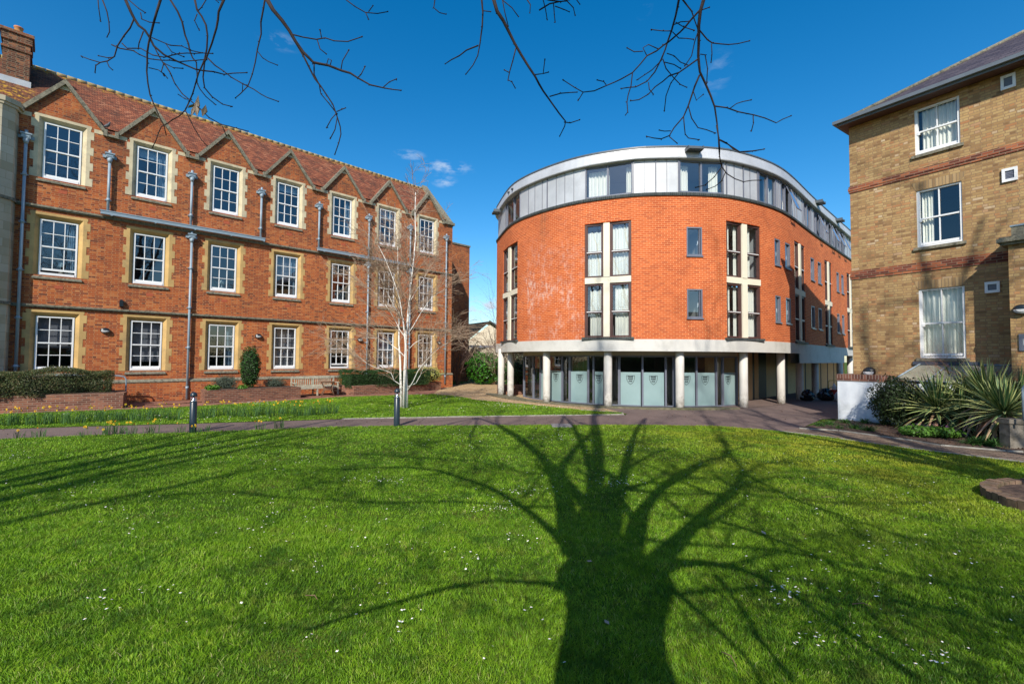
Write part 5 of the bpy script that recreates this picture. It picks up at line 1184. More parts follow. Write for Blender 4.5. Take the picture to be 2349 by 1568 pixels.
def hedge(name, u0, u1, o0, o1, h0, h1, n, size, mat, label, cat='hedge', wob=.06, asp=.4):
    c = LF.p((u0 + u1) / 2, (o0 + o1) / 2, 0); r = empty(name, c, label, cat); off = r.location; P_ = []; Nn = []
    S1, S2, S3 = (u1 - u0) * (h1 - h0), (u1 - u0) * (o1 - o0), (o1 - o0) * (h1 - h0); tot = S1 + S2 + 2 * S3
    for (k, A) in ((0, S1), (1, S2), (2, S3), (3, S3)):
        m_ = int(n * A / tot); a = RNG.random(m_); b = RNG.random(m_); dep = np.abs(RNG.normal(0, .06, m_)) - .02
        if k == 0: U = u0 + a * (u1 - u0); Hh = h0 + b * (h1 - h0); O = o1 - dep + wob * np.sin(U * 2.3) + wob * np.sin(U * 7 + Hh * 5) + .7 * wob * np.sin(Hh * 9) - .15 * np.clip((Hh - h1 + .12) / .12, 0, 1); nn = (0, 1, .3)
        elif k == 1: U = u0 + a * (u1 - u0); O = o0 + b * (o1 - o0); Hh = h1 - dep + wob * np.sin(U * 2.9 + 1) + .6 * wob * np.sin(U * 8 + O * 6); nn = (0, .2, 1)
        else: O = o0 + a * (o1 - o0); Hh = h0 + b * (h1 - h0); U = (u0 + dep if k == 2 else u1 - dep) + wob * np.sin(O * 5 + Hh * 4); nn = (-1 if k == 2 else 1, .3, .2)
        q = LF.org[None] + U[:, None] * LF.u + O[:, None] * LF.n; P_.append(np.column_stack([q, Hh])); w3 = np.array([nn[0] * LF.u[0] + nn[1] * LF.n[0], nn[0] * LF.u[1] + nn[1] * LF.n[1], nn[2]]); Nn.append(np.tile(w3, (m_, 1)))
    P_ = np.concatenate(P_); Nn = np.concatenate(Nn); v, f = leaves(P_, size * RNG.uniform(.6, 1.4, len(P_)), nrm=Nn, asp=asp, jit=.6, droop=.2); fast('foliage', v, f, mat, r, RNG.random(len(f)), off=off)
    mb = MB(); e = .2; mb.box(LF, u0 + e, u1 - e, o0 + .1, o1 - e - .05, h0, h1 - e); mb.build('dark_core', M['hedgecore'], r, off); return r
hedge('hedge', -9, -2.75, .75, 2.05, .50, 1.35, 38000, .03, M['leaf_yew'], 'shaggy dark green hedge in the left planter', wob=.09, asp=.3)
hedge('clipped_hedge', 6.4, 11.2, .7, 2.15, .36, 1.20, 30000, .026, M['leaf_dark'], 'neatly clipped dark green hedge behind the birch', wob=.05)
c = LF.p(11.6, 1.35, .40); shrub('variegated_shrub', c, (1.0, .72, .50), 6500, .034, M['leaf_var'], 'bushy yellow variegated shrub at the end of the clipped hedge', 'shrub', rz=rad(45))
c = LF.p(2.02, 1.45, .45); shrub('column_shrub', c, (.42, .42, .98), 6000, .038, M['leaf_box'], 'tall egg-shaped dark evergreen shrub in the middle planter', 'shrub', lump=.12)
c = LF.p(1.05, 1.5, .42); shrub('lavender_bush', c, (.52, .42, .34), 4200, .04, M['leaf_lav'], 'grey green lavender bush left of the column shrub', 'shrub', core=.62, asp=.15)
c = LF.p(3.1, 1.3, .42); shrub('lavender_bush', c, (.48, .4, .25), 3600, .04, M['leaf_lav'], 'low grey green bush right of the column shrub', 'shrub', core=.62, asp=.15)
c = LF.p(.45, 2.05, .48); shrub('leafy_plant', c, (.28, .2, .12), 350, .06, M['leaf_green'], 'light green leafy plant at the left end of the middle planter', 'plant', core=0)
c = LF.p(1.55, 2.1, .46); shrub('leafy_plant', c, (.2, .16, .12), 260, .07, M['leaf_green'], 'light green strappy plant under the column shrub', 'plant', core=0, asp=.2)
# handrail behind the hedge
mb = MB(); a = LF.p(-2.95, .9, 1.22); mb.tube([LF.p(-4.2, .75, 1.18), LF.p(-2.45, .75, 1.12), LF.p(-2.27, .75, 1.08), LF.p(-2.2, .75, .97), LF.p(-2.2, .75, .02)], .027, 8); tag(mb.build('handrail', M['lead']), 'grey tubular handrail at the end of the left hedge', 'handrail')

# background greenery in the gap
g0 = at(1112, 870, 34); shrub('laurel_bush', (g0[0], g0[1], 0), (1.35, 1.0, 1.15), 5200, .10, M['leaf_laurel'], 'glossy green laurel bush behind the gravel path', 'shrub')
g0 = at(1088, 870, 36.5); shrub('dark_evergreen', (g0[0], g0[1], 0), (.9, .7, 1.5), 3000, .08, M['leaf_shade'], 'dark evergreen bush against the rear brick block', 'shrub')
g0 = at(1185, 868, 30.5); shrub('evergreen_bush', (g0[0], g0[1], 0), (1.0, .8, .9), 3000, .07, M['leaf_box'], 'green bush seen between the first two white columns', 'shrub')
g0 = at(1260, 868, 36); shrub('distant_hedge', (g0[0], g0[1], 0), (4.0, 1.2, 1.8), 6000, .12, M['leaf_shade'], 'long dark hedge glimpsed beneath the curved building', 'hedge')
def twiggy(name, base, h, spread, n, mat, label, cat='bare shrub', r0=.03, seed=1, lv=3, up=.9, group=None):
    rr = random.Random(seed); root = empty(name, base, label, cat, group); mb = MB()
    def grow(p_, d, L, r, l):
        pts = [p_]; k = 4; q = np.array(p_); dd = np.array(d)
        for i in range(k):
            dd = dd + np.array([rr.gauss(0, .16), rr.gauss(0, .16), rr.gauss(.0, .10)]); dd /= np.linalg.norm(dd); q = q + dd * L / k; pts.append(q)
        mb.tube(pts, [r * (1 - .75 * i / k) for i in range(k + 1)], 4 if l < lv else 5, cap=False)
        if l <= 0: return
        for _ in range(rr.randint(3, 5)):
            i = rr.randint(1, k); s_ = rr.uniform(.45, .75); nd = dd + np.array([rr.gauss(0, .6), rr.gauss(0, .6), rr.gauss(.1, .35)]); nd /= np.linalg.norm(nd); grow(pts[i], nd, L * s_, r * (1 - .7 * i / k) * .7, l - 1)
    for i in range(n):
        a = rr.uniform(0, 6.28); t = rr.random() * spread; d = np.array([math.cos(a) * t, math.sin(a) * t, up]); d /= np.linalg.norm(d); grow(np.array([math.cos(a) * .12, math.sin(a) * .12, 0]), d, h * rr.uniform(.5, .75), r0, lv)
    mb.build('branches', mat, root); return root
b_ = at(1052, 872, 33.0); twiggy('bare_bush', (b_[0], b_[1], 0), 4.6, .5, 9, M['twig'], 'dark bare twiggy bush against the corner of the red brick building', seed=3, r0=.03)
b_ = at(1098, 872, 37); twiggy('bare_bush', (b_[0], b_[1], 0), 4.6, .8, 10, M['paletwig'], 'pale bare bush above the laurel in the gap', seed=4, r0=.03)
b_ = at(1132, 872, 34); twiggy('bare_bush', (b_[0], b_[1], 0), 3.9, .6, 12, M['paletwig'], 'dense pale twiggy bush beside the white column', seed=5, r0=.03)
b_ = at(1150, 872, 45); twiggy('bare_tree', (b_[0], b_[1], 0), 8.2, .6, 7, M['twig'], 'bare tree in front of the cream house', 'tree', seed=8, r0=.07)
b_ = at(1187, 872, 33); twiggy('bare_bush', (b_[0], b_[1], 0), 3.2, .6, 10, M['paletwig'], 'pale bare bush seen between the columns', seed=6, r0=.03)

# ================================================================== BIRCH
bi = empty('birch_tree', (G(925, 935)[0], G(925, 935)[1], 0), 'young multi-stemmed white-barked birch without leaves on the strip lawn', 'tree'); off = bi.location; BY = bi.location[1]
r3 = lambda x, y: (573.5 + .42066 * x, 344.1 + .42066 * y)
rb = random.Random(5); tw = MB()
def whip(p_, d, L, r, l):
    k = 6; pts = [p_]; q = np.array(p_, float); dd = np.array(d, float)
    for i in range(k):
        dd = dd + np.array([rb.gauss(0, .09), rb.gauss(0, .09), -.035 + rb.gauss(.0, .05)]); dd /= np.linalg.norm(dd); q = q + dd * L / k; pts.append(q)
    tw.tube(pts, [max(.0038, r * (1 - .8 * i / k)) for i in range(k + 1)], 4, 0, cap=False)
    if l > 0:
        for _ in range(rb.randint(3, 5)):
            i = rb.randint(1, k - 1); nd = dd + np.array([rb.gauss(0, .45), rb.gauss(0, .45), rb.gauss(.08, .3)]); nd /= np.linalg.norm(nd); whip(pts[i], nd, L * rb.uniform(.4, .65), r * .5, l - 1)
stems = [([(852, 1400), (853, 1300), (848, 1180), (850, 1050), (858, 950), (868, 840), (880, 720), (893, 600), (903, 470), (900, 340), (903, 230)], .062, 0.), ([(824, 1398), (822, 1250), (819, 1150), (812, 1050), (813, 930), (812, 800), (808, 690), (805, 560), (802, 450)],   .046, .25), ([(838, 1390), (842, 1200), (848, 1060), (836, 930), (815, 810), (780, 700), (740, 600), (700, 520)], .036, -.2)]
for pl, r, dy in stems:
    mb = MB(); P_ = []
    for i, q in enumerate(pl):
        x, y = r3(*q); a = at(x, y, BY + dy * (1 + i * .25)); P_.append(a)
    P_[0][2] = -.02; n = len(P_); R_ = [r * (1 - .9 * i / (n - 1)) + .004 for i in range(n)]; R_[0] *= 1.25
    mb.tube(P_, R_, 9); mb.build('trunk', M['birch'], bi, off)
    for i in range(3, n - 1):
        for _ in range(7 if i < n - 4 else 5):
            t = rb.random(); p_ = P_[i] * (1 - t) + P_[i + 1] * t; a = rb.uniform(0, 6.28); d = np.array([math.cos(a) * .75, math.sin(a) * .75, .85]); d /= np.linalg.norm(d); f = 1 - .75 * (i / n)
            whip(p_, d, 2.3 * f + .35, .014 * f + .004, 2)
bm = MB()
for pl, r in [([(848, 1310), (815, 1275), (785, 1255), (770, 1215), (735, 1200), (690, 1188), (640, 1165), (600, 1130), (560, 1115)], .019), ([(856, 1315), (890, 1260), (915, 1205), (945, 1165), (985, 1120), (1030, 1080), (1080, 1050)], .019), ([(860, 1290), (905, 1270), (930, 1225), (955, 1160), (975, 1080)], .016),
              ([(852, 1030), (820, 985), (795, 935), (765, 880), (735, 840), (700, 790), (650, 760), (610, 740)], .017), ([(855, 1010), (890, 960), (930, 890), (970, 830), (1010, 790), (1060, 760)], .022), ([(848, 1130), (810, 1090), (770, 1060), (700, 1030), (640, 1020), (590, 1030)], .018), ([(870, 830), (910, 760), (950, 700), (975, 640)], .018), ([(812, 900), (780, 840), (745, 770), (715, 700), (690, 640)], .018), ([(850, 1100), (900, 1050), (960, 1020), (1030, 1010), (1090, 1020)], .016)]:
    dy = rb.uniform(-.9, .9); P_ = [at(*r3(*q), BY + dy * i / len(pl)) for i, q in enumerate(pl)]; n = len(P_); bm.tube(P_, [r * (1 - .85 * i / (n - 1)) for i in range(n)], 6)
    for i in range(2, n):
        for _ in range(4):
            d = P_[min(i, n - 1)] - P_[i - 1]; d = d / np.linalg.norm(d) + np.array([rb.gauss(0, .5), rb.gauss(0, .5), .25]); d /= np.linalg.norm(d); whip(P_[i], d, rb.uniform(.7, 1.6), .008, 2)
bm.build('branch', M['birch'], bi, off)
tw.build('twigs', M['birchtwig'], bi, off)
# ================================================================== BENCH, TABLE, BOLLARDS
bn = empty('garden_bench', LF.p(5.05, 1.2, 0), 'silvery timber slatted garden bench against the brick building', 'bench'); off = bn.location
u0, u1 = 3.98, 6.12
mb = MB(); mb.box(LF, u0 + .06, u1 - .06, .90, .94, .83, .95); mb.box(LF, u0 + .06, u1 - .06, .90, .94, .46, .51)
k = 0; u = u0 + .14
while u < u1 - .16: mb.box(LF, u, u + .045, .905, .925, .51, .83); u += .104
mb.build('backrest', M['timber'], bn, off)
mb = MB()
for k in range(5): mb.box(LF, u0 + .03, u1 - .03, .95 + k * .105, 1.04 + k * .105, .43, .455)
mb.box(LF, u0 + .03, u1 - .03, 1.47, 1.50, .35, .425); mb.build('seat', M['timber'], bn, off)
for u in (u0, (u0 + u1) / 2 - .03, u1 - .06):
    mb = MB(); mb.box(LF, u, u + .06, 1.42, 1.49, 0, .62 if u != (u0 + u1) / 2 - .03 else .42); mb.build('leg', M['timber'], bn, off)
    mb = MB(); mb.box(LF, u, u + .06, .86, .93, 0, .93); mb.box(LF, u + .015, u + .045, .93, 1.42, .18, .22); mb.build('leg', M['timber'], bn, off)
for u in (u0, u1 - .06):
    mb = MB(); mb.box(LF, u - .015, u + .075, .88, 1.54, .621, .655); mb.build('armrest', M['timber'], bn, off)
tbc = LF.p(5.35, 1.98, 0); tb = empty('garden_table', tbc, 'small weathered slatted folding table in front of the bench', 'table')
TF = Frame((0, 0), (.85, .45)); mb = MB()
for k in range(9):
    y = -.34 + k * .078; hx = math.sqrt(max(.36 ** 2 - (abs(y + .03)) ** 2, .02)) * 1.15; mb.box(TF, -hx, hx, y, y + .066, .70, .722)
mb.box(TF, -.30, .30, -.25, -.2, .66, .698); mb.box(TF, -.30, .30, .2, .25, .66, .698); mb.build('table_top', M['timber_d'], tb)
for sx in (-1, 1):
    for sy in (-1, 1):
        mb = MB(); c = [(sx * .27, .67), (sx * .17, .42), (sx * .19, .25), (sx * .31, .0)]
        mb.tube([TF.p(x, sy * .22, z) for x, z in c], [.026, .024, .024, .022], 4); mb.build('leg', M['timber_d'], tb)
mb = MB(); mb.tube([TF.p(-.17, -.22, .33), TF.p(.17, -.22, .33)], .02, 4); mb.tube([TF.p(-.17, .22, .33), TF.p(.17, .22, .33)], .02, 4); mb.tube([TF.p(0, -.22, .33), TF.p(0, .22, .33)], .02, 4); mb.build('stretcher', M['timber_d'], tb)
M['lampglass'] = mat_glass('lamp_glass', (.9, .93, .95), .08, 1.5); M['chrome'] = mat_plain('polished_reflector', (.75, .76, .78), .18, .03, 3, .5, .9)
def bollard(g, label, R=.079, hh=1.0):
    r = empty('bollard_light', (g[0], g[1], 0), label, 'bollard', 'bollard lights beside the tarmac path')
    mb = MB(); mb.lathe((0, 0, 0), [(R * 1.02, -.03), (R, .01), (R, hh * .75), (R * .93, hh * .755)], 32); mb.build('post', M['bollard'], r)
    mb = MB(); mb.lathe((0, 0, 0), [(R * .97, hh * .892), (R * 1.02, hh * .893), (R * 1.0, hh * .915), (R * .88, hh * .955), (R * .62, hh * .985), (R * .3, hh * .998), (.004, hh * 1.002)], 32); mb.build('cap', M['bollard'], r)
    mb = MB(); mb.lathe((0, 0, 0), [(R * .92, hh * .756), (R * .92, hh * .891)], 32); mb.build('lamp_glass', M['lampglass'], r)
    mb = MB(); mb.lathe((0, 0, 0), [(R * .85, hh * .757), (R * .55, hh * .79), (R * .25, hh * .83), (R * .2, hh * .888)], 24); mb.build('reflector', M['chrome'], r); return r
bollard(G(442, 990), 'dark bollard light nearer the left, in front of the tall downpipe')
bollard(G(910, 976), 'dark bollard light in front of the white birch trunks', .083, 1.04)

# pigeon on the gable foot
pg = at(242, 301, LF.p(-3.1, .08, 0)[1]); pg = np.array(LF.p(-3.02, .06, EAVE + .12)); mb = MB()
mb.tube([pg + [-.14, 0, .10], pg + [-.05, 0, .10], pg + [.03, 0, .13], pg + [.08, 0, .19], pg + [.095, 0, .24], pg + [.12, 0, .255], pg + [.15, 0, .245]], [.008, .05, .06, .035, .026, .024, .004], 8)
mb.tube([pg + [0, -.02, 0], pg + [0, -.02, .09]], .006, 4); mb.tube([pg + [0, .02, 0], pg + [0, .02, .09]], .006, 4)
tag(mb.build('pigeon', M['pigeon']), 'grey pigeon standing at the foot of the first gable', 'bird')

# ================================================================== RIGHT BORDER
def mat_yucca():
    t = NT('striped_sword_leaf'); r = t.n('ShaderNodeAttribute', attribute_name='rnd'); c = t.ramp(r.outputs['Fac'], [(0., (.045, .10, .035)), (.3, (.08, .17, .06)), (.42, (.28, .35, .10)), (.8, (.46, .46, .18)), (.9, (.50, .30, .17)), (1., (.40, .22, .14))])
    t.bsdf(c, .45, .4); return t.mat
M['yucca'] = mat_yucca()
def yucca(x, y, h, L, n, label, trunk=True, seed=0):
    rr = np.random.default_rng(seed + 11); r = empty('variegated_yucca', (x, y, 0), label, 'yucca', 'variegated yuccas in the right hand border'); V = []; F = []; R_ = []; o = 0
    for i in range(n):
        t = (i + .5) / n; el = rad(80 - 125 * t + rr.normal(0, 9)); a = i * 2.39996 + rr.normal(0, .2); ln = L * rr.uniform(.8, 1.1) * (1 if t < .8 else .85); w0 = .034 * rr.uniform(.85, 1.2); dead = t > .78 and rr.random() < .6
        d = np.array([math.cos(a) * math.cos(el), math.sin(a) * math.cos(el), math.sin(el)]); side = np.array([-math.sin(a), math.cos(a), 0]); p_ = np.array([0, 0, h]) + d * .03; sg = 6; sag = (.04 + .24 * t) * rr.uniform(.5, 1.5) * (2. if dead else 1)
        prof = [.55, .9, 1., .95, .7, .38, .02]; rows = []
        for k in range(sg + 1):
            q = p_ + d * ln * k / sg + np.array([0, 0, -sag * ln * (k / sg) ** 2.2]); nrm = np.cross(side, d); w_ = w0 * prof[k]; rows.append([q - side * w_ + nrm * w_ * .35, q - side * w_ * .55, q + side * w_ * .55, q + side * w_ + nrm * w_ * .35])
        for row in rows: V += [tuple(c) for c in row]
        mg = rr.uniform(.55, .8) if not dead else rr.uniform(.88, 1); ct = rr.uniform(0, .3) if not dead else rr.uniform(.86, .98)
        for k in range(sg):
            b = o + k * 4
            for j in range(3): F.append((b + j, b + j + 1, b + j + 5, b + j + 4)); R_.append(ct if j == 1 else mg)
        o += (sg + 1) * 4
    fast('leaves', V, F, M['yucca'], r, R_)
    if trunk: mb = MB(); mb.tube([(.05, 0, 0), (0, .02, h * .5), (0, 0, h)], [.09, .08, .06], 8); mb.build('trunk', M['bark'], r)
    return r
yucca(12.05, 11.7, .88, 1.15, 190, 'largest striped yucca with upright leaves beside the concrete pier', seed=1)
yucca(11.55, 12.6, .60, 1.08, 170, 'left striped yucca with drooping lower leaves behind the flower patch', seed=2)
yucca(12.5, 13.0, .95, 1.0, 130, 'striped yucca behind and between the two front ones', seed=3)
yucca(11.4, 10.75, .72, .95, 130, 'striped yucca crowding over the concrete pier at the right edge', seed=4)
yucca(12.0, 13.5, .8, .9, 110, 'rear left striped yucca under the glass cover', seed=5)
yucca(11.8, 12.15, .5, .95, 110, 'low striped yucca between the two front ones', seed=6)
yucca(12.2, 12.35, .8, 1.0, 120, 'upright striped yucca in the middle of the clump', seed=7)
yucca(12.7, 11.6, .9, 1.0, 110, 'striped yucca behind the pier at the right edge', seed=8)
shrub('dark_shrub', (11.05, 13.3, .03), (.72, .55, .72), 8500, .034, M['leaf_shade'], 'dark small-leaved shrub against the white wall', 'shrub', core=.6)
shrub('dark_shrub', (12.0, 12.5, .03), (.9, .4, .30), 2500, .035, M['leaf_shade'], 'low dark foliage under the yuccas', 'shrub', core=.8)
twiggy('dry_shrub', (12.5, 13.0, 0), 3.3, .45, 16, M['redtwig'], 'reddish dry stemmed shrub below the ground floor window', r0=.012, seed=21, lv=3)
twiggy('dry_shrub', (12.9, 12.0, 0), 3.2, .45, 14, M['redtwig'], 'reddish dry stemmed shrub in front of the porch', r0=.012, seed=22, lv=3)
twiggy('dry_shrub', (11.7, 13.65, 0), 2.3, .5, 12, M['redtwig'], 'thin dry stems over the sloping glass cover', r0=.009, seed=23, lv=2)
def strappy(x, y, n, L, label, mat, seed=0, group='strappy green plants at the front of the border'):
    rr = np.random.default_rng(seed + 50); r = empty('strappy_plant', (x, y, .03), label, 'plant', group); V = []; F = []; R_ = []; o = 0
    for i in range(n):
        a = rr.uniform(0, 6.28); el = rr.uniform(.5, 1.4); ln = L * rr.uniform(.6, 1.1); bx_, by_ = rr.normal(0, .05, 2); d = np.array([math.cos(a) * math.cos(el), math.sin(a) * math.cos(el), math.sin(el)]); side = np.array([-math.sin(a), math.cos(a), 0]); sg = 4; w0 = .009
        for k in range(sg + 1):
            t = k / sg; q = np.array([bx_, by_, 0]) + d * ln * t + np.array([math.cos(a) * ln * .25 * t * t, math.sin(a) * ln * .25 * t * t, -.55 * ln * t * t]); w_ = w0 * (1 - t ** 2 * .9); V += [tuple(q - side * w_), tuple(q + side * w_)]
        for k in range(sg): b = o + 2 * k; F.append((b, b + 1, b + 3, b + 2)); R_.append(rr.random())
        o += 2 * (sg + 1)
    fast('leaves', V, F, mat, r, R_); return r
M['strap'] = mat_leaf('strap_leaf', (.05, .14, .03), (.14, .30, .06))
for i, (x, y, n, L, lb) in enumerate([(1880, 978, 60, .28, 'at the tip of the border nearest the tarmac'), (1905, 976, 70, .3, 'second from the border tip'), (1940, 972, 80, .34, 'in front of the left end of the white wall'), (1962, 985, 90, .36, 'at the border front below the white wall'), (1985, 972, 80, .36, 'close under the middle of the white wall'), (1993, 990, 90, .36, 'right of the middle of the white wall, at the front'), (2030, 975, 80, .34, 'between white wall and dark shrub'), (1925, 984, 50, .26, 'small one on the edging left of centre'), (2240, 1022, 110, .42, 'sprawling by the brick path left of the concrete pier'), (2275, 1026, 110, .42, 'sprawling at the foot of the concrete pier'), (2255, 1014, 80, .36, 'just behind the sprawling ones near the pier')]):
    g = G(x, y); strappy(g[0], g[1], n, L, 'green strappy leaved plant ' + lb, M['strap'], i)
# flowering ground cover with purple flowers
for i, (cx_, cy_, rx, lb) in enumerate([(2118, 1004, .33, 'left half of the purple-flowered leafy ground cover by the brick path'), (2165, 1006, .36, 'right half of the purple-flowered leafy ground cover by the brick path')]):
    g = G(cx_, cy_); r = shrub('geranium_patch', (g[0], g[1] + .12, .02), (rx * 1.2, .42, .13), 1500, .034, M['leaf_green'], lb, 'flowering plant', core=.7, asp=.8)
    mb = MB()
    for _ in range(26):
        a = random.uniform(0, 6.28); q = random.random() ** .5; x, y = math.cos(a) * rx * q, math.sin(a) * .4 * q; z = .26 * math.sqrt(max(0, 1 - q * q)) + .05
        for k in range(5): t = k * 1.2566; mb.face([(x, y, z), (x + .016 * math.cos(t - .5), y + .016 * math.sin(t - .5), z + .006), (x + .022 * math.cos(t), y + .022 * math.sin(t), z + .006), (x + .016 * math.cos(t + .5), y + .016 * math.sin(t + .5), z + .006)])
    mb.build('flowers', M['purple'] if 'purple' in M else M.setdefault('purple', mat_plain('purple_petal', (.42, .12, .45), .6, .2, 30)), r)
# mulch litter
N_ = 2600; x_ = RNG.uniform(9.4, 13.5, N_); y_ = RNG.uniform(9, 15, N_); k_ = inpoly(x_, y_, bed); v, f = leaves(np.column_stack([x_, y_, np.full(N_, .045)])[k_], RNG.uniform(.012, .035, k_.sum()), nrm=np.array([[0, 0, 1.]]), jit=.35)
tag(fast('leaf_litter', v, f, mat_leaf('litter', (.09, .05, .03), (.34, .22, .15), .8, 0)), 'brown leaf and bark litter on the planting bed', 'litter', kind='stuff')
# concrete pier with handrail post
pf = Frame(tuple(G(2318, 1031)), (1, -.12)); pr_ = empty('concrete_pier', pf.p(.5, -.4, 0), 'low mossy concrete pier at the right edge of the brick path', 'pier'); off = pr_.location
mb = MB(); mb.box(pf, 0, 1.4, -.25, 0, 0, .56); mb.build('body', M['concrete'], pr_, off); mb = MB(); mb.box(pf, -.03, 1.43, -.28, .03, .56, .66); mb.build('cap', M['concrete'], pr_, off)
c = at(2331, 955, 10.0); mb = MB(); mb.tube([(c[0], 9.85, .66), (c[0], 9.85, 1.35), (c[0] + .05, 9.85, 1.42), (c[0] + .9, 9.7, 1.45)], .024, 8); tag(mb.build('handrail', M['lead']), 'pale tubular handrail standing on the concrete pier', 'handrail')
# low round brick edging, bottom right
cr_ = (7.62, 5.98); Rr = 1.14; mb = MB(); n = 56
for k in range(n):
    a0 = 2 * math.pi * k / n; a1 = 2 * math.pi * (k + .9) / n; z = .13 + .01 * math.sin(k * 2.3)
    A = [(cr_[0] + Rr * math.cos(a), cr_[1] + Rr * math.sin(a)) for a in (a0, a1)]; B = [(cr_[0] + (Rr - .16) * math.cos(a), cr_[1] + (Rr - .16) * math.sin(a)) for a in (a1, a0)]
    mb.poly_prism(A + B, -.02, z)
rg = empty('round_flower_bed', (cr_[0], cr_[1], 0), 'low circular mossy brick edging at the lower right', 'planter'); mb.build('brick_edging', mat_plain('mossy_brick_on_edge', (.20, .13, .085), .9, .45, 9, dirt=(.09, .09, .04), bumps=.8), rg, rg.location)
mb = MB(); mb.poly_prism([(cr_[0] + .95 * math.cos(t), cr_[1] + .95 * math.sin(t)) for t in np.linspace(0, 6.2, 40)], -.02, .09); mb.build('soil', M['soil'], rg, rg.location)

# ================================================================== BAGS AND TROLLEY UNDER THE BUILDING
def blob(name, c, r, mat, label, cat, seed):
    rr = np.random.default_rng(seed); mb = MB(); n1, n2 = 10, 16; ph = rr.uniform(0, 6, 4)
    def q(i, j):
        t = math.pi * i / n1; p_ = 2 * math.pi * (j % n2) / n2; d = np.array([math.sin(t) * math.cos(p_), math.sin(t) * math.sin(p_), math.cos(t)])
        s_ = 1 + .13 * math.sin(5 * p_ + ph[0] + 3 * t) + .08 * math.sin(9 * p_ + ph[1]) * math.sin(7 * t) + (.35 * max(0, math.cos(t) - .85) / .15)
        v = d * s_ * np.array(r); v[2] = max(v[2] + r[2] * .85, .012); return (c[0] + v[0], c[1] + v[1], v[2])
    for i in range(n1):
        for j in range(n2): mb.face([q(i, j), q(i + 1, j), q(i + 1, j + 1), q(i, j + 1)])
    return tag(mb.build(name, mat), label, cat)
b1 = at(1862, 890, 20.5); 
q0 = at(1905, 890, 22.2); blob('rubbish_bag', (q0[0] - .22, q0[1]), (.36, .3, .26), M['blackbag'], 'black plastic rubbish bag beside the trolley under the building', 'bag', 1)
blob('plastic_sack', (q0[0] + .22, q0[1] - .2), (.16, .2, .2), M['whitebag'], 'crumpled white plastic sack leaning on the black bag', 'bag', 2)
q1 = at(1852, 890, 22.0); blob('rubbish_bag', (q1[0], q1[1]), (.3, .28, .24), M['blackbag'], 'black bag half hidden between two columns', 'bag', 3)
tr = empty('trolley', (q0[0] + .35, q0[1] + .25, 0), 'yellow framed hand trolley with a red crate', 'trolley'); mb = MB()
for x in (-.28, .28):
    mb.tube([(x, 0, .1), (x, 0, .85), (x * .8, 0, .95)], .018, 6)
mb.tube([(-.22, 0, .95), (.22, 0, .95)], .018, 6); mb.tube([(-.28, 0, .4), (.28, 0, .4)], .015, 6); mb.box(Frame((0, 0), (1, 0)), -.28, .28, -.02, .35, .1, .13); mb.build('frame', M['yellowp'], tr)
mb = MB(); mb.box(Frame((0, 0), (1, 0)), -.22, .2, .02, .3, .3, .5); mb.box(Frame((0, 0), (1, 0)), -.24, .22, .0, .32, .48, .51); mb.build('crate', M['redp'], tr)
for x in (-.26, .26): mb = MB(); mb.tube([(x - .02, 0, .09), (x + .02, 0, .09)], .09, 14); mb.build('wheel', M['blackmetal'], tr)
for i, x in enumerate((-.12, .1)):
    mb = MB(); mb.lathe((q0[0] + .35 + x, q0[1] + .08, .5), [(.07, 0), (.085, .03), (.085, .18), (.03, .27), (.03, .31)], 12); tag(mb.build('plastic_bottle', M['whitebag']), ['large white plastic bottle on the left of the trolley crate', 'large white plastic bottle on the right of the trolley crate'][i], 'bottle', 'bottles on the trolley')

# ================================================================== TREES BEHIND THE VIEWPOINT
SA = np.array([math.sin(rad(SUN_AZ)), math.cos(rad(SUN_AZ))]); SP_ = np.array([SA[1], -SA[0]]); COT = 1 / math.tan(rad(SUN_EL))
def inview(p_):
    if p_[1] < .15: return False
    q = proj(p_); return q is not None and -40 < q[0] < 2400 and -60 < q[1] < 1700
rt_ = random.Random(12)
def branchy(mb, P_, R_, lv, L, dens=1.0, cross=0, tips=True, upb=.25):
    """side branches along the polyline P_"""
    n = len(P_)
    for i in range(1, n):
        for _ in range(max(1, int(round(dens * rt_.uniform(.6, 1.5))))):
            t = rt_.random(); p_ = P_[i - 1] * (1 - t) + P_[i] * t; r = (R_[i - 1] * (1 - t) + R_[i] * t) * rt_.uniform(.35, .6)
            d0 = P_[i] - P_[i - 1]; d0 = d0 / max(np.linalg.norm(d0), 1e-6); d = d0 + np.array([rt_.gauss(0, .75), rt_.gauss(0, .75), rt_.gauss(upb, .4)]); d /= np.linalg.norm(d)
            ll = L * rt_.uniform(.55, 1.1); k = 6; pts = [p_]; q = p_.copy(); ok = True
            for s_ in range(k):
                d = d + np.array([rt_.gauss(0, .17), rt_.gauss(0, .17), rt_.gauss(.03, .13)]); d /= np.linalg.norm(d); q = q + d * ll / k
                if inview(q) or q[2] < 1.5: break
                pts.append(q.copy())
            if len(pts) < 2: continue
            rs = [max(.004, r * (1 - .82 * s_ / k)) for s_ in range(len(pts))]; mb.tube(pts, rs, 5 if lv > 1 else 4, cap=False)
            if lv > 0: branchy(mb, pts, rs, lv - 1, L * .58, max(.6, dens * .8), upb=upb * .6)
T = np.array([-.06, -.86])
def lift(px, py, off=0.0):
    """the point of the tree whose shadow falls on this spot of the lawn"""
    g = G(px, py); dd = g - T; al = dd @ SA; la = dd @ SP_
    q = T + SP_ * la + SA * off; return np.array([q[0], q[1], (al - off) / COT])
def rw(px_w, px, py): return px_w / 2 / FPX * G(px, py)[1] * 1.0
mt = empty('plane_tree', (T[0], T[1], 0), 'big bare tree behind the viewpoint, its twigs overhanging and its shadow on the lawn', 'tree', 'bare trees behind the viewpoint'); off = mt.location
c8 = lambda x, y: (1174.5 + .5 * x, 946.3 + .5 * y)
mb = MB()
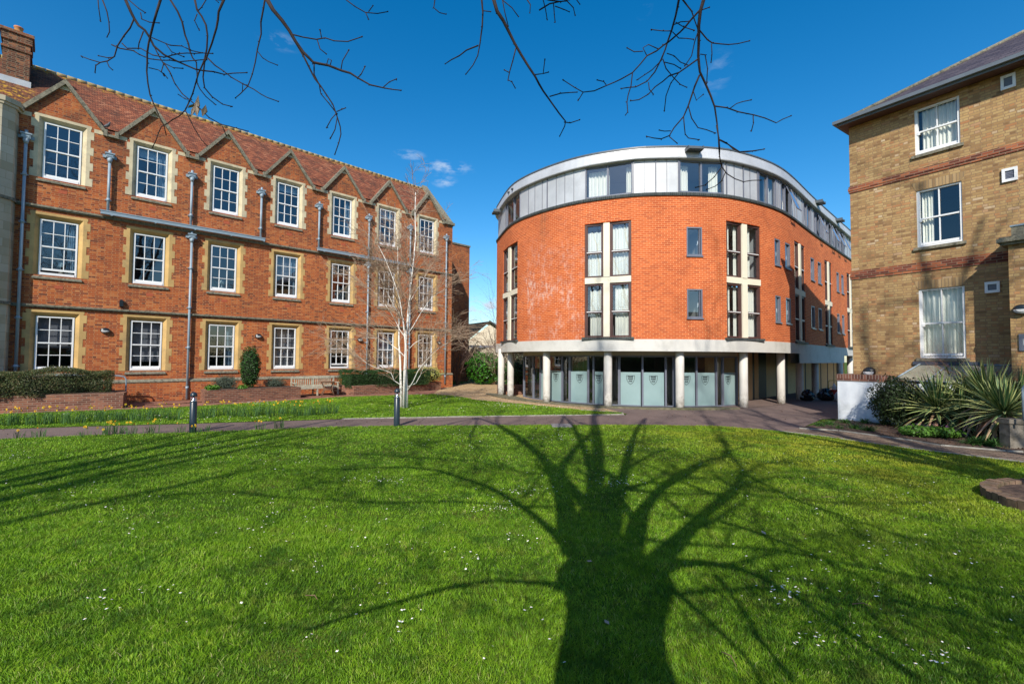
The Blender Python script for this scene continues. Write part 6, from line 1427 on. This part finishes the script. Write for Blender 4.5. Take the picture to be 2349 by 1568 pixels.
tr_pts = [(T[0], T[1], -.05), (T[0], T[1], .5), (T[0] + .0, T[1], 1.3)]; tr_r = [.52, .38, .345]
for (x, y, wpx) in [(475, 1243, 278), (462, 1100, 236), (466, 960, 216), (476, 860, 228), (468, 760, 262), (460, 690, 245)]:
    X, Y = c8(x, y); p_ = lift(X, Y); tr_pts.append(tuple(p_)); tr_r.append(rw(wpx, X, Y))
tr_r[-1] *= .8
mb.tube(tr_pts, tr_r, 20)
limbs = {
 'a': ([(290, 640), (262, 560), (245, 420), (195, 290), (120, 190), (40, 130), (-60, 60)], [130, 110, 86, 62, 40, 28, 18], .25),
 'a2': ([(215, 320), (235, 240), (290, 165), (365, 95), (375, 20)], [50, 44, 34, 24, 14], -.3),
 'b': ([(360, 620), (350, 500), (378, 400), (385, 300), (396, 180), (388, 90), (374, 30), (380, -10)], [150, 120, 92, 78, 58, 44, 34, 24], -.1),
 'b2': ([(445, 600), (450, 480), (455, 380), (470, 300), (400, 250)], [110, 86, 70, 46, 20], .3),
 'b3': ([(455, 380), (490, 310), (560, 240), (640, 190), (720, 165)], [40, 30, 22, 16, 10], .5),
 'c': ([(545, 640), (570, 540), (600, 450), (680, 350), (770, 280), (880, 225), (985, 200), (1100, 240)], [120, 100, 66, 46, 36, 30, 28, 14], .2),
 'c2': ([(560, 640), (555, 500), (520, 420), (480, 360)], [60, 46, 30, 20], -.5),
 'c3': ([(960, 215), (990, 150), (965, 110), (940, 60)], [26, 22, 16, 10], .2),
 'c4': ([(690, 350), (780, 300), (860, 250), (930, 232)], [34, 28, 22, 14], .6),
 'd': ([(560, 740), (660, 690), (760, 590), (830, 520), (900, 450), (980, 385), (1040, 330), (1055, 260)], [170, 120, 82, 66, 60, 56, 44, 26], -.2),
 'd2': ([(1040, 335), (1120, 345), (1230, 370), (1330, 420)], [30, 20, 14, 8], -.4),
 'd3': ([(1045, 300), (1130, 240), (1250, 220), (1400, 260)], [24, 18, 14, 8], .1),
 'e': ([(640, 730), (760, 690), (900, 692), (1050, 718), (1170, 768), (1300, 850), (1420, 930), (1500, 985), (1600, 1050), (1720, 1130), (1860, 1215)], [110, 60, 44, 40, 36, 34, 30, 28, 26, 24, 22], .1),
 'f': ([(300, 650), (200, 560), (100, 470), (0, 400), (-100, 345), (-200, 310), (-330, 268), (-470, 252), (-610, 252), (-800, 260), (-1100, 262)], [100, 50, 36, 30, 26, 24, 22, 20, 16, 12, 8], -.3),
 'g': ([(250, 800), (130, 780), (-100, 770), (-260, 795), (-450, 850), (-700, 920), (-950, 1000)], [60, 26, 22, 22, 24, 22, 18], .2),
 'h': ([(930, 740), (1000, 830), (1070, 920), (1120, 1020), (1200, 1120), (1290, 1243)], [26, 24, 22, 24, 24, 22], .3),
 'k': ([(960, 500), (1150, 560), (1350, 640), (1600, 760), (1900, 880), (2300, 1000)], [30, 26, 24, 22, 18, 12], .4),
 'm': ([(720, 800), (900, 950), (1050, 1100), (1150, 1243), (1200, 1330)], [40, 26, 24, 22, 18], -.2),
 'i': ([(1060, 275), (1150, 330), (1300, 400), (1500, 470), (1750, 560), (2000, 640), (2300, 720)], [30, 24, 22, 20, 18, 14, 10], .5),
}
LM = {}
for k, (pl, wd, of) in limbs.items():
    P_ = []; R_ = []
    for i, (x, y) in enumerate(pl):
        X, Y = c8(x, y); P_.append(lift(X, Y, of * min(1, i / 2.5))); R_.append(rw(wd[i] * .52, X, Y) * rt_.uniform(.92, 1.08))
    LM[k] = (P_, R_); mb.tube(P_, R_, 9)
mb.build('trunk', M['bark'], mt, off)
mb = MB()
for k, dn, L in (('a', 1.2, 2.2), ('a2', 1, 1.8), ('b', 1.0, 2.0), ('b2', .8, 1.6), ('b3', 1.2, 1.6), ('c', 1.3, 2.0), ('c3', 1.2, 1.6), ('d', 1.2, 2.2), ('d2', 1.4, 1.7), ('d3', 1.4, 1.9), ('f', 1.5, 2.0), ('e', 1.3, 1.7), ('i', 1.5, 1.8), ('g', 1.2, 1.5), ('h', 1., 1.2), ('k', 1.6, 1.8), ('m', 1.2, 1.2)):
    P_, R_ = LM[k]; branchy(mb, P_[2:], R_[2:], 2, L, dn)
# the top of the crown, above what shades the lawn
for k, dx_, hgt in (('a', -1.6, 5.5), ('b', .2, 7.), ('b2', .9, 5.5), ('c3', .9, 8.), ('d', 1.5, 11), ('d3', 1.0, 10), ('a2', .4, 5.0)):
    P_, R_ = LM[k]; p_ = P_[-1].copy(); pts = [p_.copy()]; 
    for i in range(6): p_ = p_ + np.array([dx_ / 6 + rt_.gauss(0, .15), rt_.gauss(-.12, .2), hgt / 6]); pts.append(p_.copy())
    rs = [max(.012, R_[-1] * (1 - .15 * i)) for i in range(7)]; mb.tube(pts, rs, 6); branchy(mb, pts, rs, 2, 2.0, 1.3)
for la, hh, of in ((-9, 5.5, -1.5), (-7, 9, -2), (-4, 11, -2.5), (3.6, 4.0, -.8), (5, 9, -2), (7, 4.6, -1.), (9, 7.5, -1.6)):  # unseen side boughs added to dapple the lawn with fine twig shadows
    a = np.array([T[0], T[1], min(6.0, hh)]); e = np.array([T[0] + SP_[0] * la + SA[0] * of, T[1] + SP_[1] * la + SA[1] * of, hh]); pts = [a]
    for i in range(1, 10):
        t_ = i / 9; q = a * (1 - t_) + e * t_; q[2] = a[2] + (e[2] - a[2]) * t_ ** .75; pts.append(q + np.array([rt_.gauss(0, .18), rt_.gauss(0, .12), rt_.gauss(0, .15)]))
    rs = [.026 * (1 - .06 * i) for i in range(10)]; mb.tube(pts, rs, 6); branchy(mb, pts[1:], rs[1:], 2, 1.7, 1.3)
mb.build('crown', M['twig'], mt, off)

# twigs hanging into the top of the view
hb = lambda x, y: (172 + .3418 * x, .3418 * y); hc = lambda x, y: (974.9 + .36621 * x, .36621 * y); hd = lambda x, y: (x, y)
HANG = [
 (hb, 4.3, 6, [(340, 0), (375, 80), (400, 130), (430, 175), (470, 205), (500, 250), (530, 310), (600, 370), (680, 410), (760, 445), (860, 475), (1000, 500), (1060, 492), (1147, 489)]),
 (hb, 4.1, 5, [(575, 0), (550, 80), (530, 150), (510, 230), (495, 290), (485, 360), (482, 480), (490, 560), (505, 640), (530, 700), (560, 770), (600, 850), (612, 905)]),
 (hb, 4.3, 3.2, [(400, 120), (370, 190), (330, 240), (285, 310), (265, 380), (220, 410), (170, 420), (100, 400), (47, 380)]),
 (hb, 4.3, 2.2, [(170, 420), (140, 440), (135, 485)]), (hb, 4.3, 2, [(215, 415), (230, 450), (252, 470)]), (hb, 4.3, 2.4, [(460, 210), (430, 290), (425, 330)]), (hb, 4.3, 1.8, [(260, 385), (220, 388), (162, 376)]),
 (hb, 4.4, 2.6, [(245, 300), (300, 325), (390, 340), (430, 365), (500, 395), (580, 405), (640, 405), (760, 410), (820, 405), (880, 400)]), (hb, 4.2, 2.4, [(315, 290), (350, 325), (440, 325), (520, 370), (600, 385), (700, 360), (800, 360), (920, 360)]),
 (hb, 4.6, 4, [(640, 0), (690, 80), (720, 150), (740, 240), (770, 340), (790, 390), (815, 420), (820, 500), (820, 560), (840, 600), (880, 650), (940, 700)]),
 (hb, 4.2, 5, [(1000, 0), (965, 80), (950, 190), (920, 290), (890, 370), (870, 420), (860, 520), (870, 590), (920, 650), (990, 700), (1050, 715)]), (hb, 4.2, 2, [(965, 20), (940, 0), (990, 2)]),
 (hb, 4.5, 4, [(805, 0), (820, 70), (850, 110), (880, 170), (890, 240), (885, 330), (870, 400), (830, 490), (810, 560), (790, 630), (740, 740), (700, 780), (620, 830), (580, 850), (520, 990)]),
 (hb, 4.5, 2.4, [(740, 740), (770, 800), (800, 860), (850, 940), (885, 978)]), (hb, 4.2, 2.8, [(890, 390), (940, 440), (1000, 480), (1050, 520), (1120, 560), (1200, 600), (1290, 655), (1360, 680)]), (hb, 4.5, 2, [(820, 80), (850, 50), (880, 0)]), (hb, 4.5, 2, [(820, 95), (803, 140), (832, 200)]),
 (hb, 4.7, 3.6, [(1275, 0), (1265, 60), (1248, 150), (1250, 230), (1225, 330), (1210, 420), (1190, 500), (1160, 580), (1110, 630), (1078, 657)]), (hb, 4.7, 1.8, [(1225, 345), (1260, 390), (1300, 415), (1355, 437)]), (hb, 4.7, 1.8, [(1160, 572), (1125, 565), (1124, 610)]),
 (hb, 4.0, 9, [(1290, 0), (1330, 70), (1390, 140), (1440, 210), (1480, 280), (1530, 350), (1600, 420), (1700, 440), (1790, 475), (1900, 525), (1980, 570), (2070, 590), (2185, 607)]),
 (hb, 4.0, 4, [(1480, 285), (1530, 370), (1570, 450), (1610, 530), (1650, 580), (1690, 640), (1730, 700), (1755, 770), (1780, 850), (1785, 900), (1770, 960), (1745, 1033)]), (hb, 4.05, 2.8, [(1605, 420), (1605, 500), (1640, 570), (1650, 630), (1700, 690), (1755, 760)]),
 (hb, 4., 2.8, [(1460, 232), (1530, 250), (1620, 265), (1680, 255), (1740, 275), (1830, 280), (1920, 250)]), (hb, 4., 2, [(1625, 265), (1645, 330), (1685, 362)]), (hb, 4., 2, [(1655, 255), (1645, 205)]), (hb, 4., 2, [(1785, 470), (1795, 410), (1835, 342)]), (hb, 4., 2, [(1895, 525), (1920, 500), (1945, 450)]), (hb, 4., 2, [(2070, 585), (2110, 550), (2155, 532)]), (hb, 4., 2, [(1635, 435), (1690, 430), (1700, 395), (1722, 405), (1712, 440)]),
 (hb, 4.3, 2.6, [(595, 420), (640, 490), (670, 560), (720, 630), (780, 680), (850, 740), (900, 790), (980, 835), (1080, 860), (1155, 880)]), (hb, 4.9, 2, [(155, 0), (160, 60), (172, 140)]), (hb, 4.9, 2.6, [(185, 0), (215, 80), (228, 150), (232, 215), (215, 250)]), (hb, 4.3, 2.4, [(530, 310), (560, 370), (595, 430), (580, 480), (600, 510)]),
 (hb, 4.3, 2.2, [(360, 0), (430, 60), (470, 85)]), (hb, 4.3, 2.2, [(440, 85), (450, 130), (500, 150), (560, 155)]), (hb, 4.6, 2.2, [(1820, 0), (1880, 45), (1950, 85), (2030, 92), (2095, 80)]), (hb, 4.6, 2, [(1950, 85), (1970, 130)]), (hb, 4.6, 2, [(1970, 80), (1998, 42)]), (hb, 4., 2, [(1755, 760), (1720, 800), (1690, 855)]), (hb, 4., 2, [(1755, 750), (1790, 735), (1815, 725)]), (hb, 4., 1.8, [(1760, 790), (1745, 870), (1715, 928)]),
 (hb, 4.3, 1.8, [(980, 830), (1000, 870), (1015, 910)]), (hb, 4.3, 2.2, [(510, 250), (580, 280), (640, 305), (720, 310), (780, 340), (850, 355)]), (hb, 4.3, 1.8, [(495, 455), (560, 470), (600, 500), (620, 525)]), (hb, 4.3, 1.8, [(610, 295), (650, 350), (725, 380)]), (hb, 4.3, 1.8, [(600, 425), (660, 455), (720, 460)]), (hb, 4.6, 1.8, [(690, 632), (740, 665), (780, 668)]),
 (hc, 4.1, 8, [(430, 0), (450, 70), (490, 130), (520, 190), (560, 270), (600, 340), (650, 420), (690, 480), (740, 570), (790, 640), (840, 710), (880, 760), (875, 790), (845, 850)]), (hc, 4.4, 4, [(355, 0), (362, 80), (358, 170), (345, 270), (330, 350), (300, 410), (258, 463)]), (hc, 4.4, 3.2, [(335, 285), (260, 315), (215, 350), (165, 375), (128, 400)]), (hc, 4.4, 1.8, [(362, 68), (390, 72), (412, 74)]),
 (hc, 4.1, 2.6, [(570, 300), (550, 380), (530, 450), (520, 500), (545, 515), (565, 552)]), (hc, 4.1, 2, [(528, 455), (498, 440)]), (hc, 4.1, 2.4, [(690, 468), (740, 462), (750, 380)]), (hc, 4.1, 1.8, [(740, 462), (772, 453)]), (hc, 4.1, 2.4, [(780, 605), (850, 585), (950, 578)]), (hc, 4.1, 2.4, [(870, 765), (910, 770), (965, 752)]), (hc, 4.1, 2.4, [(485, 0), (500, 80), (520, 160)]), (hc, 4.1, 2, [(490, 5), (545, 50), (583, 102)]),
 (hc, 4.9, 2.4, [(62, 0), (55, 50), (90, 80), (130, 90)]), (hc, 4.9, 2.4, [(640, 0), (660, 30), (657, 80)]), (hc, 4.5, 3, [(715, 65), (780, 25), (850, 10), (890, 8), (930, 50), (940, 97)]), (hc, 4.5, 2.2, [(740, 0), (755, 60), (765, 122)]), (hc, 4.5, 2.2, [(805, 25), (810, 90), (815, 138)]), (hc, 4.5, 2, [(815, 40), (870, 60), (903, 75)]), (hc, 4.5, 3, [(770, 0), (850, 12), (900, 0)]), (hc, 4.5, 2, [(950, 0), (970, 28)]),
 (hc, 4.2, 7.5, [(1745, 0), (1725, 70), (1715, 160), (1715, 260), (1712, 350), (1722, 450), (1755, 520), (1790, 600), (1815, 670), (1828, 760), (1838, 860), (1842, 950), (1850, 1018)]), (hc, 4.4, 5, [(1590, 0), (1570, 100), (1545, 190), (1520, 260), (1505, 310), (1480, 370), (1440, 450), (1390, 510), (1320, 545), (1230, 555)]),
 (hc, 4.2, 4, [(1725, 60), (1670, 120), (1600, 200), (1530, 260), (1450, 320), (1390, 350), (1350, 400), (1300, 455), (1230, 495), (1140, 535), (1060, 570), (990, 578), (940, 550), (870, 505)]), (hc, 4.2, 3.4, [(1615, 0), (1670, 70), (1690, 130), (1715, 200)]), (hc, 4.2, 3.4, [(1710, 370), (1640, 420), (1590, 455), (1530, 475), (1490, 510), (1440, 545), (1400, 590), (1340, 625), (1290, 632)]),
 (hc, 4.2, 4, [(1720, 470), (1690, 540), (1670, 600), (1650, 660), (1620, 730), (1560, 800), (1530, 850), (1480, 870), (1390, 855)]), (hc, 4.4, 2.4, [(1490, 370), (1510, 430), (1560, 490), (1600, 530), (1638, 547)]), (hc, 4.2, 2.4, [(1590, 455), (1540, 520), (1510, 600), (1500, 690)]), (hc, 4.2, 2.4, [(1300, 455), (1290, 540), (1265, 640), (1270, 700), (1255, 722)]),
 (hc, 4.2, 3, [(1720, 190), (1770, 250), (1800, 270), (1900, 280), (2028, 258)]), (hc, 4.2, 3, [(1815, 665), (1890, 675), (1960, 700), (2060, 720), (2130, 740), (2200, 770), (2290, 727)]), (hc, 4.2, 2.6, [(1840, 875), (1900, 905), (1970, 950), (2050, 945), (2120, 935)]), (hc, 4.2, 2.4, [(1650, 665), (1670, 740), (1710, 800), (1816, 833)]), (hc, 4.2, 2.2, [(1620, 735), (1630, 840), (1650, 865), (1713, 875)]),
 (hc, 4.4, 2, [(1545, 195), (1490, 195), (1422, 187)]), (hc, 4.4, 2, [(1550, 200), (1590, 240), (1680, 247)]), (hc, 4.4, 2, [(1570, 140), (1620, 170), (1683, 190)]), (hc, 4.4, 2, [(1560, 155), (1600, 138), (1650, 135)]), (hc, 4.2, 2, [(1390, 350), (1365, 300), (1400, 280), (1455, 305)]), (hc, 4.2, 2, [(1365, 322), (1310, 325), (1268, 302)]), (hc, 4.2, 2.2, [(1710, 200), (1690, 260), (1670, 350), (1630, 410)]),
 (hc, 4.2, 2.2, [(1725, 340), (1755, 345), (1770, 430), (1765, 518)]), (hc, 4.2, 2, [(1910, 680), (1950, 650), (2040, 627)]), (hc, 4.2, 2, [(2055, 725), (2058, 770), (2045, 820)]), (hc, 4.2, 2, [(1795, 275), (1798, 340), (1792, 390)]), (hc, 4.4, 2.2, [(1505, 310), (1480, 380), (1420, 440), (1330, 500)]), (hc, 4.4, 2, [(1515, 335), (1560, 350), (1600, 390), (1650, 410)]), (hc, 4.4, 2, [(1500, 390), (1560, 405), (1600, 430)]), (hc, 4.2, 2, [(990, 580), (960, 628)]), (hc, 4.2, 2, [(1135, 532), (1120, 512), (1080, 502)]), (hc, 4.2, 2, [(1400, 515), (1405, 560), (1430, 590)]), (hc, 4.2, 2, [(1540, 820), (1500, 822), (1468, 816)]), (hc, 4.2, 2, [(1530, 855), (1577, 896)]), (hc, 4.2, 2, [(1730, 65), (1778, 48)]), (hc, 4.2, 2, [(1680, 570), (1700, 628), (1740, 595)]),
 (hd, 4.2, 3, [(1643.6, 286.7), (1649.5, 320), (1650.7, 358), (1655.5, 381.8)]), (hd, 4.2, 2, [(1653, 386.5), (1638.8, 405.5), (1617.4, 424.6), (1597, 429.8)]), (hd, 4.2, 2, [(1663.8, 396), (1655.5, 415), (1641, 427), (1622, 434.5)]), (hd, 4.2, 2.4, [(1655.5, 381.8), (1667, 398.4), (1686.4, 410.3), (1705.4, 417), (1724.4, 413.9), (1744.6, 413.4)]), (hd, 4.2, 2.4, [(1650.7, 320), (1667, 328), (1681.6, 341.4), (1696, 348.5), (1715, 348.5), (1750.5, 342.6)]),
]
mb = MB(); rh = random.Random(3); roots = []
for f_, Y0, wd, pl in HANG:
    pts = [f_(*q) for q in pl]; dep = Y0; P_ = []; n = len(pts); fromtop = pts[0][1] < 2
    slope = .35
    for i, (x, y) in enumerate(pts):
        P_.append(at(x, y, Y0 + slope * (y / 400.)))
    # small zigzags between the traced points
    Q = [P_[0]]; 
    for i in range(n - 1):
        a, b = P_[i], P_[i + 1]; L = np.linalg.norm(b - a); m_ = max(1, int(L / .07))
        for k in range(1, m_ + 1):
            j = .004 if k < m_ else 0; Q.append(a + (b - a) * k / m_ + np.array([rh.gauss(0, j), rh.gauss(0, j), rh.gauss(0, j)]))
    w0 = wd / 2 / FPX * Y0 * 1.12; w1 = .0042; nq = len(Q)
    rs = [max(w1, w0 + (w1 - w0) * (i / (nq - 1)) ** .8) * (1 + .12 * rh.random()) for i in range(nq)]
    mb.tube(Q, rs, 5)
    for i in range(1, nq):       # buds
        if rh.random() < .55: d = np.array([rh.gauss(0, 1), rh.gauss(0, 1), rh.gauss(0, 1)]); d /= np.linalg.norm(d); mb.tube([Q[i], Q[i] + d * (rs[i] + .008)], [.0058, .004], 4)
    mb.tube([Q[-1], Q[-1] + (Q[-1] - Q[-2]) * .12 + np.array([0, 0, .002])], [.006, .0065], 5)
    if fromtop: roots.append((Q[0], Q[1], rs[0]))
# the boughs that carry them, arching over from the trunk
BG = {}
for nm, end in (('l', np.array([-3.2, 4.3, 8.3])), ('m', np.array([-.4, 4.6, 8.6])), ('r', np.array([2.3, 4.4, 8.4]))):
    a = np.array([T[0], T[1], 4.6]); pts = []
    for i in range(9):
        t = i / 8; p_ = a * (1 - t) + end * t; p_[2] = a[2] + (end[2] - a[2]) * (1 - (1 - t) ** 2.0) ; pts.append(p_)
    mb.tube(pts, [.10 * (1 - .07 * i) for i in range(9)], 9); BG[nm] = pts[-1]
for q0_, q1_, r in roots:
    e = min(BG.values(), key=lambda b: abs(b[0] - q0_[0])); d = q0_ - q1_; d /= np.linalg.norm(d); p1 = q0_ + d * .5 + np.array([0, 0, .3]); p2 = (p1 + e) / 2 + np.array([0, 0, .2]); mb.tube([q0_, p1, p2, e], [r, r * 1.3, r * 1.6, r * 1.9], 5)
mb.build('overhanging_branches', M['hangtwig'], mt, off)
# withered leaves caught in the twigs
mb = MB()
for (x, y, x2, y2, s_) in [(455, 218, 448, 262, .018), (449, 230, 452, 268, .02), (472, 240, 464, 268, .022), (446, 238, 430, 248, .012), (438, 268, 446, 240, .01)]:
    a = at(x, y, 4.5); b = at(x2, y2, 4.52); c_ = (a + b) / 2; sd_ = np.array([s_, .01, 0]); mb.face([a, c_ + sd_, b, c_ - sd_]); mb.face([a, c_ - sd_, b, c_ + sd_ + np.array([0, .012, 0])])
mb.build('withered_leaves', M['dead'], mt, off)

def back_tree(pos, h, label, seed, limbs_, r=.3, L=2.2, dens=1.1):
    global rt_; rt_ = random.Random(seed); t = empty('bare_tree', (pos[0], pos[1], 0), label, 'tree', 'bare trees behind the viewpoint'); off = t.location; mb = MB(); b = np.array([pos[0], pos[1], 0.]); fk = h * .28
    mb.tube([b + [0, 0, -.05], b + [0, 0, fk * .5], b + [0, 0, fk]], [r * 1.2, r * .9, r * .8], 12); cr_m = MB()
    for (dx_, dy_, hh) in limbs_:
        pts = []; p_ = b + [0, 0, fk * .95]
        for i in range(8):
            tt = i / 7; q = b + np.array([dx_ * tt ** 1.1, dy_ * tt ** 1.1, fk * .95 + (h * hh - fk) * tt]) + np.array([rt_.gauss(0, .12), rt_.gauss(0, .12), 0]) * (i > 0)
            if inview(q): break
            pts.append(q)
        if len(pts) < 2: continue
        rs = [r * .6 * (1 - .11 * i) for i in range(len(pts))]; mb.tube(pts, rs, 8); branchy(cr_m, pts[1:], rs[1:], 2, L, dens)
    mb.build('trunk', M['bark'], t, off); cr_m.build('crown', M['twig'], t, off); return t
back_tree((-9.0, -1.2), 14, 'bare tree out of view whose shadow streaks the left of the lawn', 31, [(-1.0, -.5, 1), (.9, .2, 1.05), (-1.8, .3, .8)], .22, 1.5, .7)
back_tree((-9.8, -8.5), 17, 'bare tree further back on the left shading the path and far lawn', 32, [(-1.6, -.5, 1), (1.2, .4, 1.0), (-2.6, .3, .8), (.2, -1.2, 1.05), (2.0, -1., .8)], .34)
back_tree((6.8, .2), 14, 'bare tree out of view whose shadow streaks the right of the lawn', 33, [(-1.2, .0, 1), (.9, .3, 1.0), (.3, -1.3, .95), (-2.2, -.8, .8), (-1.6, .2, .95)], .34)
back_tree((9.3, -1.6), 17, 'bare tree out of view whose crown shades the white wall and yellow building', 34, [(-1.2, .0, 1), (.9, .3, 1.0), (2.4, .2, .85), (.3, -1.3, .95), (-2.2, -.8, .8), (2.6, 1.0, .9), (.2, .6, 1.1)], .3)

# ================================================================== WHAT STANDS BEHIND THE VIEWPOINT (seen mirrored in the panes)
BK = Frame((-60, -31), (1, 0)); bb = empty('rear_terrace', (0, 0, 0), 'long red brick building behind the viewpoint, seen only mirrored in the glazing', 'building')
mb = MB(); FB = Frame((60, -31), (-1, 0)); mb.box(FB, 0, 120, -8, 0, 0, 6.5); mb.build('wall', M['red'], bb)
mb = MB(); mb.face([FB.p(0, .4, 6.4), FB.p(120, .4, 6.4), FB.p(120, -4, 9.6), FB.p(0, -4, 9.6)], [(0, 0), (120, 0), (120, 5.5), (0, 5.5)]); mb.face([FB.p(120, -8.4, 6.4), FB.p(0, -8.4, 6.4), FB.p(0, -4, 9.6), FB.p(120, -4, 9.6)], [(0, 0), (120, 0), (120, 5.5), (0, 5.5)]); mb.build('roof', M['tile'], bb)
for i in range(26):
    for h in (1.0, 4.0):
        mb = MB(); u = 3 + 4.5 * i; mb.box(FB, u, u + 1.1, .002, .04, h, h + 1.8); w_ = mb.build('window', M['white'], bb); g = MB(); g.box(FB, u + .07, u + 1.03, .04, .045, h + .07, h + 1.73); g.build('pane', M['blackmetal'], w_)
bh = empty('boundary_hedge', (0, -13, 0), 'long evergreen hedge behind the viewpoint, seen mirrored in the shopfront glass', 'hedge')
n_ = 26000; x_ = RNG.uniform(-45, 60, n_); z_ = RNG.uniform(0, 1, n_) ** .7 * (2.3 + .25 * np.sin(x_ * .7)); y_ = RNG.normal(0, .18, n_) + .4 * (z_ < 2)
v, f = leaves(np.column_stack([x_, y_, z_]), RNG.uniform(.07, .13, n_), nrm=np.array([[0, 1., .5]]), jit=.6); fast('foliage', v, f, M['leaf_box'], bh, RNG.random(len(f)))
mb = MB(); mb.box(Frame((-45, -.4), (1, 0)), 0, 105, -.3, .3, 0, 2.1); mb.build('dark_core', M['hedgecore'], bh)

# litter blown on to the tarmac
n_ = 900; x_ = RNG.uniform(-14, 14, n_); y_ = RNG.uniform(10.5, 19, n_); k_ = inpoly(x_, y_, path); v, f = leaves(np.column_stack([x_, y_, np.full(n_, .004)])[k_], RNG.uniform(.012, .03, k_.sum()), nrm=np.array([[0, 0, 1.]]), jit=.2)
tag(fast('leaf_litter', v, f, bpy.data.materials['litter']), 'small dry leaves scattered over the tarmac path', 'litter', kind='stuff')
